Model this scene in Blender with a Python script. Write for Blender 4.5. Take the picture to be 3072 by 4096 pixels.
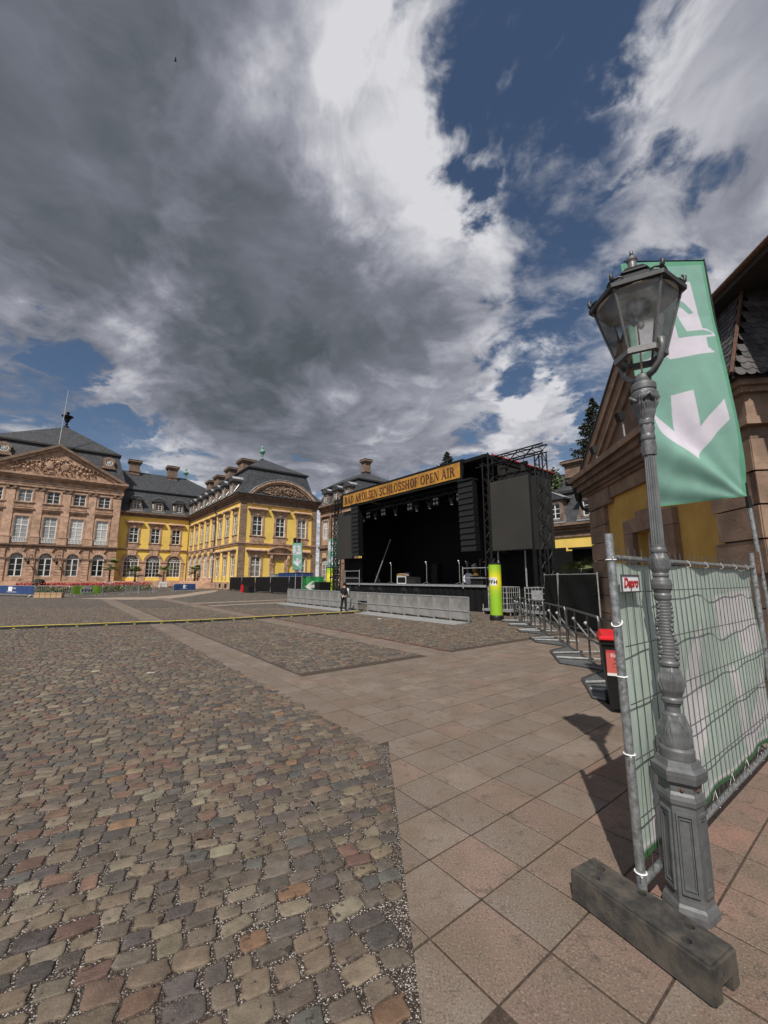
import bpy, bmesh, math, random
import numpy as np
from mathutils import Vector, Matrix
random.seed(7); RNG = np.random.default_rng(11)
for o in list(bpy.data.objects): bpy.data.objects.remove(o, do_unlink=True)
S = bpy.context.scene
COL = S.collection
R = math.radians
# ---------------------------------------------------------------- camera
CAMH, PITCH, FPX = 1.9, R(9.3), 1623.0          # phone at arm's height, focal length in photo pixels (3072 x 4096)
cam = bpy.data.cameras.new('camera'); camo = bpy.data.objects.new('camera', cam); COL.objects.link(camo)
camo.location = (0, 0, CAMH); camo.rotation_euler = (math.pi/2 + PITCH, 0, 0)
cam.sensor_fit = 'VERTICAL'; cam.sensor_height = 36; cam.lens = FPX/4096*36
cam.clip_start = 0.05; cam.clip_end = 3000
S.camera = camo
S.cycles.max_bounces = 6; S.cycles.diffuse_bounces = 3; S.cycles.glossy_bounces = 3; S.cycles.caustics_reflective = False; S.cycles.caustics_refractive = False
S.render.resolution_x = 768; S.render.resolution_y = 1024
def ray(x, y):
    u = (x-1536)/FPX; v = (y-2048)/FPX
    return Vector((u, math.cos(PITCH)+v*math.sin(PITCH), math.sin(PITCH)-v*math.cos(PITCH)))
def ground(x, y, z=0.0):
    r = ray(x, y); t = (z-CAMH)/r.z
    return Vector((0, 0, CAMH)) + r*t
# ---------------------------------------------------------------- light
SUN_TO = Vector((-0.272*math.cos(R(50.3)), -0.962*math.cos(R(50.3)), math.sin(R(50.3)))).normalized()
sl = bpy.data.lights.new('sun', 'SUN'); so = bpy.data.objects.new('sun', sl); COL.objects.link(so)
sl.energy = 4.6; sl.angle = R(0.53); sl.color = (1.0, 0.94, 0.85)
so.rotation_euler = SUN_TO.to_track_quat('Z', 'Y').to_euler()
S.view_settings.view_transform = 'Standard'; S.view_settings.look = 'None'
S.view_settings.exposure = 0.0; S.view_settings.gamma = 1.0
# ---------------------------------------------------------------- sky: Nishita blue + procedural cloud layer
W = bpy.data.worlds.new('World'); S.world = W; W.use_nodes = True
NT = W.node_tree; NT.nodes.clear()
class NB:                                   # tiny node helper
    def __init__(s, nt): s.nt = nt
    def n(s, t, **k):
        nd = s.nt.nodes.new(t)
        for a, b in k.items(): setattr(nd, a, b)
        return nd
    def link(s, a, b): s.nt.links.new(a, b)
    def val(s, sock, v):
        if hasattr(v, 'is_linked') or hasattr(v, 'links'): s.link(v, sock)
        else: sock.default_value = v
    def math(s, op, a, b=None, c=None, clamp=False):
        nd = s.n('ShaderNodeMath', operation=op); nd.use_clamp = clamp
        s.val(nd.inputs[0], a)
        if b is not None: s.val(nd.inputs[1], b)
        if c is not None: s.val(nd.inputs[2], c)
        return nd.outputs[0]
    def vm(s, op, a, b=None, sc=None):
        nd = s.n('ShaderNodeVectorMath', operation=op)
        s.val(nd.inputs[0], a)
        if b is not None: s.val(nd.inputs[1], b)
        if sc is not None: s.val(nd.inputs['Scale'], sc)
        return nd.outputs['Value'] if op in ('DOT_PRODUCT', 'LENGTH', 'DISTANCE') else nd.outputs[0]
    def smooth(s, v, a, b, o0=0.0, o1=1.0):
        nd = s.n('ShaderNodeMapRange', interpolation_type='SMOOTHSTEP')
        s.val(nd.inputs[0], v); nd.inputs[1].default_value = a; nd.inputs[2].default_value = b
        nd.inputs[3].default_value = o0; nd.inputs[4].default_value = o1
        return nd.outputs[0]
    def noise(s, vec, scale, detail=6, rough=.55, lac=2.0, dist=0.0, out='Fac', w=None):
        nd = s.n('ShaderNodeTexNoise')
        if vec is not None: s.link(vec, nd.inputs['Vector'])
        nd.inputs['Scale'].default_value = scale; nd.inputs['Detail'].default_value = detail
        nd.inputs['Roughness'].default_value = rough; nd.inputs['Lacunarity'].default_value = lac
        nd.inputs['Distortion'].default_value = dist
        return nd.outputs[out]
    def mix(s, f, a, b, typ='MIX'):
        nd = s.n('ShaderNodeMix', data_type='RGBA', blend_type=typ)
        s.val(nd.inputs[0], f); s.val(nd.inputs[6], a); s.val(nd.inputs[7], b)
        return nd.outputs[2]
    def ramp(s, f, stops, interp='LINEAR'):
        nd = s.n('ShaderNodeValToRGB'); cr = nd.color_ramp; cr.interpolation = interp
        while len(cr.elements) < len(stops): cr.elements.new(.5)
        for e, (p_, c) in zip(cr.elements, stops): e.position = p_; e.color = tuple(c)+(1,) if len(c) == 3 else c
        s.val(nd.inputs[0], f)
        return nd.outputs[0]
B = NB(NT)
sky = B.n('ShaderNodeTexSky', sky_type='NISHITA'); sky.sun_disc = False
sky.sun_elevation = R(50.3); sky.sun_rotation = math.atan2(SUN_TO.x, SUN_TO.y)
sky.air_density = 1.0; sky.dust_density = 1.0; sky.ozone_density = 3.5
bg_sky = B.n('ShaderNodeBackground'); B.link(sky.outputs[0], bg_sky.inputs[0]); bg_sky.inputs[1].default_value = 0.07
geo = B.n('ShaderNodeTexCoord')
D0 = B.vm('NORMALIZE', geo.outputs['Generated'])
sep = B.n('ShaderNodeSeparateXYZ'); B.link(D0, sep.inputs[0])
zz = B.math('MAXIMUM', sep.outputs[2], 0.0)
den = B.math('ADD', zz, 0.22)
px = B.math('DIVIDE', sep.outputs[0], den); py = B.math('DIVIDE', sep.outputs[1], den)
cmb = B.n('ShaderNodeCombineXYZ'); B.link(px, cmb.inputs[0]); B.link(py, cmb.inputs[1])
PL = cmb.outputs[0]                              # position on the cloud deck
def off(v, a, sc): return B.vm('SCALE', B.vm('SUBTRACT', v, (.5, .5, .5)), sc=sc)
W1 = off(B.noise(PL, 1.5, 3, .5, out='Color'), 0, .42)
PW = B.vm('ADD', PL, W1)
W2 = off(B.noise(PW, 5.5, 3, .5, out='Color'), 0, .07)
PV = B.vm('ADD', PW, W2)
# ragged directions for the big masses
rag = off(B.noise(PL, 1.9, 6, .64, out='Color'), 0, .45)
DW = B.vm('ADD', D0, rag)
def blob(x, y, r, soft, amp):                    # a cloud mass (or gap) in one direction of the sky
    c = ray(x*1.8517, y*1.8517).normalized()
    d = B.vm('DISTANCE', DW, tuple(c))
    return B.smooth(d, r*(1+soft), r*(1-soft), 0.0, amp)
def total(lst):
    acc = None
    for b in lst:
        v = blob(*b); acc = v if acc is None else B.math('ADD', acc, v)
    return acc
cover = total([(100,120,.42,.6,.42),(380,420,.36,.6,.42),(620,260,.24,.7,.30),(850,470,.22,.6,.32),(720,740,.32,.6,.34),(430,700,.26,.6,.22),
               (760,110,.09,.7,.22),(1650,260,.22,.6,.36),(1520,560,.15,.7,.22),(1220,500,.13,.7,.30),(1150,905,.085,.45,.5),(980,640,.14,.6,.22),
               (40,935,.10,.6,.28),(1650,40,.16,.6,.18),(265,755,.075,.6,.24),(640,930,.22,.6,.16),(1000,940,.14,.6,.12),
               (1080,110,.36,.55,-.36),(1260,330,.20,.6,-.20),(1210,770,.15,.6,-.26),(210,860,.20,.55,-.40),(180,680,.07,.7,-.25),(1290,960,.10,.6,-.22),(60,800,.09,.6,-.2),(420,940,.13,.6,-.12),(1000,250,.08,.6,-.12)])
dark = total([(200,300,.50,.8,.10),(460,640,.36,.9,.13),(720,790,.24,.9,.14),(120,560,.28,.8,.10),(60,640,.16,.7,.08),(850,700,.16,.7,.08),(560,850,.14,.7,.12),(700,960,.14,.7,.06),
              (880,380,.16,.7,-.42),(740,170,.13,.7,-.36),(1010,470,.13,.7,-.16),(310,690,.065,.7,-.34),(270,765,.08,.7,-.34),(1600,330,.30,.7,.08),(1150,885,.11,.7,-.5),(1130,620,.12,.7,-.05),(620,120,.10,.7,-.16),(330,300,.07,.7,-.12)])
def billow(v, sc, det):                          # rounded, cauliflower-like lumps
    n = B.noise(v, sc, det, .55); return B.math('SUBTRACT', 1.0, B.math('MULTIPLY', B.math('ABSOLUTE', B.math('SUBTRACT', n, .5)), 3.4))
def field(v):
    return B.math('ADD', B.math('MULTIPLY', B.noise(v, 1.9, 8, .60), .62), B.math('MULTIPLY', billow(v, 3.8, 7), .26))
nzA = field(PV); SUNP = (-.055, -.15, 0)          # lumps are brighter on the side that faces the sun
nzB = field(B.vm('ADD', PV, SUNP))
n3 = B.noise(PV, 12, 6, .62)
nz = B.math('ADD', nzA, B.math('MULTIPLY', n3, .16))
dens = B.math('ADD', B.math('ADD', B.math('MULTIPLY', B.math('SUBTRACT', nz, .545), 2.6), B.math('MULTIPLY', cover, .88)), -.06)
alpha = B.smooth(dens, -.12, .24)
PS = B.vm('ADD', PL, B.vm('SCALE', W1, sc=.25))
veil = B.math('MULTIPLY', B.smooth(B.math('ADD', B.math('MULTIPLY', B.noise(PS, 3.4, 7, .62), .7), B.math('MULTIPLY', n3, .3)), .50, .66), .60)   # thin wisps
hz = B.smooth(sep.outputs[2], .38, .06, 0.0, .62)                                     # denser low over the horizon
hzn = B.math('MULTIPLY', hz, B.smooth(B.noise(PV, 1.9, 7, .6), .38, .58))
alpha = B.math('MAXIMUM', alpha, B.math('MAXIMUM', hzn, veil))
relief_ = B.math('MULTIPLY', B.math('SUBTRACT', nzB, nzA), 2.0)
lump = B.noise(B.vm('ADD', PW, (3.1, 1.7, 0)), 1.5, 6, .58)
shade = B.math('ADD', B.math('ADD', dark, B.math('MULTIPLY', B.math('SUBTRACT', lump, .5), 1.0)), B.math('ADD', relief_, B.math('MULTIPLY', B.math('SUBTRACT', n3, .5), -.35)))
shade = B.math('ADD', B.math('ADD', shade, B.smooth(dens, .10, 1.2, -.10, .26)), B.smooth(sep.outputs[2], .34, .08, 0.0, -.22))
ccol = B.ramp(B.math('ADD', B.math('MULTIPLY', shade, .80), .36), [(0.0, (.68,.68,.71)), (.18, (.48,.485,.53)), (.36, (.31,.32,.372)), (.56, (.198,.210,.252)), (.78, (.132,.146,.174)), (1.0, (.084,.099,.114))])
bg_c = B.n('ShaderNodeBackground'); B.link(ccol, bg_c.inputs[0]); bg_c.inputs[1].default_value = 1.0
mx = B.n('ShaderNodeMixShader'); B.link(alpha, mx.inputs[0]); B.link(bg_sky.outputs[0], mx.inputs[1]); B.link(bg_c.outputs[0], mx.inputs[2])
wo = B.n('ShaderNodeOutputWorld'); B.link(mx.outputs[0], wo.inputs[0])
# ================================================================ helpers
def V(*a): return Vector(a)
class F:                                         # a facade frame: s along the wall, z up, d out of the wall
    def __init__(s, o, h, n): s.o = Vector(o); s.h = Vector(h); s.n = Vector(n)
    def pt(s, a, z, d): return s.o + s.h*a + s.n*d + Vector((0, 0, z))
ID = F((0,0,0), (1,0,0), (0,-1,0))
class MB:
    def __init__(s): s.v = []; s.f = []; s.c = []
    def poly(s, pts):
        i = len(s.v); s.v += [tuple(p) for p in pts]; s.f.append(tuple(range(i, i+len(pts)))); return s
    def hexa(s, p):                              # 8 points: bottom 4, top 4
        i = len(s.v); s.v += [tuple(q) for q in p]
        for f in ((3,2,1,0),(4,5,6,7),(0,1,5,4),(1,2,6,5),(2,3,7,6),(3,0,4,7)): s.f.append(tuple(i+k for k in f))
        return s
    def box(s, x0, x1, y0, y1, z0, z1):
        return s.hexa([(x0,y0,z0),(x1,y0,z0),(x1,y1,z0),(x0,y1,z0),(x0,y0,z1),(x1,y0,z1),(x1,y1,z1),(x0,y1,z1)])
    def fbox(s, fr, s0, s1, z0, z1, d0, d1):
        p = fr.pt
        return s.hexa([p(s0,z0,d1),p(s1,z0,d1),p(s1,z0,d0),p(s0,z0,d0),p(s0,z1,d1),p(s1,z1,d1),p(s1,z1,d0),p(s0,z1,d0)])
    def extr(s, fr, pts, d0, d1):                # prism of a 2-D outline (s,z)
        n = len(pts); i = len(s.v)
        s.v += [tuple(fr.pt(a,z,d1)) for a,z in pts] + [tuple(fr.pt(a,z,d0)) for a,z in pts]
        s.f.append(tuple(range(i, i+n))); s.f.append(tuple(range(i+2*n-1, i+n-1, -1)))
        for k in range(n):
            j = (k+1) % n; s.f.append((i+k, i+n+k, i+n+j, i+j))
        return s
    def band(s, fr, outer, inner, d0, d1, closed=False):   # strip between two matching outlines
        n = len(outer); rng = range(n if closed else n-1)
        for k in rng:
            j = (k+1) % n; a, b, c, d = outer[k], outer[j], inner[j], inner[k]
            p = fr.pt
            s.hexa([p(*a,d1),p(*b,d1),p(*b,d0),p(*a,d0),p(*d,d1),p(*c,d1),p(*c,d0),p(*d,d0)])
        return s
    def cyl(s, p0, p1, r0, r1=None, n=8, caps=True):
        p0 = Vector(p0); p1 = Vector(p1); r1 = r0 if r1 is None else r1
        ax = (p1-p0); 
        if ax.length < 1e-9: return s
        ax.normalize(); t = Vector((0,0,1)) if abs(ax.z) < .9 else Vector((1,0,0))
        u = ax.cross(t).normalized(); w = ax.cross(u); i = len(s.v)
        for p, r in ((p0, r0), (p1, r1)):
            for k in range(n):
                a = 2*math.pi*k/n; s.v.append(tuple(p + u*(r*math.cos(a)) + w*(r*math.sin(a))))
        for k in range(n):
            j = (k+1) % n; s.f.append((i+k, i+j, i+n+j, i+n+k))
        if caps: s.f.append(tuple(range(i+n-1, i-1, -1))); s.f.append(tuple(range(i+n, i+2*n)))
        return s
    def path(s, pts, r, n=6):                    # tube along a polyline
        pts = [Vector(p) for p in pts]; i = len(s.v); m = len(pts); prev = None
        for k, p in enumerate(pts):
            ax = (pts[min(k+1, m-1)] - pts[max(k-1, 0)]).normalized()
            if prev is None:
                t = Vector((0,0,1)) if abs(ax.z) < .9 else Vector((1,0,0)); u = ax.cross(t).normalized()
            else: u = (prev - ax*prev.dot(ax)).normalized()
            prev = u; w = ax.cross(u); rr = r[k] if isinstance(r, (list, tuple)) else r
            for q in range(n):
                a = 2*math.pi*q/n; s.v.append(tuple(p + u*(rr*math.cos(a)) + w*(rr*math.sin(a))))
        for k in range(m-1):
            for q in range(n):
                j = (q+1) % n; s.f.append((i+k*n+q, i+k*n+j, i+(k+1)*n+j, i+(k+1)*n+q))
        s.f.append(tuple(range(i+n-1, i-1, -1))); s.f.append(tuple(range(i+(m-1)*n, i+m*n)))
        return s
    def lathe(s, prof, n=24, c=(0,0,0), fn=None, rot=0, caps=True):   # prof: (r, z)
        i = len(s.v); m = len(prof)
        for r, z in prof:
            for k in range(n):
                a = 2*math.pi*k/n + rot; rr = r + (fn(a, z, r) if fn else 0)
                s.v.append((c[0]+rr*math.cos(a), c[1]+rr*math.sin(a), c[2]+z))
        for q in range(m-1):
            for k in range(n):
                j = (k+1) % n; s.f.append((i+q*n+k, i+q*n+j, i+(q+1)*n+j, i+(q+1)*n+k))
        if caps: s.f.append(tuple(range(i+n-1, i-1, -1))); s.f.append(tuple(range(i+(m-1)*n, i+m*n)))
        return s
    def ball(s, c, r, n=10, m=6, sq=(1,1,1)):
        i = len(s.v)
        for q in range(m+1):
            b = -math.pi/2 + math.pi*q/m
            for k in range(n):
                a = 2*math.pi*k/n
                s.v.append((c[0]+r*sq[0]*math.cos(b)*math.cos(a), c[1]+r*sq[1]*math.cos(b)*math.sin(a), c[2]+r*sq[2]*math.sin(b)))
        for q in range(m):
            for k in range(n):
                j = (k+1) % n; s.f.append((i+q*n+k, i+q*n+j, i+(q+1)*n+j, i+(q+1)*n+k))
        return s
    def wall(s, fr, s0, s1, z0, z1, holes, depth=.3):      # wall with real openings; hole = (s0,s1,z0,z1[,arch radius])
        ss = sorted({s0, s1} | {h[0] for h in holes} | {h[1] for h in holes})
        full = [(h[0], h[1], h[2], h[3] + (h[4] if len(h) > 4 else 0)) for h in holes]
        zs = sorted({z0, z1} | {h[2] for h in full} | {h[3] for h in full})
        p = fr.pt
        for a, b in zip(ss, ss[1:]):
            for c, d in zip(zs, zs[1:]):
                m, q = (a+b)/2, (c+d)/2
                if any(h[0] < m < h[1] and h[2] < q < h[3] for h in full): continue
                s.poly([p(a,c,0), p(b,c,0), p(b,d,0), p(a,d,0)])
        for h in holes:
            a, b, c, d = h[:4]
            edge = [(a,d), (a,c), (b,c), (b,d)]
            if len(h) > 4:
                m = (a+b)/2; rx = (b-a)/2; N = 12
                arc = [(m + rx*math.cos(math.pi*k/N), d + h[4]*math.sin(math.pi*k/N)) for k in range(N+1)]
                edge += arc[1:]
                for half in (arc[:N//2+1], arc[N//2:]):
                    cx = b if half is not None and half[0][0] > m + 1e-6 else a
                    cor = (cx, d + h[4])
                    for q1, q2 in zip(half, half[1:]):
                        t = [p(*q1,0), p(*cor,0), p(*q2,0)]
                        s.poly(t)
            else: edge = edge + [(a,d)]
            for q1, q2 in zip(edge, edge[1:]):
                s.poly([p(*q1,0), p(*q1,-depth), p(*q2,-depth), p(*q2,0)])
        return s
    def build(s, name, mat, parent=None, smooth=False, auto=None):
        me = bpy.data.meshes.new(name); me.from_pydata(s.v, [], s.f); me.update()
        if smooth:
            me.polygons.foreach_set('use_smooth', [True]*len(me.polygons))
            if auto is not None:
                try: me.set_sharp_from_angle(angle=R(auto))
                except Exception: pass
        me.materials.append(M[mat] if isinstance(mat, str) else mat)
        o = bpy.data.objects.new(name, me); COL.objects.link(o)
        if parent is not None: o.parent = parent
        return o
def tag(o, label=None, cat=None, group=None, kind=None):
    if label: o['label'] = label
    if cat: o['category'] = cat
    if group: o['group'] = group
    if kind: o['kind'] = kind
    return o
def thing(name, label, cat, loc=(0,0,0), rz=0.0, group=None):
    o = bpy.data.objects.new(name, None); COL.objects.link(o); o.empty_display_size = .2
    o.location = loc; o.rotation_euler = (0, 0, rz)
    return tag(o, label, cat, group)
def dup(root, loc=None, rz=None, label=None):
    r = root.copy(); COL.objects.link(r)
    if loc is not None: r.location = loc
    if rz is not None: r.rotation_euler = (0, 0, rz)
    if label: r['label'] = label
    for ch in list(root.children):
        c = ch.copy(); COL.objects.link(c); c.parent = r
        for g in list(ch.children):
            d = g.copy(); COL.objects.link(d); d.parent = c
    return r
def setcol(o, cols):                             # per-vertex print colours
    me = o.data; a = me.color_attributes.new('Col', 'FLOAT_COLOR', 'POINT')
    flat = np.ones((len(me.vertices), 4), dtype=np.float32); flat[:, :3] = cols
    a.data.foreach_set('color', flat.ravel())
# ================================================================ materials
M = {}
def mat(name, col, rough=.7, var=0.0, nscale=3.0, metal=0.0, bump=0.0, bscale=40.0, spec=None, col2=None, attr=False, detail=6, obj_var=0.0, stain=None, sheen=0, coord='Object'):
    m = bpy.data.materials.new(name); m.use_nodes = True; nt = m.node_tree; b = NB(nt)
    bs = nt.nodes['Principled BSDF']; tc = b.n('ShaderNodeTexCoord'); co = tc.outputs[coord]
    base = None
    if attr:
        at = b.n('ShaderNodeAttribute'); at.attribute_name = 'Col'; base = at.outputs['Color']
    c1 = tuple(col)+(1,)
    cur = base if base is not None else None
    if var or col2:
        n = b.noise(co, nscale, detail, .6)
        f = b.smooth(n, .32, .68)
        lo = tuple(max(0, x*(1-var)) for x in col)+(1,); hi = tuple(col2)+(1,) if col2 else tuple(min(1, x*(1+var)) for x in col)+(1,)
        mixc = b.mix(f, lo, hi)
        if base is not None:
            g = b.mix(f, (1-var,)*3+(1,), (1+var,)*3+(1,)); cur = b.mix(1.0, base, g, 'MULTIPLY')
        else: cur = mixc
    if obj_var:
        oi = b.n('ShaderNodeObjectInfo'); g = b.math('ADD', b.math('MULTIPLY', oi.outputs['Random'], 2*obj_var), 1-obj_var)
        cc = b.n('ShaderNodeCombineColor'); [b.link(g, cc.inputs[k]) for k in range(3)]
        cur = b.mix(1.0, cur if cur is not None else c1, cc.outputs[0], 'MULTIPLY')
    if stain:
        sc, scale, lo, hi = stain
        n = b.noise(co, scale, 7, .65); cur = b.mix(b.smooth(n, lo, hi), cur if cur is not None else c1, tuple(sc)+(1,))
    if cur is not None: b.link(cur, bs.inputs['Base Color'])
    else: bs.inputs['Base Color'].default_value = c1
    bs.inputs['Roughness'].default_value = rough; bs.inputs['Metallic'].default_value = metal
    if spec is not None: bs.inputs['Specular IOR Level'].default_value = spec
    if bump:
        n = b.noise(co, bscale, 5, .6); bp = b.n('ShaderNodeBump'); bp.inputs['Strength'].default_value = bump; bp.inputs['Distance'].default_value = .02
        b.link(n, bp.inputs['Height']); b.link(bp.outputs[0], bs.inputs['Normal'])
    M[name] = m; return m
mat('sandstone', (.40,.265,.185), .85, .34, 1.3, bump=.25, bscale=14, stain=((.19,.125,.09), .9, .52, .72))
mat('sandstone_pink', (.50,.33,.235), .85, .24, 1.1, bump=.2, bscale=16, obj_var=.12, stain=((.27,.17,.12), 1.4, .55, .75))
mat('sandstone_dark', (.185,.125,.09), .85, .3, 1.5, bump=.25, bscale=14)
mat('sandstone_brown', (.25,.17,.12), .85, .25, 2.2, bump=.35, bscale=22, obj_var=.14)
mat('plaster', (.80,.575,.135), .9, .10, .35, bump=.05, bscale=60, stain=((.60,.43,.13), .8, .60, .80))
mat('plaster_old', (.56,.34,.085), .9, .12, 1.2, bump=.08, bscale=50)
mat('slate', (.042,.045,.05), .55, .35, 2.0, bump=.25, bscale=9)
mat('slate_tile', (.075,.07,.072), .5, .3, 6, bump=.35, bscale=30, obj_var=.35)
mat('ridge_dark', (.022,.021,.02), .6, .2, 3)
mat('white_paint', (.74,.75,.74), .5, .05, 2)
mat('lead', (.42,.43,.44), .45, .2, 4, metal=.4)
mat('glass_dark', (.012,.013,.014), .06, spec=.55)
mat('glass_grey', (.085,.085,.08), .1, .5, .6, spec=.5)
mat('glass_blind', (.40,.42,.42), .25, .25, .5, spec=.5)
for nm_, lo_, hi_ in (('glass_dark', (.010,.011,.012), (.11,.105,.095)), ('glass_grey', (.035,.036,.036), (.20,.20,.19)), ('glass_blind', (.30,.31,.31), (.52,.53,.53))):   # some windows have curtains or blinds behind the glass
    b_ = NB(M[nm_].node_tree); oi_ = b_.n('ShaderNodeObjectInfo'); tcx = b_.n('ShaderNodeTexCoord')
    r_ = b_.math('ADD', oi_.outputs['Random'], b_.math('MULTIPLY', b_.math('SUBTRACT', b_.noise(tcx.outputs['Object'], .9, 3, .5), .5), .9))
    b_.link(b_.ramp(r_, [(0,lo_),(.62,lo_),(.95,hi_)]), M[nm_].node_tree.nodes['Principled BSDF'].inputs['Base Color'])
mat('copper', (.16,.36,.28), .7, .25, 4)
mat('metal_black', (.008,.008,.009), .55, .2, 6, spec=.3)
mat('galv', (.36,.38,.385), .42, .35, 28, metal=.75, bump=.05, bscale=90, stain=((.62,.63,.63), 40, .60, .70))
mat('galv_far', (.40,.41,.41), .5, .2, 8, metal=.5)
mat('tube_grey', (.13,.135,.14), .4, .2, 10, metal=.6)
mat('tarp', (.0055,.0055,.006), .75, .3, 2.5, bump=.5, bscale=3, spec=.25)
mat('tarp_grey', (.022,.0215,.021), .75, .2, 2, spec=.3)
mat('screen', (.030,.028,.024), .6, .12, .5)
mat('lampmetal', (.135,.14,.145), .46, .14, 16, metal=.22, bump=.08, bscale=70, stain=((.20,.17,.14), 14, .64, .80))
mat('reflector', (.62,.60,.55), .5, .1, 6)
mat('lamp_dark', (.045,.046,.048), .5, .2, 18, metal=.2)
mat('rust', (.10,.05,.03), .8, .4, 30)
mat('rubber', (.040,.039,.038), .85, .35, 9, bump=.2, bscale=60, stain=((.20,.19,.175), 150, .68, .74), col2=(.088,.076,.062))
mat('soil', (.06,.04,.028), .95, .3, 8)
mat('red_plastic', (.62,.018,.025), .4, .08, 8)
mat('black_plastic', (.010,.0105,.011), .5, .2, 12, spec=.35)
mat('print', (1,1,1), .75, .06, 3, attr=True)
mat('print_gloss', (1,1,1), .45, attr=True)
mat('sand', (.052,.036,.026), .95, .35, 30, coord='Object', stain=((.16,.12,.095), 120, .60, .68))
mat('cloth_black', (.008,.008,.009), .9, .2, 8)
mat('skin', (.50,.26,.18), .55)
mat('trunk', (.09,.06,.04), .9, .3, 9)
mat('leaf_dark', (.030,.042,.022), .6, .45, 1.2)
mat('leaf_mid', (.055,.085,.025), .6, .4, 2)
mat('leaf_palm', (.12,.15,.045), .55, .4, 3)
mat('flower_red', (.30,.018,.02), .6, .5, 7)
mat('flower_pink', (.50,.08,.07), .6, .4, 7)
mat('leaf_lime', (.22,.26,.04), .6, .3, 5)
mat('yellow_strip', (.46,.37,.055), .55, .15, 6, stain=((.2,.16,.06), 8, .55, .75))
mat('cardboard', (.42,.28,.16), .8, .12, 5)
mat('blue_cloth', (.022,.055,.17), .7, .2, 2)
mat('lime_cloth', (.28,.55,.04), .6, .1, 2)
mat('red_cloth', (.5,.02,.02), .6)
mat('brick', (.24,.10,.06), .9, .3, 12)
mat('text_dark', (.012,.010,.010), .7)
mat('text_brown', (.055,.012,.010), .7)
mat('text_white', (.80,.80,.82), .7)
mat('text_red', (.42,.02,.03), .5)
mat('text_grey', (.072,.066,.058), .85)
mat('wood_case', (.45,.36,.25), .6, .15, 5)
mat('brass', (.55,.34,.10), .3, .2, 8, metal=.8)
mat('ice_white', (.75,.75,.78), .5)
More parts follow.
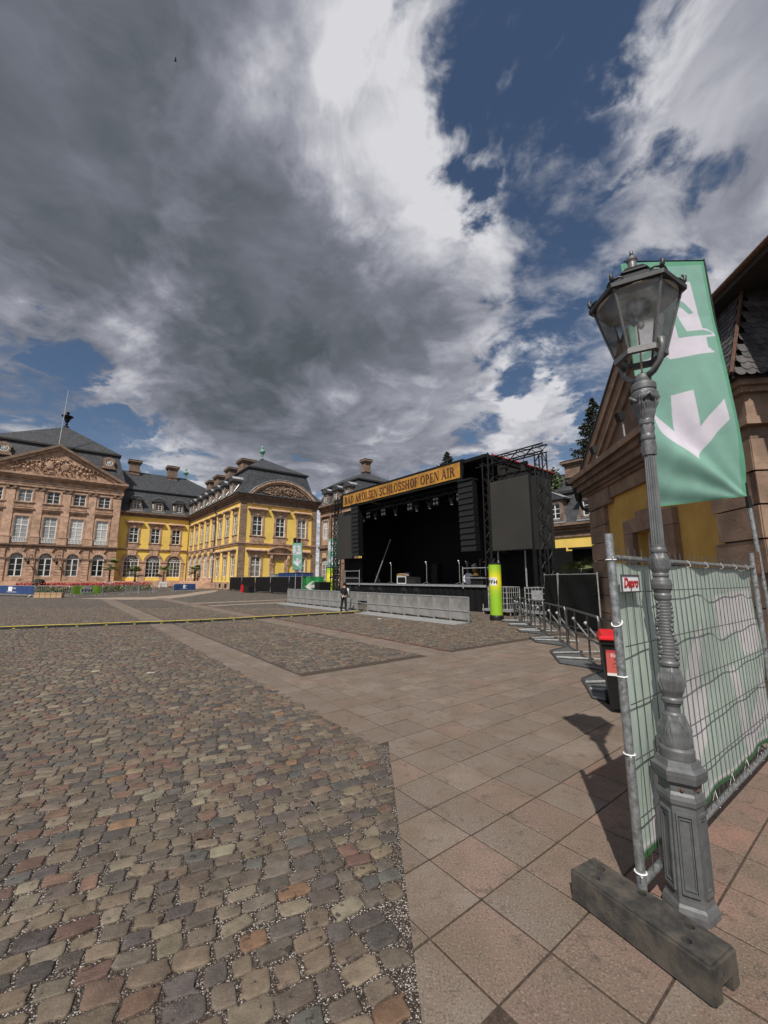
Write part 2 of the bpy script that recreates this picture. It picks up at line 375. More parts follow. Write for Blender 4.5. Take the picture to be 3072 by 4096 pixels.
# --- paving materials
def pave_mat(name, kind):
    m = bpy.data.materials.new(name); m.use_nodes = True; b = NB(m.node_tree); bs = m.node_tree.nodes['Principled BSDF']
    g = b.n('ShaderNodeNewGeometry'); P = g.outputs['Position']
    bp = b.n('ShaderNodeBump'); b.link(bp.outputs[0], bs.inputs['Normal'])
    if kind == 'slab':
        at = b.n('ShaderNodeAttribute'); at.attribute_name = 'Col'
        big = b.noise(P, 2.3, 5, .6); mid = b.noise(P, 11, 5, .65); sp = b.noise(P, 85, 3, .6)
        c = b.mix(b.smooth(big, .36, .68), at.outputs['Color'], (.155,.118,.088,1))
        blot = b.math('MULTIPLY', b.smooth(mid, .50, .68), b.smooth(b.noise(P, 3.1, 3, .5), .42, .62))
        c = b.mix(b.math('MULTIPLY', blot, .85), c, (.080,.062,.050,1))
        red = b.smooth(b.noise(P, 4.5, 5, .65), .56, .72); c = b.mix(b.math('MULTIPLY', red, .38), c, (.165,.088,.066,1))
        c = b.mix(b.math('MULTIPLY', b.smooth(sp, .54, .66), .70), c, (.055,.042,.034,1))
        c = b.mix(b.math('MULTIPLY', b.smooth(sp, .44, .33), .50), c, (.36,.29,.235,1))
        pit = b.noise(P, 210, 2, .5); c = b.mix(b.math('MULTIPLY', b.smooth(pit, .60, .70), .5), c, (.05,.04,.032,1))
        c = b.mix(b.math('MULTIPLY', b.smooth(b.noise(P, .55, 4, .6), .48, .70), .40), c, (.125,.090,.064,1))
        b.link(c, bs.inputs['Base Color']); bs.inputs['Roughness'].default_value = .82
        b.link(sp, bp.inputs['Height']); bp.inputs['Strength'].default_value = .35; bp.inputs['Distance'].default_value = .004
    elif kind == 'cobble':
        at = b.n('ShaderNodeAttribute'); at.attribute_name = 'Col'
        n1 = b.noise(P, 9, 5, .62); n2 = b.noise(P, 60, 4, .65)
        c = b.mix(b.smooth(n1, .3, .7), b.mix(1.0, at.outputs['Color'], (.72,.70,.68,1), 'MULTIPLY'), b.mix(1.0, at.outputs['Color'], (1.22,1.2,1.16,1), 'MULTIPLY'))
        spot = b.math('MULTIPLY', b.smooth(b.noise(P, 17, 4, .55), .60, .645), b.smooth(b.noise(P, 4.0, 3, .5), .44, .56))
        c = b.mix(b.math('MULTIPLY', spot, .85), c, (.022,.016,.015,1))
        gr = b.noise(P, 170, 4, .7); c = b.mix(b.math('MULTIPLY', b.smooth(gr, .56, .68), .45), c, (.035,.028,.025,1)); c = b.mix(b.math('MULTIPLY', b.smooth(gr, .44, .34), .35), c, (.30,.27,.23,1))
        c = b.mix(b.math('MULTIPLY', b.smooth(n2, .60, .74), .3), c, (.30,.28,.25,1))
        b.link(c, bs.inputs['Base Color']); bs.inputs['Roughness'].default_value = .72
        h = b.math('ADD', b.math('ADD', b.math('MULTIPLY', n1, .55), b.math('MULTIPLY', n2, .35)), b.math('MULTIPLY', gr, .12))
        b.link(h, bp.inputs['Height']); bp.inputs['Strength'].default_value = .9; bp.inputs['Distance'].default_value = .012
    elif kind == 'gravel':
        vo = b.n('ShaderNodeTexVoronoi'); b.link(P, vo.inputs['Vector']); vo.inputs['Scale'].default_value = 125
        sc = b.n('ShaderNodeSeparateColor'); b.link(vo.outputs['Color'], sc.inputs[0])
        c = b.ramp(sc.outputs[0], [(0,(.035,.026,.02)),(.45,(.11,.082,.062)),(.66,(.22,.175,.145)),(.80,(.42,.37,.33)),(1,(.70,.66,.62))], 'LINEAR')
        c = b.mix(b.smooth(vo.outputs['Distance'], .30, .70), c, (.022,.016,.012,1))
        c = b.mix(b.math('MULTIPLY', b.smooth(b.noise(P, 1.2, 3, .5), .5, .62), .6), c, (.05,.034,.025,1))
        b.link(c, bs.inputs['Base Color']); bs.inputs['Roughness'].default_value = .9
        b.link(vo.outputs['Distance'], bp.inputs['Height']); bp.invert = True; bp.inputs['Strength'].default_value = .9; bp.inputs['Distance'].default_value = .008
    elif kind == 'far':                          # cobbles too far off to tell apart
        mp = b.n('ShaderNodeMapping'); b.link(P, mp.inputs['Vector']); mp.inputs['Rotation'].default_value = (0,0,R(-26)); mp.inputs['Scale'].default_value = (6,8,1)
        vo = b.n('ShaderNodeTexVoronoi'); b.link(mp.outputs[0], vo.inputs['Vector']); vo.inputs['Scale'].default_value = 1.0; vo.inputs['Randomness'].default_value = .6
        sc = b.n('ShaderNodeSeparateColor'); b.link(vo.outputs['Color'], sc.inputs[0])
        c = b.ramp(sc.outputs[0], [(0,(.075,.063,.056)),(.4,(.12,.10,.082)),(.75,(.165,.138,.11)),(1,(.25,.22,.18))])
        c = b.mix(b.smooth(vo.outputs['Distance'], .42, .60), c, (.05,.040,.033,1))
        c = b.mix(b.math('MULTIPLY', b.smooth(b.noise(P, .35, 5, .6), .4, .65), .35), c, (.085,.068,.055,1))
        b.link(c, bs.inputs['Base Color']); bs.inputs['Roughness'].default_value = .85
        b.link(vo.outputs['Distance'], bp.inputs['Height']); bp.invert = True; bp.inputs['Strength'].default_value = .6; bp.inputs['Distance'].default_value = .02
    M[name] = m
for k in ('slab', 'cobble', 'gravel', 'far'): pave_mat(k, k)
# ================================================================ the palace frame: everything in the court is square to it
YAW = R(38.1)
AX = Vector((math.cos(YAW), math.sin(YAW), 0)); BX = Vector((-math.sin(YAW), math.cos(YAW), 0))
O_A, O_B = 22.99, 69.42                          # wing corner, measured along AX / BX from the camera
def pal(u, w, z=0.0): return AX*(u+O_A) + BX*(w+O_B) + Vector((0,0,z))
PO = pal(0, 0)
# ================================================================ ground
def sheet(name, pts, z, m):
    return tag(MB().poly([(p[0], p[1], z) for p in pts]).build(name, m), kind='structure')
sheet('ground', [(-900,-900),(900,-900),(900,900),(-900,900)], -.022, 'far')
sheet('gravel_bed', [(-32,-3),(16,-3),(16,27.5),(-32,27.5)], -.0075, 'gravel')
sheet('joint_sand', [(.2,.8),(.168,2.088),(.057,5.073)] + [tuple((AX*a_+BX*b_)[:2]) for a_, b_ in ((3.13,3.98),(3.13,40),(3.97,40),(3.97,7.86),(7.34,7.86),(7.34,40),(8.2,40),(8.2,7.86),(20,7.86),(20,-6))], -.0045, 'sand')
cob = tag(bpy.data.objects.new('cobble_paving', None), kind='structure'); COL.objects.link(cob)
slb = tag(bpy.data.objects.new('slab_paving', None), kind='structure'); COL.objects.link(slb)
PAL_C = np.array([(.158,.122,.088),(.134,.108,.084),(.112,.092,.077),(.092,.078,.072),(.180,.148,.108),(.205,.175,.132),(.150,.092,.070),(.094,.092,.084),(.20,.122,.072),(.074,.064,.060),(.148,.122,.096)])
PAL_W = np.array([.20,.17,.13,.10,.11,.05,.11,.05,.015,.05,.05]); PAL_W /= PAL_W.sum()
LN0, LN1 = np.array((.166, 2.088)), np.array((.055, 5.073))
def is_slab(x, y):
    a = x*AX.x + y*AX.y; b = x*BX.x + y*BX.y
    edge = LN0[0] + (LN1[0]-LN0[0])*(y-LN0[1])/(LN1[1]-LN0[1])
    near = (b < 3.956) & (x > edge)
    mid = (b >= 3.956) & (b < 7.86) & (a > 3.11)
    b1 = (b >= 7.86) & (a > 3.11) & (a < 3.98)
    b2 = (b >= 7.86) & (a > 7.33) & (a < 8.20)
    return near | mid | b1 | b2
def visible(x, y, z=0):
    cz = y*math.cos(PITCH) + (z-CAMH)*math.sin(PITCH); cy = y*math.sin(PITCH) - (z-CAMH)*math.cos(PITCH)
    cz = np.maximum(cz, .05)
    X = 1536 + FPX*x/cz; Y = 2048 + FPX*cy/cz
    return (X > -160) & (X < 3230) & (Y < 4330) & (y > .6), cz
# --- cobbles laid in rows
st = []
ca, sa = math.cos(R(25)), math.sin(R(25))
q = -2.0
while q < 34:
    hgt = RNG.uniform(.112, .140)
    p = -34 + RNG.uniform(0, .2)
    while p < 22:
        ln = RNG.uniform(.115, .205)
        st.append((p+ln/2, q+hgt/2+.05*math.sin(p*.55+q*.2)+.03*math.sin(p*1.7+q*.9)+RNG.normal(0,.005), ln, hgt*RNG.uniform(.90,1.04))); p += ln
    q += hgt
st = np.array(st)
cx = st[:,0]*ca - st[:,1]*sa; cy = st[:,0]*sa + st[:,1]*ca
ok = (~is_slab(cx, cy)) & (cy < 27.2) & (cx > -31) & (cx < 15.5)
vis, dep = visible(cx, cy)
ok &= vis
# leave the stones out where the slab edge runs through them
for dx, dy in ((.06,.0),(-.06,0),(0,.05),(0,-.05)): ok &= ~is_slab(cx+dx, cy+dy)
st, cx, cy, dep = st[ok], cx[ok], cy[ok], dep[ok]
order = np.argsort(np.hypot(cx, cy)); st, cx, cy, dep = st[order], cx[order], cy[order], dep[order]
N = len(st)
ccol_ = .86 * PAL_C[RNG.choice(len(PAL_C), N, p=PAL_W)] * RNG.uniform(.78, 1.18, (N,1)) * RNG.normal(1, .02, (N,3))
def stones(idx, nseg):
    """rounded cobbles: verts (n, k, 3) and faces"""
    n = len(idx); L = st[idx,2]/2 - RNG.uniform(.005,.014,n); Hh = st[idx,3]/2 - RNG.uniform(.004,.011,n)
    if nseg == 12:
        ang = np.radians([8,28,62,82, 98,118,152,172, 188,208,242,262, 278,298,332,352][::1]); 
    else: ang = np.radians([20,70,110,160,200,250,290,340])
    k = len(ang); e = .30 if nseg == 12 else .36
    ux = np.sign(np.cos(ang))*np.abs(np.cos(ang))**e; uy = np.sign(np.sin(ang))*np.abs(np.sin(ang))**e
    jit = RNG.normal(0, .075, (n,k,2)); sk = RNG.normal(0, .07, n)
    bx = (ux[None]+jit[...,0])*L[:,None]; by = (uy[None]+jit[...,1])*Hh[:,None] + sk[:,None]*bx
    rot = RNG.normal(0, .085, n) + R(25); c, s_ = np.cos(rot)[:,None], np.sin(rot)[:,None]
    top = RNG.uniform(-.001, .005, n); tx, ty = RNG.normal(0,.035,n), RNG.normal(0,.045,n)
    rings = []
    for sc, dz in ((1.0,-.03),(1.0,-.0035),(.945,.0008),(.80,.0020)):
        X, Y = bx*sc, by*sc
        Z = np.where(dz < -.02, dz, top[:,None] + dz + tx[:,None]*X*.5 + ty[:,None]*Y*.5)
        rings.append(np.stack([X*c - Y*s_ + cx[idx][:,None], X*s_ + Y*c + cy[idx][:,None], Z + np.zeros_like(X)], -1))
    vv = np.concatenate(rings, 1)
    fc = []
    for r_ in range(3):
        for j in range(k): fc.append((r_*k+j, r_*k+(j+1)%k, (r_+1)*k+(j+1)%k, (r_+1)*k+j))
    fc.append(tuple(range(3*k, 4*k)))
    return vv, fc
vv, fc = stones(np.arange(300), 12)
for i in range(300):
    me = bpy.data.meshes.new('cobblestone'); me.from_pydata(vv[i].tolist(), [], fc); me.materials.append(M['cobble'])
    me.polygons.foreach_set('use_smooth', [True]*len(me.polygons))
    o = bpy.data.objects.new('cobblestone', me); COL.objects.link(o); o.parent = cob; setcol(o, ccol_[i])
def joined(name, parts, parent, m, smooth=True):
    V_, F_, C_, b0 = [], [], [], 0
    for vv, fc, cc in parts:
        n, k = vv.shape[:2]
        V_.append(vv.reshape(-1,3)); C_.append(np.repeat(cc, k, 0))
        for i in range(n):
            bb = b0 + i*k; F_.extend([tuple(bb+j for j in f) for f in fc])
        b0 += n*k
    V_ = np.concatenate(V_); me = bpy.data.meshes.new(name); me.from_pydata(V_.tolist(), [], F_); me.materials.append(M[m])
    if smooth: me.polygons.foreach_set('use_smooth', [True]*len(me.polygons))
    o = bpy.data.objects.new(name, me); COL.objects.link(o); o.parent = parent; o['kind'] = 'stuff'
    setcol(o, np.concatenate(C_)); return o
dist = np.hypot(cx, cy)
i1 = np.arange(300, int((dist < 7).sum())); i2 = np.arange(int((dist < 7).sum()), N)
v1, f1 = stones(i1, 12); v2, f2 = stones(i2, 8)
joined('cobblestones', [(v1, f1, ccol_[i1]), (v2, f2, ccol_[i2])], cob, 'cobble')
# --- square slabs in straight courses
def clip(poly, p0, p1):                          # keep the side to the right of p0->p1 (x greater)
    out = []; d = p1 - p0
    side = lambda q_: d[1]*(q_[0]-p0[0]) - d[0]*(q_[1]-p0[1])
    for a, b in zip(poly, poly[1:]+poly[:1]):
        sa_, sb_ = side(a), side(b)
        if sa_ >= 0: out.append(a)
        if sa_*sb_ < 0: t = sa_/(sa_-sb_); out.append(a + (b-a)*t)
    return out
SA, SB = .4335, .443
n0 = np.array((.585, 2.779)); a0 = n0[0]*AX.x + n0[1]*AX.y; b0 = n0[0]*BX.x + n0[1]*BX.y
a2 = np.array((AX.x, AX.y)); bb2 = np.array((BX.x, BX.y))
slabs = []
def add_slab(a_lo, a_hi, b_lo, b_hi):
    g = .0065
    poly = [a2*x + bb2*y for x, y in ((a_lo+g,b_lo+g),(a_hi-g,b_lo+g),(a_hi-g,b_hi-g),(a_lo+g,b_hi-g))]
    if b_lo < 3.956: poly = clip(poly, LN0, LN1)
    if len(poly) < 3: return
    c = sum(poly)/len(poly); v_, d_ = visible(c[0], c[1])
    if not v_ or c[1] > 45: return
    ar = .5*abs(sum(p_[0]*q_[1]-p_[1]*q_[0] for p_, q_ in zip(poly, poly[1:]+poly[:1])))
    if ar < .004: return
    slabs.append((np.hypot(*c), poly))
kb0 = math.floor((7.86-b0)/SB)
for i in range(-8, 26):
    for j in range(-12, kb0):
        al, bl = a0 + i*SA, b0 + j*SB
        if bl + SB/2 > 3.956 and al + SA/2 < 3.11: continue
        c = a2*(al+SA/2) + bb2*(bl+SB/2)
        if c[0] < -.35 and bl < 3.9: continue
        if c[0] > 14: continue
        add_slab(al, al+SA, bl, bl+SB)
for j in range(kb0, kb0+86):
    for al in (a0+2*SA, a0+3*SA): add_slab(al, al+SA, b0+j*SB, b0+(j+1)*SB)
    for al in (7.33, 7.33+SA): add_slab(al, al+SA, b0+j*SB, b0+(j+1)*SB)
slabs.sort(key=lambda t: t[0])
big_parts = []
for n_, (d_, poly) in enumerate(slabs):
    k = len(poly); z = RNG.uniform(-.0015, .0015); c = sum(poly)/k
    tilt = RNG.normal(0, .004, 2)
    ring = []
    for sc, dz in ((1,-.03),(1,-.0025),(.988,0)):
        ring += [((c + (q_-c)*sc)[0], (c + (q_-c)*sc)[1], z + dz + float(tilt@(q_-c))) for q_ in poly]
    fcs = [(r_*k+j, r_*k+(j+1)%k, (r_+1)*k+(j+1)%k, (r_+1)*k+j) for r_ in range(2) for j in range(k)] + [tuple(range(2*k, 3*k))]
    warm = RNG.uniform(0, 1); colr = np.array((.196,.157,.130)) * RNG.uniform(.82, 1.14)
    if warm > .86: colr = colr * np.array((1.05, .91, .88))
    if warm < .15: colr = colr * np.array((.86, .88, .9))
    if c[0] > 1.75 and c[1] < 4.6: colr = colr * np.array((1.12,.90,.86))      # redder stone beyond the lamp
    if n_ < 300:
        me = bpy.data.meshes.new('paving_slab'); me.from_pydata(ring, [], fcs); me.materials.append(M['slab'])
        o = bpy.data.objects.new('paving_slab', me); COL.objects.link(o); o.parent = slb; setcol(o, colr)
    else: big_parts.append((np.array(ring)[None], fcs, colr[None]))
if big_parts: joined('paving_slabs', big_parts, slb, 'slab', smooth=False)
print('cobbles', N, 'slabs', len(slabs))
# ================================================================ palace parts
def window(par, fr, s0, s1, z0, z1, cols=2, rows=4, glass='glass_dark', d=-.14, fw=.11, mw=.055, tr=None, trw=.14, arch=0, mul=.12, name='window'):
    """white timber window with glazing bars; sub-part glass (one sheet behind the bars)"""
    m = MB(); t = .07
    m.fbox(fr, s0, s0+fw, z0, z1, d, d+t); m.fbox(fr, s1-fw, s1, z0, z1, d, d+t)
    m.fbox(fr, s0+fw, s1-fw, z0, z0+fw, d, d+t); m.fbox(fr, s0+fw, s1-fw, z1-fw, z1, d, d+t)
    W_ = s1-s0-2*fw; H_ = z1-z0-2*fw
    for c in range(1, cols):
        x = s0+fw+W_*c/cols; w = mul/2 if (cols % 2 == 0 and c == cols//2) else mw/2
        m.fbox(fr, x-w, x+w, z0+fw, z1-fw, d+.004, d+t+.006)
    for r_ in range(1, rows):
        z = z0+fw+H_*r_/rows
        if tr is not None and abs(z-tr) < H_/rows*.45: continue
        m.fbox(fr, s0+fw, s1-fw, z-mw/2, z+mw/2, d+.008, d+t-.004)
    if tr is not None: m.fbox(fr, s0+fw, s1-fw, tr-trw/2, tr+trw/2, d+.012, d+t+.012)
    g = MB().poly([fr.pt(s0,z0,d+.02), fr.pt(s1,z0,d+.02), fr.pt(s1,z1,d+.02), fr.pt(s0,z1,d+.02)])
    if arch:
        c = (s0+s1)/2; r0 = (s1-s0)/2; N = 16
        arc = lambda k: [(c + (r0*k)*math.cos(math.pi*i/N), z1 + arch*k*math.sin(math.pi*i/N)) for i in range(N+1)]
        m.band(fr, arc(1.0), arc(1-fw/r0), d, d+t)
        m.band(fr, arc(.62), arc(.62-.045/r0*1.2), d+.004, d+t-.006)
        m.band(fr, arc(.26), arc(.26-.05/r0*1.2), d+.004, d+t-.006)
        for k in range(1, 8):
            a = math.pi*k/8
            p0 = (c+r0*.24*math.cos(a), z1+arch*.24*math.sin(a)); p1 = (c+r0*.97*math.cos(a), z1+arch*.97*math.sin(a))
            nx, nz = -math.sin(a)*.024, math.cos(a)*.024
            m.extr(fr, [(p0[0]-nx,p0[1]-nz),(p1[0]-nx,p1[1]-nz),(p1[0]+nx,p1[1]+nz),(p0[0]+nx,p0[1]+nz)], d+.01, d+t-.01)
        g.poly([fr.pt(x, z, d+.02) for x, z in arc(1.0)][::-1])
    w = m.build(name, 'white_paint', par)
    g.build('glass', glass, w)
    return w
def surround(par, fr, s0, s1, z0, z1, b=.3, d=.08, ears=False, mat_='sandstone', name='window_surround'):
    m = MB()
    m.fbox(fr, s0-b, s0, z0, z1, 0, d); m.fbox(fr, s1, s1+b, z0, z1, 0, d)
    m.fbox(fr, s0-b-(.08 if ears else 0), s1+b+(.08 if ears else 0), z1, z1+b, 0, d)
    m.fbox(fr, s0-b*.55, s0-b*.35, z0, z1, d, d+.03); m.fbox(fr, s1+b*.35, s1+b*.55, z0, z1, d, d+.03)
    return m.build(name, mat_, par)
def hood(par, fr, c, w, z, mat_='sandstone', lead=True):
    """projecting cornice over a window on a flared frieze"""
    m = MB(); h = w/2
    m.extr(fr, [(c-h+.38,z-1.05),(c+h-.38,z-1.05),(c+h-.12,z-.28),(c-h+.12,z-.28)], 0, .16)
    m.fbox(fr, c-.22, c+.22, z-1.15, z-.28, .16, .24)
    m.fbox(fr, c-h+.05, c+h-.05, z-.28, z-.14, 0, .42); m.fbox(fr, c-h-.05, c+h+.05, z-.14, z+.02, 0, .58)
    o = m.build('window_hood', mat_, par)
    m2 = MB(); m2.hexa([fr.pt(c-h-.05,z+.02,.58),fr.pt(c+h+.05,z+.02,.58),fr.pt(c+h+.05,z+.02,0),fr.pt(c-h-.05,z+.02,0),
                        fr.pt(c-h+.05,z+.10,.5),fr.pt(c+h-.05,z+.10,.5),fr.pt(c+h-.05,z+.30,0),fr.pt(c-h+.05,z+.30,0)])
    m2.build('hood_cap', 'sandstone_pink', o)
    return o
def sillpanel(par, fr, s0, s1, zs, zb):
    m = MB(); m.fbox(fr, s0-.16, s1+.16, zs-.14, zs, 0, .2); m.fbox(fr, s0, s1, zb, zs-.14, 0, .07)
    m.fbox(fr, s0+.22, s1-.22, zb+.18, zs-.32, .07, .10)
    return m.build('apron', 'sandstone', par)
def quoins(par, fr, s0, s1, z0, z1, n, mat_='sandstone_brown', d=.12, name='quoin_stone'):
    h = (z1-z0)/n; me = None
    for i in range(n):
        m = MB(); a, b = s0, s1; e = .035
        z_lo, z_hi = z0+i*h+.03, z0+(i+1)*h-.03
        m.extr(F(fr.pt(0,0,0), fr.h, fr.n), [(a+e,z_lo),(b-e,z_lo),(b,z_lo+e),(b,z_hi-e),(b-e,z_hi),(a+e,z_hi),(a,z_hi-e),(a,z_lo+e)], 0, d)
        m.build(name, mat_, par)
def arcpts(c, z, rx, rz, n=16, a0=0, a1=math.pi): return [(c+rx*math.cos(a0+(a1-a0)*i/n), z+rz*math.sin(a0+(a1-a0)*i/n)) for i in range(n+1)]
def dormer(par, fr, c, z0, w=1.95, h=2.9, back=3.0, tri=False):
    """stone dormer, curved (or gabled) hood, lead cheeks; fr.d = 0 is the face of the dormer"""
    x0, x1 = c-w/2, c+w/2; ww = w*.33; zw0, zw1 = z0+.35, z0+h*.62
    m = MB(); m.wall(fr, x0, x1, z0, z0+h*.74, [(c-ww, c+ww, zw0, zw1)], .22)
    m.poly([fr.pt(x0,z0,0),fr.pt(x0,z0+h*.74,0),fr.pt(x0,z0+h*.74,-back),fr.pt(x0,z0,-back)])
    m.poly([fr.pt(x1,z0,0),fr.pt(x1,z0,-back),fr.pt(x1,z0+h*.74,-back),fr.pt(x1,z0+h*.74,0)])
    m.fbox(fr, c-ww-.16, c-ww, zw0, zw1+.16, 0, .07); m.fbox(fr, c+ww, c+ww+.16, zw0, zw1+.16, 0, .07); m.fbox(fr, c-ww, c+ww, zw1, zw1+.16, 0, .07)
    for s_ in (-1, 1):                           # scroll feet
        e = c + s_*w/2
        m.extr(fr, [(e, z0), (e+s_*.32, z0), (e+s_*.26, z0+.35), (e+s_*.08, z0+.75), (e, z0+1.2)][::s_], -.1, .06)
    o = m.build('dormer', 'dormer_stone', par)
    window(o, fr, c-ww, c+ww, zw0, zw1, 2, 3, d=-.15, fw=.09, mw=.05, mul=.09)
    k = MB(); zt = z0+h*.74
    if tri:
        out = [(c-w*.68, zt), (c+w*.68, zt), (c+w*.68, zt+.16), (c, zt+.75), (c-w*.68, zt+.16)]
        k.extr(fr, out, -back, .28)
    else:
        a = arcpts(c, zt, w*.66, h*.26); k.extr(fr, [(c+w*.66, zt-.14)]+a+[(c-w*.66, zt-.14)], -back, .30)
    k.build('dormer_hood', 'slate', o)
    l = MB()
    if tri:
        l.band(fr, [(c-w*.72,zt+.17),(c,zt+.82),(c+w*.72,zt+.17)], [(c-w*.68,zt+.12),(c,zt+.74),(c+w*.68,zt+.12)], -back, .33)
    else: l.band(fr, arcpts(c, zt, w*.69, h*.285, 12, R(18), R(162)), arcpts(c, zt, w*.66, h*.262, 12, R(18), R(162)), -back, .20)
    l.fbox(fr, x0-.3, x1+.3, z0-.12, z0+.02, -.2, .22)
    for s_ in (-1, 1):
        e = c+s_*(w/2+.05)
        l.cyl(fr.pt(e, z0+.1, .05), fr.pt(e, z0+h*.62, -1.15), .06, n=5)
    l.build('lead_flashing', 'lead' if not tri else 'lead', o)
    return o
def chimney(par, x, y, z0, z1, w=1.9, d=1.9):
    m = MB(); h = z1-z0
    m.box(x-w/2, x+w/2, y-d/2, y+d/2, z0, z1-.28*h)
    m.box(x-w/2-.14, x+w/2+.14, y-d/2-.14, y+d/2+.14, z0+.18*h, z0+.25*h)
    o = m.build('chimney', 'sandstone_dark', par)
    c = MB()
    for k, (e, a, b) in enumerate(((.18,.72,.79),(.38,.79,.87),(.22,.87,.91))): c.box(x-w/2-e, x+w/2+e, y-d/2-e, y+d/2+e, z0+h*a, z0+h*b)
    zt = z0+.91*h
    c.hexa([(x-w/2-.4,y-d/2-.4,zt),(x+w/2+.4,y-d/2-.4,zt),(x+w/2+.4,y+d/2+.4,zt),(x-w/2-.4,y+d/2+.4,zt),(x-.3,y-.3,z1),(x+.3,y-.3,z1),(x+.3,y+.3,z1),(x-.3,y+.3,z1)])
    c.build('chimney_cap', 'sandstone_dark', o)
    return o
def urn(par, x, y, z, h, mat_='copper', name='roof_urn', wide=False):
    k = h
    pr = [(.16,0),(.16,.06),(.07,.10),(.06,.20),(.11,.26),(.13,.30),(.10,.34),(.22,.45),(.30,.55),(.30,.60),(.20,.66),(.09,.74),(.07,.80),(.13,.86),(.13,.92),(.05,.98),(0.001,1)]
    if wide: pr = [(.2,0),(.2,.14),(.1,.16),(.08,.22),(.13,.26),(.07,.32),(.16,.42),(.22,.52),(.30,.62),(.42,.68),(.46,.72),(.30,.74),(.12,.78),(.08,.82),(.14,.88),(.14,.94),(0.001,1)]
    return MB().lathe([(r_*k*(.75 if not wide else .6), q_*k) for r_, q_ in pr], 14, (x, y, z)).build(name, mat_, par, smooth=True, auto=50)
def relief(par, fr, outline_ok, n, cx, cz, sx, sz, mat_='sandstone_pink', seed=3):
    """carved coat of arms: shields, scrolls and figures worked proud of the field"""
    rnd = random.Random(seed); m = MB()
    def bump(s_, z, r_, d=.3, q=1.0):
        i = len(m.v); n_, mm = 8, 4
        for a in range(mm+1):
            ph = math.pi/2*a/mm
            for b in range(n_):
                t = 2*math.pi*b/n_; rr = r_*math.cos(ph)
                m.v.append(tuple(fr.pt(s_+rr*math.cos(t), z+rr*q*math.sin(t), d*math.sin(ph))))
        for a in range(mm):
            for b in range(n_):
                j = (b+1) % n_; m.f.append((i+a*n_+b, i+a*n_+j, i+(a+1)*n_+j, i+(a+1)*n_+b))
    for s_ in (-1, 1):
        bump(cx+s_*sx*.17, cz, sx*.12, .28, 1.2)
        for k in range(9):
            a = 2*math.pi*k/9; bump(cx+s_*sx*.17+sx*.155*math.cos(a), cz+sx*.18*math.sin(a), sx*.026, .35)
        for k in range(7):                       # supporters lying outwards
            t = k/6; bump(cx+s_*sx*(.36+.5*t), cz-sz*.05-sz*.35*t+sz*.10*math.sin(t*9), sx*(.052-.02*t), .30, 1.5-.6*t)
            p = [fr.pt(cx+s_*sx*(.34+.1*k), cz-sz*.25*t, .1), fr.pt(cx+s_*sx*(.38+.09*k), cz+sz*(.25-.3*t), .28), fr.pt(cx+s_*sx*(.44+.085*k), cz+sz*(.18-.35*t), .2)]
            m.path(p, sx*.022, 5)
    for k in range(5): bump(cx+(k-2)*sx*.05, cz+sz*.42, sx*.035, .4)
    for _ in range(n):                            # scrolls and drapery
        a, b = cx+rnd.uniform(-1,1)*sx*.95, cz+rnd.uniform(-.75,.6)*sz
        if not outline_ok(a, b): continue
        an = rnd.uniform(0, 6.28); l_ = rnd.uniform(.2,.55); cu = rnd.uniform(-1.6,1.6); ps = []
        for q in range(5): ps.append(fr.pt(a, b, .08+.22*math.sin(q*.78))); a += l_/4*math.cos(an); b += l_/4*math.sin(an); an += cu/2
        m.path(ps, [.05,.09,.10,.08,.04], 5)
    bump(cx, cz+sz*.28, sx*.08, .45, .8)
    for _ in range(n):
        a, b = cx+rnd.uniform(-1,1)*sx*.9, cz+rnd.uniform(-.6,.6)*sz
        if outline_ok(a, b): bump(a, b, rnd.uniform(.05,.12), rnd.uniform(.12,.3), rnd.uniform(.5,2.2))
    o = m.build('carved_relief', mat_, par, smooth=True); o['kind'] = 'stuff'; return o
mat('dormer_stone', (.20,.155,.125), .85, .3, 1.5)
# ---------------------------------------------------------------- side wing (yellow, three-bay end with curved pediment)
wing = thing('palace_wing', 'yellow palace wing with curved pediment on its three bay end and mansard roof', 'building', PO, YAW)
FE = F((0,0,0), (1,0,0), (0,-1,0))               # end facade
FS = F((0,0,0), (0,1,0), (-1,0,0))               # long side facade, s runs into the court's depth
WU = 14.8; LEN = 35.0
upE = [3.16, 7.40, 11.72]; upS = [2.02, 6.42, 10.8, 15.05, 19.4, 23.8, 28.4, 32.6]; loS = [2.3, 6.6, 11.1]; arS = [15.1, 19.45, 23.7, 28.2, 32.6]
hw = .86; ha = 1.42
holesE = [(c-hw, c+hw, 9.3, 12.75) for c in upE] + [(c-hw, c+hw, 2.2, 5.65) for c in (upE[0], upE[2])]
holesS = [(c-hw, c+hw, 9.4, 12.85) for c in upS] + [(c-hw, c+hw, 2.25, 5.65) for c in loS] + [(c-ha, c+ha, 2.05, 5.65, ha) for c in arS]
mw = MB(); mw.wall(FE, 0, WU, 0, 15.2, holesE, .3); mw.wall(FS, 0, LEN, 0, 15.2, holesS, .3)
mw.poly([(WU,0,0),(WU,0,15.2),(WU,LEN,15.2),(WU,LEN,0)])
mw.build('wall', 'plaster', wing)
for c in upE:
    window(wing, FE, c-hw, c+hw, 9.3, 12.75, 2, 4, 'glass_grey', tr=11.25)
    surround(wing, FE, c-hw, c+hw, 9.3, 12.75, .36, .09, True); hood(wing, FE, c, 3.5, 14.0); sillpanel(wing, FE, c-1.25, c+1.25, 9.3, 8.05)
for c in (upE[0], upE[2]):
    window(wing, FE, c-hw, c+hw, 2.2, 5.65, 2, 4, 'glass_grey', tr=4.2)
    surround(wing, FE, c-hw, c+hw, 1.9, 5.65, .36, .09, True); hood(wing, FE, c, 3.5, 6.75)
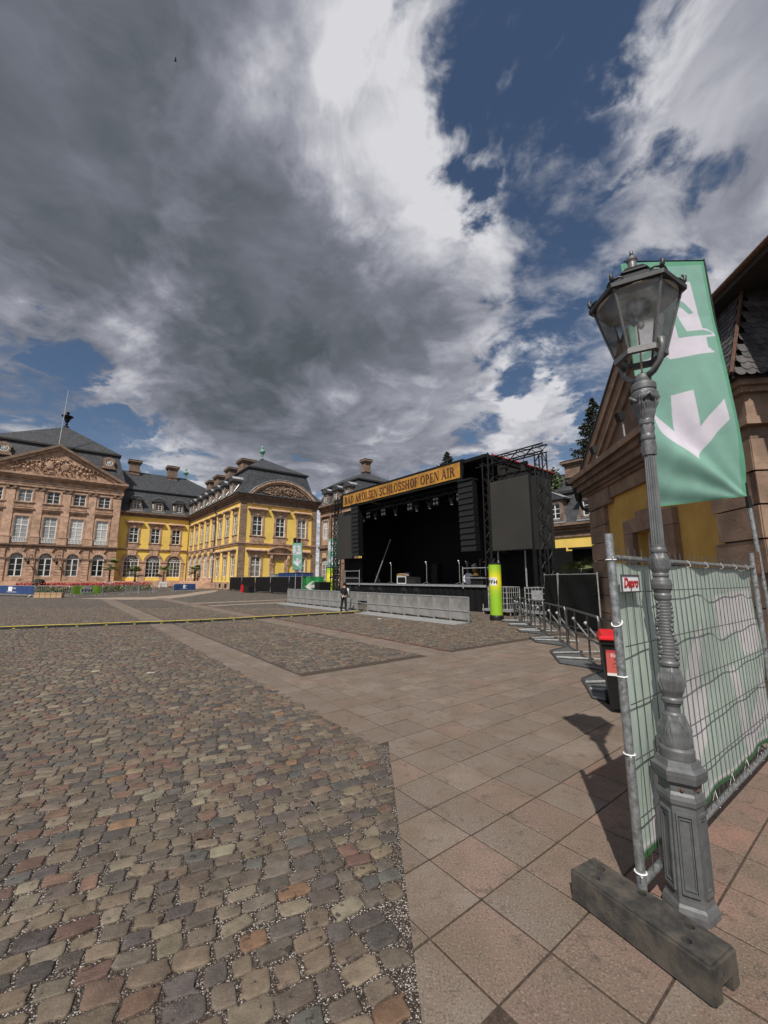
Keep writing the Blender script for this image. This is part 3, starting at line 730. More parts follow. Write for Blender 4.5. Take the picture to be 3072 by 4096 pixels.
for i, c in enumerate(upS):
    window(wing, FS, c-hw, c+hw, 9.4, 12.85, 2, 4, 'glass_dark', tr=11.3)
    surround(wing, FS, c-hw, c+hw, 9.4, 12.85, .34, .09, True); hood(wing, FS, c, 3.1, 14.05); sillpanel(wing, FS, c-1.2, c+1.2, 9.4, 8.1)
for c in loS:
    window(wing, FS, c-hw, c+hw, 2.25, 5.65, 2, 4, 'glass_dark', tr=4.2)
    surround(wing, FS, c-hw, c+hw, 1.6, 5.65, .34, .09, True); hood(wing, FS, c, 3.1, 6.8)
def archbay(par, fr, c, r_, z0, zs, name='arch_surround', key=True, mat_='sandstone', zt=7.6):
    m = MB(); m.band(fr, arcpts(c, zs, r_+.42, r_+.42), arcpts(c, zs, r_, r_), 0, .12)
    m.band(fr, arcpts(c, zs, r_+.50, r_+.50), arcpts(c, zs, r_+.38, r_+.38), .12, .18)
    o = m.build(name, mat_, par)
    if key:
        for k in (-1, 0, 1):
            a, b = k*.46, k*.62
            MB().extr(fr, [(c+a-.21, zs+r_-.12),(c+a+.21, zs+r_-.12),(c+b+.29, zt),(c+b-.29, zt)], .0, .22 if k else .26).build('keystone', 'sandstone_pink', o)
    return o
for c in arS:
    archbay(wing, FS, c, ha, 2.05, 5.65); window(wing, FS, c-ha, c+ha, 2.05, 5.65, 4, 4, 'glass_dark', d=-.22, arch=ha)
    for a_, b_ in ((c-2.15, c-ha), (c+ha, c+2.15)):
        m = MB(); m.fbox(FS, a_, b_, 1.3, 5.45, 0, .1); m.fbox(FS, a_, b_, 5.45, 5.8, 0, .24); m.build('arch_pier', 'sandstone_pink', wing)
quoins(wing, FE, .0, 1.12, 8.1, 15.0, 17); quoins(wing, FE, .0, 1.12, 1.2, 7.55, 15)
quoins(wing, FE, 13.75, WU, 8.1, 15.0, 17); quoins(wing, FE, 13.75, WU, 1.2, 7.55, 15)
quoins(wing, FS, 13.1, 13.75, 8.2, 15.0, 17, 'sandstone'); quoins(wing, FS, 13.1, 13.75, 1.2, 7.6, 15, 'sandstone')
m = MB()
for fr, L_ in ((FE, WU), (FS, LEN)):
    m.fbox(fr, -.22 if fr is FS else 0, L_, 7.58, 7.85, 0, .2); m.fbox(fr, -.32 if fr is FS else 0, L_, 7.85, 8.05, 0, .32)
m.build('string_course', 'sandstone', wing)
m = MB(); m.fbox(FE, -.12, WU+.1, 0, 1.25, 0, .14); m.fbox(FS, 0, 13.1, 0, 1.25, 0, .14); m.fbox(FS, 13.1, LEN, 0, 2.05, 0, .06); m.build('plinth', 'sandstone', wing)
m = MB()
for z0, z1, d in ((15.0,15.45,.18),(15.45,15.8,.34),(15.8,16.1,.62),(16.1,16.35,.85)):
    m.box(-d, WU+d, -d, LEN, z0, z1)
m.fbox(FE, 1.9, 13.0, 14.75, 15.4, 0, .30)
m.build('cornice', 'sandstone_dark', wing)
# curved pediment
m = MB(); c, hs, rise = 7.65, 6.6, 3.35
rad = (hs*hs+rise*rise)/(2*rise); zc = 16.35+rise-rad; a0 = math.asin((16.35-zc)/rad)
arc = lambda rr, n=24: [(c+(rr)*math.cos(a0+(math.pi-2*a0)*i/n), zc+rr*math.sin(a0+(math.pi-2*a0)*i/n)) for i in range(n+1)]
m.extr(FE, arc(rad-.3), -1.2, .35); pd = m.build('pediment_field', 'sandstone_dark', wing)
m = MB(); m.band(FE, arc(rad), arc(rad-.42), -1.4, .75); m.band(FE, arc(rad-.42), arc(rad-.75), -1, .55); m.build('pediment_arch', 'sandstone', wing)
MB().band(FE, arc(rad+.07), arc(rad-.02), -1.6, .82).build('pediment_flashing', 'lead', wing)
relief(wing, F((0,-.36,0),(1,0,0),(0,-1,0)), lambda a, b: abs(a-c) < 4.6*(1-(b-16.4)/4), 110, c, 17.55, 4.3, 1.3, 'sandstone_brown')
# portal of the end facade (walled up, yellow)
m = MB(); c = 7.42
m.fbox(FE, c-1.75, c-1.02, 1.2, 5.2, 0, .25); m.fbox(FE, c+1.02, c+1.75, 1.2, 5.2, 0, .25); m.fbox(FE, c-1.05, c+1.05, 5.15, 5.6, 0, .25)
m.fbox(FE, c-1.5, c+1.5, 5.6, 6.1, 0, .2); m.fbox(FE, c-.75, c+.75, 5.85, 6.15, .2, .3)
m.fbox(FE, c-2.35, c+2.35, 6.1, 6.35, 0, .7); m.extr(FE, arcpts(c, 6.35, 2.1, 1.0), 0, .22); m.band(FE, arcpts(c, 6.35, 2.4, 1.22), arcpts(c, 6.35, 2.15, .98), 0, .75)
o = m.build('portal', 'sandstone', wing)
for s_ in (-1, 1):
    m = MB(); x = c+s_*1.62
    m.extr(F(FE.pt(x-.22,0,0),(0,-1,0),(1,0,0)), [(0,4.2),(.3,4.3),(.35,4.7),(.62,5.4),(.62,6.1),(0,6.1)], 0, .44); m.build('console', 'sandstone_pink', o)
# roof
m = MB(); e = .85; zb, bi = 22.1, 2.05
P0 = [(-e,-e,16.35),(WU+e,-e,16.35),(WU+e,LEN,16.35),(-e,LEN,16.35)]
Q0 = [(bi,bi,zb),(WU-bi+.5,bi,zb),(WU-bi+.5,LEN+2,zb),(bi,LEN+2,zb)]
mid = [(.75,.75,18.4),(WU-.75,.75,18.4),(WU-.75,LEN,18.4),(.75,LEN,18.4)]
for A_, B_ in ((P0, mid), (mid, Q0)):
    m.poly([A_[0],A_[1],B_[1],B_[0]]); m.poly([A_[1],A_[2],B_[2],B_[1]]); m.poly([A_[3],A_[0],B_[0],B_[3]])
rz = 25.3; rc = WU/2; ry = 6.6
T = [(bi-.3,bi-.3,zb),(WU-bi+.8,bi-.3,zb),(WU-bi+.8,LEN+8,zb),(bi-.3,LEN+8,zb)]; r0_, r1_ = (5.9,ry,rz),(5.9,LEN+8,rz)
m.poly([T[0],T[1],r0_]); m.poly([T[1],T[2],r1_,r0_]); m.poly([T[3],T[0],r0_,r1_])
m.build('roof', 'slate', wing)
m = MB(); m.box(bi-.45, WU-bi+.95, bi-.45, LEN+2, zb-.32, zb-.02); m.build('roof_break', 'ridge_dark', wing)
MB().path([(-e-.05,-e-.05,16.40),(WU+e,-e-.05,16.40)], .11, 6).path([(-e-.05,-e-.05,16.40),(-e-.05,LEN,16.40)], .11, 6).build('gutter', 'ridge_dark', wing)
FD = F((-.45,0,0), (0,1,0), (-1,0,0))
for c in (4.1, 8.7, 13.1, 17.5, 22.1, 26.4, 31.1, 35.2-1.2): dormer(wing, FD, c, 16.75, 2.0, 3.4, 2.6)
urn(wing, 5.9, ry, rz-.1, 2.7)
for y in (10.5, 18.5, 27.0, 33.5): chimney(wing, 4.2, y, 22.4, 25.7, 2.4, 3.0)
MB().path([(.3,13.35,16.2),(-.45,13.35,15.9),(-.5,13.35,15.0),(-.25,13.35,14.6),(-.2,13.35,1)], .09, 6).build('downpipe', 'metal_black', wing)
for i in range(5):
    MB().box(-1.2-.42*(5-i)+.2, .0, 13.8-.35*(5-i), LEN, i*.27, (i+1)*.27-.005*i).build('step', 'sandstone_pink', wing)
for k in range(3): MB().fbox(FS, 1.0+k*3.4, 2.2+k*3.4, .25, .95, .141, .16).build('cellar_window', 'metal_black', wing)
# ---------------------------------------------------------------- link (yellow, three arches)
link = thing('palace_link', 'yellow palace range with three arched doors between brown centre and side wing', 'building', PO, YAW)
FL = F((0,LEN,0), (1,0,0), (0,-1,0)); U0 = -14.4
cs = [-11.42, -7.17, -2.93]
holes = [(c-hw, c+hw, 9.7, 13.05) for c in cs] + [(c-ha, c+ha, 2.15, 5.62, ha) for c in cs]
MB().wall(FL, U0, 0, 0, 15.6, holes, .3).build('wall', 'plaster', link)
for c in cs:
    window(link, FL, c-hw, c+hw, 9.7, 13.05, 2, 4, 'glass_dark', tr=11.6); surround(link, FL, c-hw, c+hw, 9.7, 13.05, .36, .09, True)
    hood(link, FL, c, 3.4, 14.2); sillpanel(link, FL, c-1.2, c+1.2, 9.7, 8.45)
    archbay(link, FL, c, ha, 2.15, 5.62, zt=8.0); window(link, FL, c-ha, c+ha, 2.15, 5.62, 4, 4, 'glass_dark', d=-.22, arch=ha)
    for a_, b_ in ((c-2.12, c-ha), (c+ha, c+2.12)):
        m = MB(); m.fbox(FL, a_, b_, 1.3, 5.4, 0, .1); m.fbox(FL, a_, b_, 5.4, 5.75, 0, .24); m.build('arch_pier', 'sandstone_pink', link)
m = MB(); m.fbox(FL, U0, 0, 8.0, 8.2, 0, .2); m.fbox(FL, U0, 0, 8.2, 8.45, 0, .32); m.build('string_course', 'sandstone', link)
m = MB(); m.fbox(FL, U0, 0, 0, 1.4, 0, .2); m.build('plinth', 'sandstone', link)
m = MB()
for z0, z1, d in ((15.5,15.9,.25),(15.9,16.2,.55),(16.2,16.5,.85)): m.fbox(FL, U0, -d, z0, z1, 0, d)
m.build('cornice', 'sandstone_dark', link)
m = MB(); y0 = LEN
a = [(U0-1,y0-.85,16.5),(-.85,y0-.85,16.5),(.75,y0+.9,18.6),(U0-1,y0+.9,18.6)]; m.poly(a)
m.poly([(U0-1,y0+.9,18.6),(.75,y0+.9,18.6),(2.05,y0+2.1,22.1),(U0-1,y0+2.1,22.1)])
m.poly([(U0-2,y0+1.8,22.1),(9,y0+1.8,22.1),(-.4,y0+7.4,27.3),(U0-2,y0+7.4,27.3)]); m.poly([(9,y0+1.8,22.1),(9,y0+14,22.1),(-.4,y0+7.4,27.3)])
m.build('roof', 'slate', link)
m = MB(); m.box(U0-1, 2.3, y0+1.65, y0+3, 21.8, 22.06); m.build('roof_break', 'ridge_dark', link)
FD2 = F((0,LEN-.45,0), (1,0,0), (0,-1,0))
for c in (-11.45, -7.1, -2.8): dormer(link, FD2, c, 16.85, 2.0, 3.3, 2.6)
chimney(link, -11.8, y0+7.2, 26.3, 30.2, 2.1, 2.1); chimney(link, -3.6, y0+7.2, 26.0, 30.1, 2.1, 2.1); urn(link, -.4, y0+7.4, 27.2, 2.8)
for i in range(5): MB().box(U0-.1, 0-1.0, LEN-.9-.42*(5-i), LEN, i*.27, (i+1)*.27-.004*i).build('step', 'sandstone_pink', link)
MB().path([(-.25,y0-.3,16),(-.25,y0-.3,1)], .09, 6).build('downpipe', 'metal_black', link)
# ---------------------------------------------------------------- centre block (brown sandstone, triangular pediment)
ctr = thing('palace_centre', 'brown sandstone palace centre with pilasters, triangular pediment and coat of arms', 'building', PO, YAW)
YC = 33.5; FC = F((0,YC,0), (1,0,0), (0,-1,0)); L0, L1 = -37.3, -14.4
bc = [-34.3, -30.08, -25.85, -21.65, -17.45]
holes = []
for c in bc: holes += [(c-1.02, c+1.02, 16.5, 18.9), (c-1.05, c+1.05, 8.7, 13.75), (c-1.0, c+1.0, 2.3, 5.72, 1.0)]
m = MB(); m.wall(FC, L0, L1, 0, 20, holes, .38); m.poly([(L1,YC,0),(L1,YC+3,0),(L1,YC+3,20),(L1,YC,20)]); m.build('wall', 'sandstone', ctr)
for c in bc:
    window(ctr, FC, c-1.02, c+1.02, 16.5, 18.9, 2, 3, 'glass_grey', d=-.2, fw=.12, mul=.14)
    surround(ctr, FC, c-1.02, c+1.02, 16.5, 18.9, .32, .1, True, 'sandstone_pink')
    window(ctr, FC, c-1.05, c+1.05, 8.7, 13.75, 2, 6, 'glass_blind', d=-.2, fw=.13, mul=.15, tr=12.0, trw=.2)
    surround(ctr, FC, c-1.05, c+1.05, 8.7, 13.75, .34, .1, True, 'sandstone_pink')
    m = MB(); m.fbox(FC, c-1.45, c+1.45, 15.5, 16.35, 0, .16); m.fbox(FC, c-1.6, c+1.6, 16.3, 16.5, 0, .34); m.fbox(FC, c-1.6, c+1.6, 15.1, 15.35, 0, .42); m.fbox(FC, c-1.5, c+1.5, 14.8, 15.1, 0, .28); m.build('apron', 'sandstone', ctr)
    m = MB(); z = 8.72
    m.fbox(FC, c-1.0, c+1.0, z, z+.08, .02, .1); m.fbox(FC, c-1.0, c+1.0, z+.92, z+1.0, .02, .1)
    for k in range(9): m.lathe([(.03,0),(.06,.2),(.075,.35),(.03,.6),(.045,.92)], 6, tuple(FC.pt(c-.92+k*.23, z, .06)))
    m.build('balustrade', 'white_paint', ctr)
    window(ctr, FC, c-1.0, c+1.0, 2.3, 5.72, 2, 3, 'glass_dark', d=-.28, arch=1.0, fw=.12, mul=.2)
    m = MB(); m.band(FC, arcpts(c, 5.72, 1.48, 1.42), arcpts(c, 5.72, 1.02, 1.02), 0, .2); m.build('arch_surround', 'sandstone_pink', ctr)
    for k in range(-2, 3):
        a, b = k*.30, k*.52
        MB().extr(FC, [(c+a-.14,7.0-.06*k*k),(c+a+.14,7.0-.06*k*k),(c+b+.25,7.85),(c+b-.25,7.85)], 0, .19).build('voussoir', 'sandstone_pink', ctr)
edges = [L0] + [x for c in bc for x in (c-1.5, c+1.5)] + [L1]
nC = 12
for i in range(0, len(edges), 2):                # rusticated piers between the arches: one stone course each
    a, b = edges[i], edges[i+1]
    for k in range(nC):
        z0_ = 1.4 + k*.55
        if z0_ > 7.4: break
        aa, bb = a, b
        if z0_ > 5.6: aa, bb = (a if i == 0 else a+.15), (b if i+2 >= len(edges) else b-.15)
        MB().fbox(FC, aa+.02, bb-.02, z0_+.035, z0_+.52, 0, .17).build('stone_course', 'sandstone_pink', ctr)
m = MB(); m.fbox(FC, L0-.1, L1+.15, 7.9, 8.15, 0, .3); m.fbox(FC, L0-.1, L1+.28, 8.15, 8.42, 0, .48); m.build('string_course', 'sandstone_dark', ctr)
m = MB(); m.fbox(FC, L0, L1+.1, 0, 1.4, 0, .22); m.build('plinth', 'sandstone', ctr)
for a, b in zip(bc, bc[1:]):                     # impost band
    MB().fbox(FC, a+1.02, b-1.02, 5.55, 5.85, 0, .26).build('impost', 'sandstone_dark', ctr)
MB().fbox(FC, bc[-1]+1.02, L1+.1, 5.55, 5.85, 0, .26).build('impost', 'sandstone_dark', ctr)
for c in [(a+b)/2 for a, b in zip(bc, bc[1:])] + [L1+.72-1.5, L0+.75]:
    m = MB(); m.fbox(FC, c-.66, c+.66, 10.0, 19.0, 0, .22); m.fbox(FC, c-.78, c+.78, 8.42, 9.75, 0, .3); m.fbox(FC, c-.74, c+.74, 9.75, 10.0, 0, .36)
    o = m.build('pilaster', 'sandstone_pink', ctr)
    m = MB(); m.fbox(FC, c-.72, c+.72, 18.75, 18.92, 0, .30)
    for s_ in (-1, 1):
        m.lathe([(.30,0),(.34,.1),(.34,.22),(.26,.3)], 10, (0,0,0)); 
        n_ = len(m.v)-40
        for q_ in range(n_, len(m.v)):
            x_, y_, z_ = m.v[q_]; m.v[q_] = tuple(FC.pt(c+s_*.55+x_, 19.12+y_, .1+z_))
    m.fbox(FC, c-.85, c+.85, 19.4, 19.52, 0, .42)
    m.build('capital', 'sandstone_dark', o)
m = MB()
for z0, z1, d in ((19.5,20.0,.28),(20.0,20.2,.36),(20.2,20.95,.26),(20.95,21.25,.55),(21.25,21.6,.85),(21.6,21.95,1.1)): m.box(L0-d, L1+d*.8, YC-d, YC+3, z0, z1)
m.build('entablature', 'sandstone', ctr)
ax_, az, bz = -25.85, 28.6, 21.95; x0, x1 = L0-1.0, L1+.9
MB().extr(FC, [(x0+1.6,bz),(x1-1.6,bz),(ax_,az-.9)], -1, .3).build('pediment_field', 'sandstone', ctr)
def rake(e0, e1, d): 
    m = MB(); m.band(FC, [(x0,bz+e1*0),(ax_,az-e0),(x1,bz)], [(x0+1.1,bz),(ax_,az-e1),(x1-1.1,bz)], -1.2, d); return m
rake(0,.55,1.1).build('pediment_rake', 'sandstone_dark', ctr)
m = MB(); m.band(FC, [(x0+1.0,bz),(ax_,az-.5),(x1-1.0,bz)], [(x0+2.2,bz),(ax_,az-1.05),(x1-2.2,bz)], -1, .7); m.build('pediment_rake_moulding', 'sandstone', ctr)
relief(ctr, F((0,YC-.3,0),(1,0,0),(0,-1,0)), lambda a, b: (b-22.2) < 4.6*(1-abs(a-ax_)/8.5), 130, ax_, 24.1, 7.2, 3.0, 'sandstone', 5)
m = MB(); e = .5
P0 = [(L0-e,YC+.2,21.9),(L1+e,YC+.2,21.9),(L1+e,YC+16,21.9),(L0-e,YC+16,21.9)]; Q0 = [(L0+1,YC+2,28.9),(L1-1.3,YC+2,28.9),(L1-1.3,YC+14,28.9),(L0+1,YC+14,28.9)]
for i in range(4): m.poly([P0[i],P0[(i+1)%4],Q0[(i+1)%4],Q0[i]])
T = [(L0+.6,YC+1.6,28.95),(L1-.9,YC+1.6,28.95),(L1-.9,YC+14.4,28.95),(L0+.6,YC+14.4,28.95)]
ra, rb = (-25.5,YC+6.5,34.6), (-25.6,YC+8,34.6)
m.poly([T[0],T[1],ra]); m.poly([T[1],T[2],rb,ra]); m.poly([T[2],T[3],rb]); m.poly([T[3],T[0],ra,rb])
m.build('roof', 'slate', ctr)
m = MB(); m.box(L0+.5, L1-.8, YC+1.5, YC+14.5, 28.6, 28.9); m.build('roof_break', 'ridge_dark', ctr)
for c in (-34.2, -17.4):                          # oval windows in the roof
    FO = F((0,YC+.85,0),(1,0,0),(0,-1,0)); m = MB(); n = 20
    oc = lambda r_: [(c+r_*math.cos(2*math.pi*i/n), 26.65+r_*math.sin(2*math.pi*i/n)) for i in range(n)]
    m.band(FO, oc(1.02), oc(.72), -1.2, .12, True); m.extr(FO, [(c-1.35,25.3),(c+1.35,25.3),(c+1.05,25.95),(c-1.05,25.95)], -1.0, .2); m.extr(FO, arcpts(c, 26.9, 1.15, 1.0), -1.6, .0)
    o = m.build('round_window', 'sandstone_brown', ctr)
    m = MB(); m.band(FO, oc(.74), oc(.60), -.2, .05, True)
    for k in range(4):
        a = math.pi*k/4; m.cyl(FO.pt(c-.66*math.cos(a), 26.65-.66*math.sin(a), 0), FO.pt(c+.66*math.cos(a), 26.65+.66*math.sin(a), 0), .035, n=4)
    m.band(FO, oc(.38), oc(.31), -.05, .03, True); m.build('frame', 'white_paint', o)
    MB().poly([FO.pt(a, b, -.06) for a, b in oc(.72)]).build('glass', 'glass_dark', o)
urn(ctr, -25.5, YC+7, 34.3, 4.0, 'metal_black', wide=True)
MB().cyl((-26.1,YC-.2,28.3),(-25.75,YC-.2,40.4), .10, .05, 6).build('flagpole', 'galv_far', ctr)
for i in range(5): MB().box(L0, L1+.8, YC-.9-.42*(5-i), YC, i*.28, (i+1)*.28).build('step', 'sandstone_pink', ctr)
for c in (-27.95, -23.75):                        # wall lanterns on brackets
    m = MB(); m.path([FC.pt(c+.1,6.4,.1), FC.pt(c-.2,6.2,.6), FC.pt(c-.3,5.3,.9)], .05, 5); m.path([FC.pt(c+.6,3.6,.1), FC.pt(c-.2,4.6,.9)], .04, 5)
    m.lathe([(.12,0),(.26,.5),(.3,.6),(.1,.8),(.02,.95)], 6, tuple(FC.pt(c-.3,4.5,.9))); m.build('wall_lantern', 'metal_black', ctr)
# ---------------------------------------------------------------- brown pavilion beside the wing and the long low range behind the stage
pav = thing('brown_pavilion', 'brown sandstone pavilion with tall chimney between yellow wing and stage', 'building', PO, YAW)
UP = 15.6; FP = F((UP,-12.4,0), (0,1,0), (-1,0,0)); LP_ = 12.4
cs2 = [2.3, 6.3, 10.2]
holes = [(c-.95, c+.95, 9.2, 12.7) for c in cs2] + [(c-1.2, c+1.2, 1.6, 4.6, 1.2) for c in cs2]
m = MB(); m.wall(FP, 0, LP_, 0, 14.8, holes, .3); m.poly([(UP,-12.4,0),(UP+13,-12.4,0),(UP+13,-12.4,14.8),(UP,-12.4,14.8)]); m.build('wall', 'sandstone_dark', pav)
for c in cs2:
    window(pav, FP, c-.95, c+.95, 9.2, 12.7, 2, 4, 'glass_blind', tr=11.2); surround(pav, FP, c-.95, c+.95, 9.2, 12.7, .3, .1)
    m = MB(); m.fbox(FP, c-1.5, c+1.5, 13.5, 13.75, 0, .45); m.fbox(FP, c-1.25, c+1.25, 8.05, 9.2, 0, .1); m.build('apron', 'sandstone', pav)
    archbay(pav, FP, c, 1.2, 1.6, 4.6, zt=6.6); window(pav, FP, c-1.2, c+1.2, 1.6, 4.6, 4, 3, 'glass_dark', arch=1.2, d=-.2)
m = MB(); m.fbox(FP, -.2, LP_, 7.5, 7.9, 0, .3); m.build('string_course', 'sandstone_dark', pav)
m = MB()
for z0, z1, d in ((14.6,15.0,.25),(15.0,15.3,.5),(15.3,15.6,.8)): m.box(UP-d, UP+13, -12.4-d, 0, z0, z1)
m.build('cornice', 'sandstone_dark', pav)
m = MB(); 
P0 = [(UP-.8,-13.2,15.6),(UP+13.8,-13.2,15.6),(UP+13.8,0,15.6),(UP-.8,0,15.6)]; Q0 = [(UP+1.6,-10.8,19.7),(UP+11.4,-10.8,19.7),(UP+11.4,0,19.7),(UP+1.6,0,19.7)]
for i in (0,1,3): m.poly([P0[i],P0[(i+1)%4],Q0[(i+1)%4],Q0[i]])
T = [(UP+1.2,-11.2,19.7),(UP+11.8,-11.2,19.7),(UP+11.8,2,19.7),(UP+1.2,2,19.7)]; a_, b_ = (UP+6.5,-6,22.6),(UP+6.5,2,22.6)
m.poly([T[0],T[1],a_]); m.poly([T[1],T[2],b_,a_]); m.poly([T[3],T[0],a_,b_]); m.build('roof', 'slate', pav)
m = MB(); m.box(UP+1.05, UP+12, -11.35, 2, 19.4, 19.68); m.build('roof_break', 'ridge_dark', pav)
chimney(pav, UP+6.5, -6.2, 21.8, 25.3, 1.25, 1.25)
FD3 = F((UP-.58,-12.4,0), (0,1,0), (-1,0,0))
for c in (1.9, 5.7, 9.4): dormer(pav, FD3, c, 15.8, 1.7, 2.9, 2.4)
low = thing('low_range', 'long low yellow range with gabled dormers and slate mansard behind the stage', 'building', PO, YAW)
FW = F((UP+.6,-70,0), (0,1,0), (-1,0,0)); LW = 57.5; ze = 7.25
MB().wall(FW, 0, LW, 0, 6.3, [], .2).build('wall', 'plaster', low)
m = MB()
for z0, z1, d in ((5.95,6.45,.12),(6.45,6.8,.3),(6.8,7.05,.55),(7.05,7.3,.75)): m.fbox(FW, 0, LW, z0, z1, 0, d)
m.build('cornice', 'sandstone_dark', low)
m = MB(); xe = UP+.6
m.poly([(xe-.75,-70,7.3),(xe-.75,-12.4,7.3),(xe+1.1,-12.4,10.8),(xe+1.1,-70,10.8)][::-1]); m.poly([(xe+.8,-70,10.85),(xe+.8,-12.4,10.85),(xe+6,-12.4,14),(xe+6,-70,14)][::-1]); m.build('roof', 'slate', low)
m = MB(); m.box(xe+.65, xe+2, -70, -12.5, 10.55, 10.82); m.build('roof_break', 'ridge_dark', low)
FD4 = F((xe-.58,-70,0), (0,1,0), (-1,0,0))
for w_ in (-59.0, -55.0, -51.6, -48.2, -44.8, -41, -37, -33, -29, -25, -21, -17): dormer(low, FD4, 70+w_, 7.45, 1.7, 3.1, 2.2, True)
chimney(low, xe+4.6, -48.1, 12.4, 15.0, 1.5, 1.7); chimney(low, xe+4.6, -30, 12.6, 15.6, 1.9, 2.2)
# ================================================================ court: strips, stage, barriers
def text_mesh(txt, size, mat_, parent, fr, s, z, d, sx=1.0, bold=.0, name='lettering', shear=0.0, align='CENTER', ext=.004):
    cu = bpy.data.curves.new('t', 'FONT'); cu.body = txt; cu.size = size; cu.align_x = align; cu.align_y = 'CENTER'; cu.offset = bold; cu.shear = shear; cu.resolution_u = 3; cu.extrude = ext; cu.space_character = 1.0 + (.18 if bold > .008 else 0)
    to = bpy.data.objects.new('t', cu); COL.objects.link(to)
    dg = bpy.context.evaluated_depsgraph_get(); me = bpy.data.meshes.new_from_object(to.evaluated_get(dg))
    bpy.data.objects.remove(to, do_unlink=True)
    for v in me.vertices:
        x, y, e = v.co; v.co = fr.pt(s+x*sx, z+y, d+e)
    me.materials.clear(); me.materials.append(M[mat_]); me.name = name
    o = bpy.data.objects.new(name, me); COL.objects.link(o); o.parent = parent
    return o
def gsheet(name, px, z, m): 
    return tag(MB().poly([(ground(*p).x, ground(*p).y, z) for p in px]).build(name, m), kind='structure')
mat('pale_strip', (.29,.225,.175), .85, .15, 1.5, coord='Object')
mat('gutter_red', (.13,.055,.042), .8, .3, 6)
gsheet('pale_path', [(300,2394),(470,2389),(600,2388),(720,2378),(800,2366),(872,2359),(862,2367),(760,2384),(650,2397),(500,2398)], -.016, 'pale_strip')
gsheet('paving_strip', [(740,2413),(900,2406),(1150,2397),(1150,2399),(900,2409),(742,2416)], -.016, 'pale_strip')
gsheet('paving_strip', [(775,2424),(900,2418),(1140,2407),(1140,2410),(900,2421),(778,2428)], -.016, 'pale_strip')
ga, gb = 8.21, 8.33
tag(MB().poly([tuple((AX*a+BX*b)+Vector((0,0,.006))) for a, b in ((ga,7.86),(gb,7.86),(gb,34),(ga,34))]).build('drain_channel', 'gutter_red'), kind='structure')
# ---------------------------------------------------------------- truss helper
def truss(m, p0, p1, w=.32, step=.42, r_=.026, up=(0,0,1)):
    r_ *= 1.45
    p0, p1 = Vector(p0), Vector(p1); ax = (p1-p0); L = ax.length; ax.normalize()
    u = ax.cross(Vector(up)); u = u.normalized() if u.length > .01 else Vector((1,0,0)); v = ax.cross(u)
    cor = [u*a*w/2 + v*b*w/2 for a, b in ((-1,-1),(1,-1),(1,1),(-1,1))]
    for c in cor: m.cyl(p0+c, p1+c, r_, n=5)
    n = max(1, int(L/step))
    for i in range(n):
        a, b = p0+ax*(L*i/n), p0+ax*(L*(i+1)/n)
        for k in range(4):
            c0, c1 = cor[k], cor[(k+1)%4]
            m.cyl(a+c0, b+c1, r_*.55, n=3, caps=False) if (i+k) % 2 else m.cyl(a+c1, b+c0, r_*.55, n=3, caps=False)
# ---------------------------------------------------------------- stage
SO = pal(-4, -47)
stage = thing('stage', 'black open air concert stage with truss towers and dark roof', 'stage', SO, YAW)
m = MB(); m.box(0.05, 6.3, -7.6, 7.2, 1.33, 1.52); m.build('deck', 'tarp', stage)
m = MB(); m.box(-.02, .05, -7.6, 7.2, 1.40, 1.53); m.build('deck_edge', 'galv_far', stage)
m = MB()
for k in range(60):
    y0, y1 = -7.6+k*14.8/60, -7.6+(k+1)*14.8/60; x0, x1 = (.06 if k % 2 else .11), (.11 if k % 2 else .06)
    m.poly([(x0,y0,0),(x1,y1,0),(x1,y1,1.4),(x0,y0,1.4)][::-1])
m.build('skirt', 'tarp', stage)
m = MB(); m.box(6.2, 6.3, -7.6, 7.2, 1.5, 8.6); m.build('backdrop', 'cloth_black', stage)
for s0, s1 in ((6.7, 6.8), (-7.7, -7.6)):
    m = MB(); m.box(1.5 if s0 > 0 else .6, 6.2, s0, s1, 1.5, 8.6); m.build('side_curtain', 'cloth_black', stage)
m = MB(); m.hexa([(-.5,-8.3,8.80),(6.8,-8.3,8.55),(6.8,7.4,8.55),(-.5,7.4,8.80),(-.5,-8.3,9.0),(6.8,-8.3,9.02),(6.8,7.4,8.75),(-.5,7.4,9.0)])
m.hexa([(-.62,-6.6,7.75),(-.55,-6.6,7.75),(-.55,6.9,7.75),(-.62,6.9,7.75),(-.62,-6.6,9.05),(-.3,-6.6,9.12),(-.3,6.9,9.12),(-.62,6.9,9.05)])
m.build('roof', 'tarp', stage)
MB().path([(.2,-8.32,9.04),(4,-8.34,9.05),(6.8,-8.32,9.04)], .05, 6).build('roof_piping', 'red_cloth', stage)
m = MB(); m.poly([(.6,-8.28,3.3),(6.5,-8.28,3.3),(6.5,-8.28,8.6),(.6,-8.28,8.6)]); m.build('side_wall', 'tarp_grey', stage)
for yy, tt, xx in ((-8.1,9.1,-.1), (8.35,9.0,-.1), (6.9,8.9,1.6), (-11.45,8.3,-.1), (8.85, 8.6, -.1)):
    m = MB(); truss(m, (xx,yy,0), (xx,yy,tt), .42 if yy != 6.9 else .3, .45, .028, (1,0,0)); m.box(xx-.35, xx+.35, yy-.35, yy+.35, 0, .06); m.build('truss_tower', 'metal_black', stage)
m = MB(); truss(m, (.1,-6.6,7.45), (.1,6.8,7.45), .34, .45, .026); m.build('front_truss', 'metal_black', stage)
m = MB(); truss(m, (-.1,-7.4,8.55), (-.1,-11.75,8.55), .40, .45, .028); m.build('screen_truss', 'metal_black', stage)
m = MB(); truss(m, (-.1,7.0,8.6), (-.1,9.0,8.6), .36, .4, .026); m.build('screen_truss', 'metal_black', stage)
m = MB(); truss(m, (.25,-8.4,7.55), (.25,-11.0,7.55), .3, .4, .024); m.build('screen_bar', 'metal_black', stage)
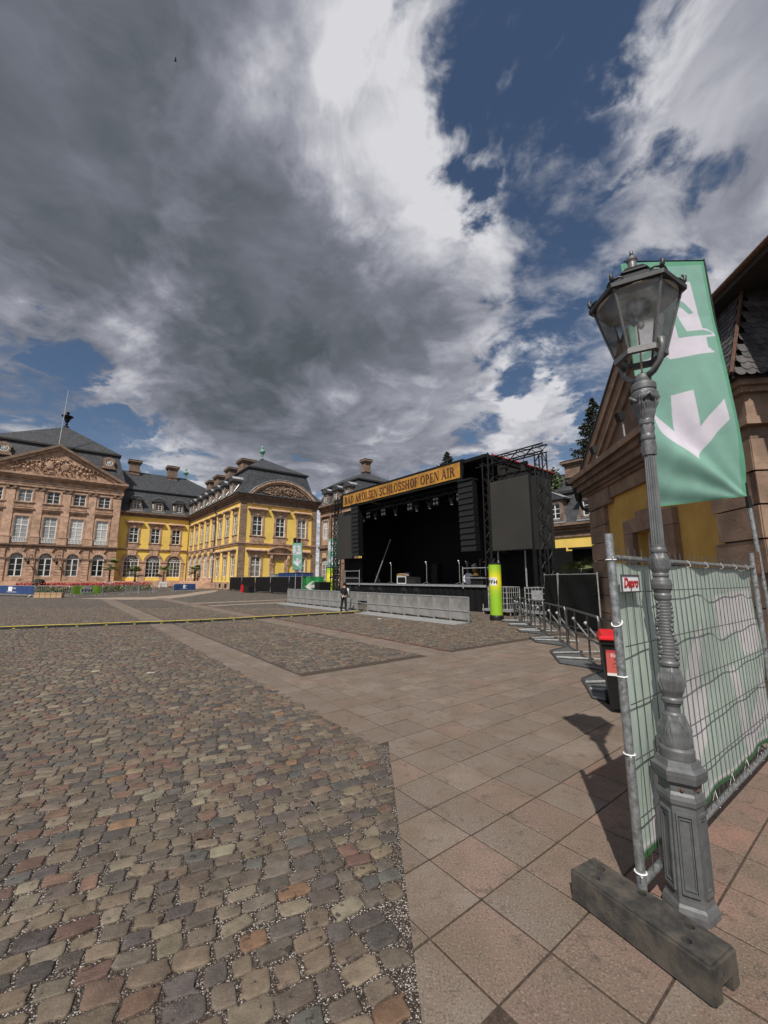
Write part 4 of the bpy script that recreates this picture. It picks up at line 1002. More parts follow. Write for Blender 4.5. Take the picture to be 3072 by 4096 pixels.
MB().cyl((-.1,-9.9,8.4), (.3,-9.0,7.8), .035, n=5).build('brace', 'metal_black', stage)
MB().cyl((2.0,5.6,1.55), (2.6,4.2,5.2), .045, n=6).build('brace', 'galv_far', stage)
for y in (-9.2, -10.4):                          # chain hoists above the right screen
    m = MB(); m.cyl((0,y-.22,8.02), (0,y+.22,8.02), .11, n=10); m.box(-.09,.09,y-.07,y+.13,7.62,7.95); m.cyl((0,y,8.1),(0,y,8.4),.02,n=4); m.build('chain_hoist', 'tarp_grey', stage)
m = MB(); m.poly([(1.0,-8.3,0),(1.0,-11.9,0),(1.0,-11.9,3.45),(1.0,-8.3,3.45)][::-1]); m.build('under_screen_tarp', 'tarp', stage)
m = MB(); m.poly([(.7,5.6,1.5),(.7,8.4,1.5),(.7,8.4,3.6),(.7,5.6,3.6)]); m.build('under_screen_tarp', 'tarp', stage)
MB().cyl((.3,-10.0,1.3), (.3,-10.0,3.4), .045, n=6).build('prop', 'galv_far', stage)
MB().cyl((.0,-8.5,2.3), (.0,-8.5,3.4), .045, n=6).build('prop', 'galv_far', stage)
# banner with its lettering
FB = F((-.66,0,0), (0,-1,0), (-1,0,0))
ban = thing('stage_banner', 'long orange banner with dark lettering along the front of the stage roof', 'banner', SO, YAW)
m = MB(); n = 60
for k in range(n):
    a, b = -6.62+13.1*k/n, -6.62+13.1*(k+1)/n; q = lambda t: .012*math.sin(t*2.7)
    for z0, z1 in ((7.92,8.4),(8.4,8.88)):
        m.poly([FB.pt(a,z0,q(a)),FB.pt(b,z0,q(b)),FB.pt(b,z1,q(b)),FB.pt(a,z1,q(a))])
mat('banner_orange', (.38,.185,.028), .6, .35, 1.0)
m.build('cloth', 'banner_orange', ban, smooth=True)
# high-contrast serif capitals drawn as thick and thin strokes
def glyph(ch):
    T, t, w = .26, .07, .78
    B_ = lambda x0, x1, y0, y1: [(x0,y0),(x1,y0),(x1,y1),(x0,y1)]
    def ring(cx, cy, rx, ry, tx, ty, a0=0, a1=360, n=18):
        o = []
        for i in range(n):
            p, q = R(a0+(a1-a0)*i/n), R(a0+(a1-a0)*(i+1)/n)
            o.append([(cx+rx*math.cos(p),cy+ry*math.sin(p)),(cx+rx*math.cos(q),cy+ry*math.sin(q)),(cx+(rx-tx)*math.cos(q),cy+(ry-ty)*math.sin(q)),(cx+(rx-tx)*math.cos(p),cy+(ry-ty)*math.sin(p))])
        return o
    L = B_(.06,.06+T*.8,0,1); sl = lambda x, y, ww=.34: B_(x-ww/2+.1, x+ww/2+.1, y-.035, y+.035)
    sf = [sl(.06,.03), sl(.06,.97)]
    if ch == 'B': return [L]+sf+ring(.32,.74,.34,.26,T*.8,t,-90,90)+ring(.32,.27,.42,.27,T*.85,t,-90,90)+[B_(.1,.34,.47,.53),B_(.1,.34,0,.06),B_(.1,.34,.94,1)], .8
    if ch == 'D': return [L]+sf+ring(.34,.5,.5,.5,T*.85,t,-90,90)+[B_(.1,.36,0,.06),B_(.1,.36,.94,1)], .92
    if ch == 'P': return [L]+sf+ring(.32,.72,.38,.28,T*.8,t,-90,90)+[B_(.1,.34,.45,.51),B_(.1,.34,.94,1)], .76
    if ch == 'R': return [L]+sf+ring(.32,.74,.36,.26,T*.8,t,-90,90)+[B_(.1,.34,.47,.53),B_(.1,.34,.94,1),[(.34,.5),(.56,.5),(.88,0),(.62,0)]], .9
    if ch == 'A': return [[(.36,1),(.50,1),(.90,0),(.64,0)],[(.40,1),(.46,.92),(.14,0),(.06,0)],B_(.24,.66,.30,.37),sl(.0,.03,.28),sl(.66,.03,.34)], .94
    if ch == 'O': return ring(.48,.5,.46,.52,T*.85,t), .98
    if ch == 'C': return ring(.48,.5,.46,.52,T*.85,t,40,320)+[B_(.78,.83,.68,1)], .92
    if ch == 'S': return ring(.36,.75,.31,.27,T*.6,t*1.4,20,270)+ring(.36,.26,.33,.28,T*.6,t*1.4,-160,90)+[B_(.62,.67,.72,1),B_(.04,.09,0,.28)], .72
    if ch == 'L': return [L]+sf+[B_(.1,.68,0,.06),B_(.62,.68,0,.28)], .74
    if ch == 'E': return [L]+sf+[B_(.1,.68,0,.06),B_(.62,.68,0,.26),B_(.1,.66,.94,1),B_(.6,.66,.76,1),B_(.1,.5,.47,.53),B_(.46,.5,.38,.62)], .76
    if ch == 'F': return [L]+sf+[B_(.1,.66,.94,1),B_(.6,.66,.74,1),B_(.1,.5,.47,.53),B_(.46,.5,.38,.62)], .72
    if ch == 'N': return [B_(.08,.15,0,1),B_(.78,.85,0,1),[(.06,1),(.30,1),(.86,0),(.66,0)],sl(.02,.03,.26),sl(.72,.97,.26),sl(.0,.97,.2)], .95
    if ch == 'H': return [L,B_(.62,.62+T*.8,0,1),B_(.2,.7,.47,.53)]+sf+[sl(.62,.03),sl(.62,.97)], .98
    if ch == 'I': return [L]+sf, .4
    return [], .34
txt = 'BAD AROLSEN SCHLOSSHOF OPEN AIR'
tot = sum(glyph(c)[1]+.08 for c in txt); xx = -6.30; kx = 12.45/tot; hz_ = .60
for ch in txt:
    gl, ad = glyph(ch)
    if gl:
        m = MB()
        for pl in gl: m.poly([FB.pt(xx+x*kx, 8.09+y*hz_, .03+.012*math.sin((xx+x*kx)*2.7)) for x, y in pl])
        m.build('letter', 'text_brown', ban)
    xx += (ad+.08)*kx
# video screens
def screen(label, y0, y1, z0, z1, x):
    t = thing('video_screen', label, 'screen', SO, YAW, 'video screens beside the stage')
    m = MB(); nx = max(1, round((y1-y0)/.6)); nz = round((z1-z0)/.65)
    MB().box(x+.02, x+.14, y0-.03, y1+.03, z0-.03, z1+.03).build('frame', 'metal_black', t)
    m.box(x-.02, x+.02, y0, y1, z0, z1); m.build('display', 'screen', t)
    return t
screen('tall grey video screen hanging right of the stage', -10.86, -8.42, 3.40, 7.27, -.35)
screen('tall grey video screen hanging left of the stage beside green flag', 5.7, 8.05, 3.55, 7.5, -.25)
# line arrays
def array(label, y, ztop, n, x, w=1.1, sgn=1):
    t = thing('line_array', label, 'loudspeaker', SO, YAW, 'line array loudspeakers')
    MB().box(x-.1, x+.5, y-w/2, y+w/2, ztop, ztop+.1).build('rigging_frame', 'metal_black', t)
    z = ztop
    for k in range(n):
        a = R(1.0*k); h = .345; dx = .16*(k/n)**2
        m = MB(); m.hexa([(x+dx-.06,y-w/2,z-h),(x+.5+dx,y-w*.42,z-h),(x+.5+dx,y+w*.42,z-h),(x+dx-.06,y+w/2,z-h),
                          (x+dx,y-w/2,z-.02),(x+.5+dx,y-w*.42,z-.02),(x+.5+dx,y+w*.42,z-.02),(x+dx,y+w/2,z-.02)])
        m.build('speaker_cabinet', 'black_plastic', t); z -= h
    return t
array('black line array loudspeaker hanging beside the right video screen', -6.95, 7.6, 12, -.75)
array('black line array loudspeaker hanging beside the left video screen', 4.95, 7.85, 12, -.6, 1.0)
# lamps on the front truss
def four_light(y, z, label):
    t = thing('blinder_light', label, 'spotlight', SO, YAW, 'four lamp blinders under the stage roof')
    MB().box(.25, .38, y-.3, y+.3, z-.32, z+.32).build('housing', 'metal_black', t)
    for a in (-.14, .14):
        for b in (-.15, .15):
            ch = MB().lathe([(.10,0),(.105,.03),(.06,.07),(.01,.08)], 10, (0,0,0)).build('lamp', 'lead', t); ch.location = (.25, y+a, z+b); ch.rotation_euler = (0, -math.pi/2, 0)
    return t
def moving_head(y, z, label, x=.2):
    t = thing('moving_head_light', label, 'spotlight', SO, YAW, 'moving head spotlights under the stage roof')
    MB().box(x-.18, x+.18, y-.18, y+.18, z, z+.14).build('base', 'metal_black', t)
    m = MB(); m.box(x-.08, x+.08, y-.22, y-.16, z-.35, z); m.box(x-.08, x+.08, y+.16, y+.22, z-.35, z); m.build('yoke', 'metal_black', t)
    MB().lathe([(.10,0),(.15,.12),(.15,.34),(.12,.42)], 12, (x, y, z-.62)).build('head', 'tarp_grey', t)
    MB().lathe([(.11,0),(.09,.02),(.01,.03)], 12, (x-.005, y, z-.645)).build('lens', 'galv_far', t)
pos4 = [5.1, 4.2, 2.2, -.9, -3.5, -5.6]
nth = ['leftmost', 'second', 'third', 'fourth', 'fifth', 'rightmost']
for k, y in enumerate(pos4): four_light(y, 7.02 + (.0 if k else -.25), f'{nth[k]} four lamp blinder along the front truss under the banner')
for k, y in enumerate((4.7, 3.1, .6, -1.7, -3.0, -5.0)): moving_head(y, 7.2, f'{nth[k]} moving head spotlight along the front truss under the banner')
# gear on the deck
DZ = 1.525
def mic(y, x, h, label):
    t = thing('microphone_stand', label, 'microphone', tuple(SO + AX*x + BX*y + Vector((0,0,DZ))), YAW, 'microphone stands on the stage')
    m = MB()
    for k in range(3): m.cyl((0,0,.12),(.3*math.cos(k*2.1),.3*math.sin(k*2.1),.01),.012,n=4)
    m.build('foot', 'galv_far', t); MB().cyl((0,0,.1),(0,0,h),.018,n=6).build('pole', 'galv_far', t)
    MB().cyl((0,0,h),(-.06,0,h+.16),.022,.035,8).ball((-.075,0,h+.2),.055).build('microphone', 'ice_white', t)
mic(-1.75, 1.0, 1.30, 'silver microphone stand in the middle of the stage'); mic(-4.4, 1.4, 1.3, 'microphone stand left of the drum kit'); mic(-4.95, 1.5, 1.25, 'microphone stand just behind the white drum skin'); mic(3.4, 2.0, 1.4, 'thin stand near the blue barrel at stage left')
def case(name, label, cat, y, x, w, d, h, m1, m2):
    t = thing(name, label, cat, tuple(SO + AX*x + BX*y + Vector((0,0,DZ))), YAW)
    MB().box(0, d, -w/2, w/2, 0, h).build('body', m1, t)
    m = MB()
    for a in (-w/2, w/2-.05): m.box(-.03, 0, a, a+.05, 0, h)
    for b in (0, h-.05): m.box(-.03, 0, -w/2+.05, w/2-.05, b, b+.05)
    m.build('edge_trim', m2, t)
    MB().box(.08, d-.08, -w/2+.1, w/2-.1, h, h+.03).build('lid', m1, t)
case('flight_case', 'black flight case with bright metal edges on the stage', 'case', .35, .5, 1.0, .6, .52, 'metal_black', 'ice_white')
case('monitor_speaker', 'grey stage monitor beside the white edged flight case', 'loudspeaker', -.65, .5, .95, .5, .45, 'tarp_grey', 'tarp_grey')
case('wooden_crate', 'tan crate behind the white edged flight case on the stage', 'crate', 1.6, 1.4, .7, .6, .72, 'wood_case', 'brass')
case('amplifier', 'dark amplifier stack at the back of the stage', 'amplifier', .5, 4.0, .7, .6, 1.5, 'tarp_grey', 'metal_black')
case('stage_monitor', 'black monitor wedge at the right end of the stage', 'loudspeaker', -6.6, .4, .9, .5, .5, 'black_plastic', 'tarp_grey')
t = thing('barrel', 'blue barrel at the back left of the stage', 'barrel', tuple(SO + AX*4 + BX*3.6 + Vector((0,0,DZ))), YAW)
MB().lathe([(.27,0),(.3,.1),(.28,.35),(.3,.6),(.27,.9),(.2,.93)], 14).build('drum', 'blue_cloth', t); MB().lathe([(.28,.88),(.29,.95)], 14).build('lid', 'black_plastic', t)
t = thing('drum_kit', 'drum kit with yellow wooden shells and white skin on the stage', 'drums', tuple(SO + AX*1.6 + BX*(-5.5) + Vector((0,0,DZ))), YAW)
def drum(c, r_, h, ax, ms, mk):
    ax = Vector(ax).normalized(); c = Vector(c)
    o = MB().cyl(c-ax*h/2, c+ax*h/2, r_, n=18).build('drum_shell', ms, t)
    MB().cyl(c-ax*(h/2+.012), c-ax*h/2, r_*.98, n=18).build('drum_skin', mk, o); MB().cyl(c+ax*h/2, c+ax*(h/2+.012), r_*.98, n=18).build('drum_skin', mk, o)
drum((0,.45,.36), .36, .4, (1,.5,0), 'brass', 'ice_white'); drum((0,-.15,.42), .28, .4, (.3,0,1), 'brass', 'brass'); drum((.1,0,.86), .2, .26, (-.4,0,1), 'brass', 'brass'); drum((.1,.1,1.15), .17, .2, (-.5,.3,1), 'wood_case', 'ice_white')
for y, h in ((-.6,1.4), (.8,1.45), (-.2,1.6)):
    MB().cyl((.3,y,0),(.3,y,h),.014,n=5).build('cymbal_stand', 'galv_far', t); MB().lathe([(.24,0),(.06,.03),(.02,.04)], 16, (.3,y,h)).build('cymbal', 'brass', t)
def rail(name, label, y0, y1, x):
    t = thing(name, label, 'railing', tuple(SO + AX*x + BX*y0 + Vector((0,0,1.30))), YAW, 'stage edge railings'); L = y1-y0
    for a in (0, L): MB().cyl((0,a,0),(0,a,1.3),.03,n=8).build('post', 'galv_far', t)
    for z in (.62, 1.2): MB().cyl((0,0,z),(0,L,z),.028,n=8).build('rail', 'galv_far', t)
rail('stage_railing', 'galvanised railing at the left end of the stage deck', 4.95, 7.1, -.06); rail('stage_railing', 'galvanised railing with red and white post at the right end of the stage deck', -7.9, -5.95, -.06)
for k, y in enumerate((6.4, 4.6, 3.6, 1.7, .7, -1.9, -3.1)):     # floor lights in front of the skirt
    t = thing('floor_light', f'{["first","second","third","fourth","fifth","sixth","seventh"][k]} black floor light from the left in the pit before the stage', 'spotlight', tuple(SO + AX*(-1.2) + BX*y), YAW, 'floor lights in the pit before the stage')
    MB().box(-.25,.25,-.3,.3,0,.85).build('case', 'black_plastic', t)
    m = MB(); m.box(-.06,.06,-.24,-.18,.85,1.22); m.box(-.06,.06,.18,.24,.85,1.22); m.build('yoke', 'tarp_grey', t); MB().lathe([(.14,0),(.18,.15),(.16,.36)], 10, (0,0,.95)).build('head', 'black_plastic', t)
t = thing('pole_spotlight', 'black spotlight on a pole above the small green flag before the yellow facade', 'spotlight', Vector((-9.6,44.6,0)), YAW)
MB().cyl((0,0,0),(0,0,5.7),.04,n=6).build('pole', 'galv_far', t); MB().box(-.35,.35,-.2,.2,5.7,5.82).build('bracket', 'metal_black', t)
for a in (-.25,.25): MB().lathe([(.10,0),(.18,.1),(.20,.42),(.08,.5)], 10, (a,-.05,5.8)).build('head', 'metal_black', t)
# subwoofer stacks at the left end
for k, (y, x, z, s_) in enumerate(((7.2,-2.2,0,1.0),(8.4,-2.3,0,1.0),(9.6,-1.8,0,1.0),(8.9,-1.2,.8,.9))):
    t = thing('subwoofer', ['low black subwoofer behind the person in black','second black subwoofer from the person in black','leftmost black subwoofer beside the green arrow banner','black subwoofer stacked on the row left of the stage'][k], 'loudspeaker', tuple(SO + AX*x + BX*y + Vector((0,0,z))), YAW, 'subwoofers left of the stage')
    MB().box(-.5,.5,-.55*s_,.55*s_,0,.8).build('cabinet', 'black_plastic', t); MB().box(-.52,-.5,-.5*s_,.5*s_,.06,.74).build('grille', 'metal_black', t)
# ---------------------------------------------------------------- black side tent right of the stage
tent = thing('backstage_tent', 'black backstage tent with open corner beside the yellow gatehouse', 'tent', SO, YAW)
m = MB(); m.hexa([(1.2,-11.9,3.35),(6,-11.9,3.55),(6,-17.5,3.6),(1.2,-17.5,3.3),(1.2,-11.9,3.45),(6,-11.9,3.75),(6,-17.5,3.8),(1.2,-17.5,3.4)]); m.build('roof', 'tarp', tent)
m = MB(); m.poly([(5.9,-8.3,0),(5.9,-22,0),(5.9,-22,3.6),(5.9,-8.3,3.6)][::-1]); m.build('back_wall', 'tarp', tent)
mat('camo', (.05,.032,.02), .8, .6, 2.2)
m = MB(); m.poly([(3.9,-13.6,0),(3.9,-17.5,0),(3.9,-17.5,3.4),(3.9,-13.6,3.4)][::-1]); m.build('inner_curtain', 'camo', tent)
m = MB(); m.poly([(1.6,-11.9,0),(1.6,-13.1,0),(1.6,-13.1,3.4),(1.6,-11.9,3.4)][::-1]); m.build('front_wall', 'tarp', tent)
for y in (-13.1, -13.6): MB().cyl((1.5,y,0),(1.5,y,3.35),.05,n=6).build('pole', 'galv_far', tent)
# ---------------------------------------------------------------- crowd barricade before the stage
def barricade_section(label, w0, w1, gate=False):
    t = thing('stage_barricade', label, 'barricade', pal(-9.05, w0), YAW, 'aluminium barricade sections before the stage')
    L = w1-w0; hgt = 1.10
    MB().box(-.04, .0, 0.005, L-.005, .14 if not gate else .62, hgt-.03).build('perforated_sheet', 'barricade_sheet', t)
    for a in (0.0, L): MB().box(-.065, .02, a-.028 if a else 0.004, a-.004 if a else .032, 0.03, hgt).build('post', 'galv_far', t)
    MB().box(-.06, .015, .033, L-.03, hgt-.03, hgt+.015).build('top_rail', 'galv_far', t)
    MB().box(-.07, -.042, .033, L-.03, .48, .515).build('mid_rail', 'galv_far', t)
    if not gate: m = MB(); m.hexa([(-1.0,.01,.0),(.0,.01,.0),(.0,L-.01,.0),(-1.0,L-.01,.0),(-.98,.01,.012),(.0,.01,.05),(.0,L-.01,.05),(-.98,L-.01,.012)]); m.build('foot_plate', 'galv_far', t)
    MB().cyl((.03,L/2,hgt-.15),(.95,L/2,.05),.024,n=6).build('brace', 'galv_far', t)
    MB().box(.02,1.0,L/2-.03,L/2+.03,.01,.05).build('brace_foot', 'galv_far', t)
mat('barricade_sheet', (.27,.265,.255), .55, .22, 1.6, metal=.35)
ordn = 'first second third fourth fifth sixth seventh eighth ninth tenth eleventh twelfth thirteenth fourteenth fifteenth sixteenth seventeenth'.split()
nb = 17; wA, wB = -39.6, -57.6
for k in range(nb):
    a, b = wA+(wB-wA)*k/nb, wA+(wB-wA)*(k+1)/nb
    g = k == 9
    lab = f'grey barricade panel, {ordn[k]} from the far left end of the row' if k < nb-1 else 'grey barricade panel at the near right end of the row beside lime column'
    if g: lab = 'narrow gate panel in the grey barricade just right of the person in black'
    barricade_section(lab, b, a, g)
# ---------------------------------------------------------------- folding barricades on the right, seen from behind
HN = [Vector((3.95,6.1,0)), Vector((4.58,8.82,0)), Vector((5.19,11.82,0)), Vector((5.50,14.25,0)), Vector((5.75,16.28,0)), Vector((5.92,17.9,0)), Vector((6.05,19.3,0))]
mat('expanded_mesh', (.17,.175,.17), .5, .45, 55, metal=.5, bump=.8, bscale=70)
def fold_barricade(label, A_, B_):
    t = thing('folding_barricade', label, 'barricade', A_, math.atan2((B_-A_).y, (B_-A_).x), 'open folding barricades in a row by the gatehouse'); L = (B_-A_).length
    # local x runs along the row away from the camera, local y to the left (court side)
    rot = Matrix.Rotation(-t.rotation_euler[2], 3, 'Z')
    far = rot @ Vector((-.82,-.71,0)); near = rot @ Vector((-.62,.71,0))
    pl = [Vector((.06,.03,.03)), Vector((L-.04,.03,.03)), Vector((L-.04,0,.03))+far, Vector((.06,0,.03))+near]
    m = MB(); m.poly(pl[::-1] if (pl[1]-pl[0]).cross(pl[2]-pl[1]).z < 0 else pl); m.build('foot_mesh', 'expanded_mesh', t)
    m = MB()
    for a, b in zip(pl, pl[1:]+pl[:1]): m.cyl(a, b, .028, n=7)
    m.build('foot_frame', 'tube_grey', t)
    for k in (.3, .68):
        a = pl[0].lerp(pl[1], k); b = pl[3].lerp(pl[2], k); MB().cyl(a+Vector((0,-.55,.035)), b+Vector((0,0,.035)), .024, n=7).build('foot_bar', 'galv_far', t)
        MB().cyl(a+Vector((0,.03,.82)), a+Vector((0,-.52,.06)), .022, n=7).build('strut', 'galv_far', t)
        MB().ball(a+Vector((0,.035,.84)), .045).build('strut_joint', 'galv_far', t)
    m = MB(); m.path([(.05,.03,.04),(.05,.03,1.0),(.10,.03,1.08),(L-.14,.03,1.08),(L-.08,.03,1.0),(L-.08,.03,.04)], .028, 8); m.build('frame', 'tube_grey', t)
    MB().cyl((.05,.03,.52),(L-.08,.03,.52),.024,n=7).build('mid_rail', 'tube_grey', t)
    for k in (.3, .68): MB().cyl((L*k,.03,.05),(L*k,.03,1.07),.022,n=7).build('upright', 'tube_grey', t)
labs = ['nearest folding barricade, partly hidden by the red lidded bin','folding barricade just beyond the red lidded bin','third folding barricade from the red lidded bin','fourth folding barricade from the red lidded bin','fifth folding barricade from the bin, before the caged tank','farthest folding barricade, by the lime column']
for k in range(6): fold_barricade(labs[k], HN[k], HN[k+1])
# ---------------------------------------------------------------- mobile fences with black cloth
def black_panel(label, P, Q, h=2.05, group='black covered mobile fence panels', foot=True):
    d = Q-P; t = thing('black_fence', label, 'fence', P, math.atan2(d.y, d.x), group); L = d.length
    for a in (.03, L-.03): MB().cyl((a,0,0),(a,0,h+.06),.024,n=7).build('post', 'galv_far', t)
    for z in (h, .14): MB().cyl((.03,0,z),(L-.03,0,z),.02,n=6).build('rail', 'galv_far', t)
    m = MB(); nx = max(8, int(L*7)); nz = 14
    q = lambda i, j: (.06+(L-.12)*i/nx, -.03-.035*math.sin(L*i/nx*4.2+j*.30)*math.sin(j*math.pi/nz)-.012*math.sin(L*i/nx*9.5-j*.55), .16+(h-.19)*j/nz)
    for i in range(nx):
        for j in range(nz): m.poly([q(i,j),q(i+1,j),q(i+1,j+1),q(i,j+1)])
    m.build('cloth', 'tarp', t, smooth=True)
    if foot:
        for a in (.03, L-.03): MB().box(a-.11,a+.11,-.35,.35,0,.13).build('foot_block', 'rubber', t)
    return t
far_lab = ['far black covered fence panel at the yellow wing corner','far black covered fence panel behind the red box','far black covered fence panel below the blue container','far black covered fence panel right of the blue container','far black covered fence panel beside the green arrow banner']
wp = [-1.0, -6.6, -12.2, -17.6, -23.2, -28.7]
for k in range(5): black_panel(far_lab[k], pal(-1.3,wp[k]), pal(-1.3-.2*(k==4),wp[k+1]), 2.12, 'far black covered fence panels')
black_panel('near black covered fence panel leaning to the gatehouse corner', Vector((6.89,16.28,0)), Vector((7.14,13.72,0)))
black_panel('narrow black covered fence panel left of the near one, beside caged tank', Vector((7.10,18.2,0)), Vector((6.90,16.34,0)))
t = thing('container', 'blue ribbed container top showing above the far black fence', 'container', pal(3.2,-15.5), YAW)
m = MB(); m.box(-1.2,1.2,-3,3,0,2.62)
for k in range(24): m.box(-1.25,-1.2,-2.95+k*.25,-2.83+k*.25,.1,2.58)
m.build('body', 'blue_cloth', t); MB().box(-1.27,1.27,-3.05,3.05,2.62,2.70).build('roof', 'blue_cloth', t)
t = thing('utility_cabinet', 'low grey flat roof beside the blue container', 'cabinet', pal(2.6,-11.2), YAW); MB().box(-1,1,-1,1,0,2.5).build('body', 'lead', t); MB().box(-1.05,1.05,-1.05,1.05,2.5,2.56).build('lid', 'galv_far', t)
t = thing('extinguisher_box', 'red box standing against the far black fence', 'box', pal(-2.9,-11.5), YAW); MB().hexa([(-.16,-.2,0),(.16,-.2,0),(.16,.2,0),(-.16,.2,0),(-.12,-.16,.95),(.12,-.16,.95),(.12,.16,.95),(-.12,.16,.95)]).build('body', 'red_plastic', t); MB().box(-.1,.1,-.13,.13,.95,1.04).build('lid', 'red_plastic', t)
t = thing('equipment_trunk', 'black trunk lying beside the red box', 'trunk', pal(-2.6,-13.3), YAW); MB().box(-.4,.4,-1,1,0,.75).build('body', 'black_plastic', t); MB().box(-.42,.42,-1.02,1.02,.75,.85).build('lid', 'metal_black', t)
# ---------------------------------------------------------------- flags and the green arrow banner
def inpoly(x, y, pl):
    c = np.zeros_like(x, dtype=bool); n = len(pl)
    for i in range(n):
        x0, y0 = pl[i]; x1, y1 = pl[(i+1)%n]
        if y0 == y1: continue
        c ^= ((y0 > y) != (y1 > y)) & (x < (x1-x0)*(y-y0)/(y1-y0)+x0)
    return c
GREEN = np.array((.245,.465,.39)); LILAC = np.array((.74,.71,.80))
def exit_print(u, v):
    """u 0..1 left to right, v 0..1 bottom to top: white field with running figure, arrow below"""
    w = inpoly(u, v, [(.074,.895),(.786,.899),(.821,.689),(.868,.685),(.931,.669),(.963,.651),(.84,.647),(.835,.603),(.907,.579),(.396,.569),(.335,.587),(.184,.56),(.06,.585)])
    g = ((u-.42)/.085)**2 + ((v-.862)/.026)**2 < 1
    for pl in ([(.508,.811),(.568,.817),(.651,.812),(.68,.802),(.756,.761),(.73,.754),(.696,.755),(.621,.785),(.523,.789)],
               [(.30,.835),(.439,.839),(.522,.81),(.523,.789),(.571,.736),(.593,.713),(.526,.659),(.505,.72),(.40,.745)],
               [(.571,.736),(.593,.713),(.63,.678),(.83,.68),(.91,.671),(.928,.658),(.83,.656),(.544,.653),(.524,.655),(.501,.726)],
               [(.505,.72),(.444,.676),(.338,.617),(.287,.601),(.211,.594),(.146,.579),(.0,.575),(.0,.60),(.151,.612),(.264,.636),(.355,.694),(.40,.754)],
               [(.34,.835),(.20,.80),(.16,.755),(.20,.745),(.25,.785),(.36,.805)]): g |= inpoly(u, v, pl)
    a = inpoly(u, v, [(.367,.426),(.595,.433),(.617,.287),(.884,.38),(.901,.297),(.512,.155),(.136,.282),(.142,.364),(.373,.284)])
    col = np.where(((w & ~g) | a)[:,None], LILAC, GREEN)
    return col
def flag(label, base, top_z, bot_z, width, lean, name='exit_flag', n=(60,170), wave=1.0, dirx=Vector((-1,-.12,0))):
    t = thing(name, label, 'flag', base, 0, 'green exit flags'); d = dirx.normalized()
    ax = Vector((lean, 0, top_z)).normalized(); pt = lambda z: Vector((lean*z/top_z, 0, z))
    MB().cyl((0,0,0), pt(bot_z-.05), .021, n=8).build('pole', 'galv', t)
    MB().cyl(pt(bot_z-.12), pt(top_z), .016, .010, 8).build('rod', 'metal_black', t)
    MB().cyl(pt(top_z-.02), pt(top_z-.02)+d*width*.96+Vector((0,0,-.0)), .008, n=6).build('cross_rod', 'metal_black', t)
    MB().cyl(pt(bot_z-.14), pt(bot_z), .03, .026, 8).build('joint', 'metal_black', t)
    nx, nz = n; H = top_z-bot_z
    uu, vv_ = np.meshgrid(np.linspace(0,1,nx+1), np.linspace(0,1,nz+1)); u, v = uu.ravel(), vv_.ravel()
    fall = (1-u)                                   # u=1 at the pole (right), 0 at the free edge
    lo = np.clip(1-v*1.35, 0, 1)                    # folds gather towards the lower pole corner
    ang = np.arctan2(v*2.6+.06, (1-u)*1.0+.05); rad_ = np.hypot(v*2.6, 1-u)
    wv = wave*(.075*np.sin(ang*7.5+.5)*np.clip(rad_*1.2,0,1)*lo**.8 + .03*np.sin(ang*15+1.2)*lo*np.clip(rad_*1.5,0,1) + .045*np.sin(4.2*u+3.0*v)*fall + .02*np.sin(9*u-5*v)*fall + .008*np.sin(23*u+13*v)*lo)
    wv = wv*(1-v**5)
    zz_ = bot_z + H*v - (.10*fall*(1-v) + .05*fall*v)*1.0
    xx_ = (lean*zz_/top_z) + d.x*width*fall*(1-.06*(1-v)*np.sin(2.5*u+1)); yy_ = d.y*width*fall + wv
    co = np.stack([xx_, yy_, zz_], 1)
    i = np.arange(nx*nz); r_, c_ = i//nx, i % nx; b_ = r_*(nx+1)+c_
    me = bpy.data.meshes.new('cloth'); me.from_pydata(co.tolist(), [], np.stack([b_, b_+1, b_+nx+2, b_+nx+1],1).tolist()); me.materials.append(M['flag_cloth'])
    me.polygons.foreach_set('use_smooth', [True]*len(me.polygons))
    o = bpy.data.objects.new('cloth', me); COL.objects.link(o); o.parent = t
    col = sum(exit_print(u+a_/nx, v+c_/nz) for a_ in (-.33,0,.33) for c_ in (-.33,0,.33))/9.0; hem = (u > .955) | (v > .975); col[hem] = GREEN*np.array((.55,.85,.65)); hem2 = (u < .012) | (v < .008); col[hem2] = GREEN*np.array((.6,.85,.7))
    setcol(o, col); return t
fm = mat('flag_cloth', (1,1,1), .7, .05, 6, attr=True)
b_ = NB(fm.node_tree); bs_ = fm.node_tree.nodes['Principled BSDF']; tr_ = b_.n('ShaderNodeBsdfTranslucent'); at_ = b_.n('ShaderNodeAttribute'); at_.attribute_name = 'Col'; b_.link(at_.outputs['Color'], tr_.inputs[0])
ms_ = b_.n('ShaderNodeMixShader'); ms_.inputs[0].default_value = .28; b_.link(bs_.outputs[0], ms_.inputs[1]); b_.link(tr_.outputs[0], ms_.inputs[2]); b_.link(ms_.outputs[0], fm.node_tree.nodes['Material Output'].inputs[0])
flag('small green exit flag before the yellow end facade', Vector((-8.75,44.2,0)), 5.75, 2.85, 1.08, -.15, n=(24,60))
flag('small green exit flag beside the left stage tower', Vector((-4.75,41.5,0)), 5.95, 2.85, 1.0, .0, n=(24,60))
t = thing('arrow_banner', 'green banner with white left arrow on a fence by the stage', 'banner', Vector((-8.95,44.77,0)), YAW); L = 2.75
for a in (0, L): MB().cyl((a,0,0),(a,0,2.15),.03,n=6).build('post', 'galv_far', t)
GN = np.array((.02,.20,.055))
nx, nz = 60, 34; uu, vv_ = np.meshgrid(np.linspace(0,1,nx+1), np.linspace(0,1,nz+1)); u, v = uu.ravel(), vv_.ravel()
co = np.stack([u*L, -.04+.03*np.sin(u*14), .35+1.75*v], 1); i = np.arange(nx*nz); b_i = (i//nx)*(nx+1)+i % nx
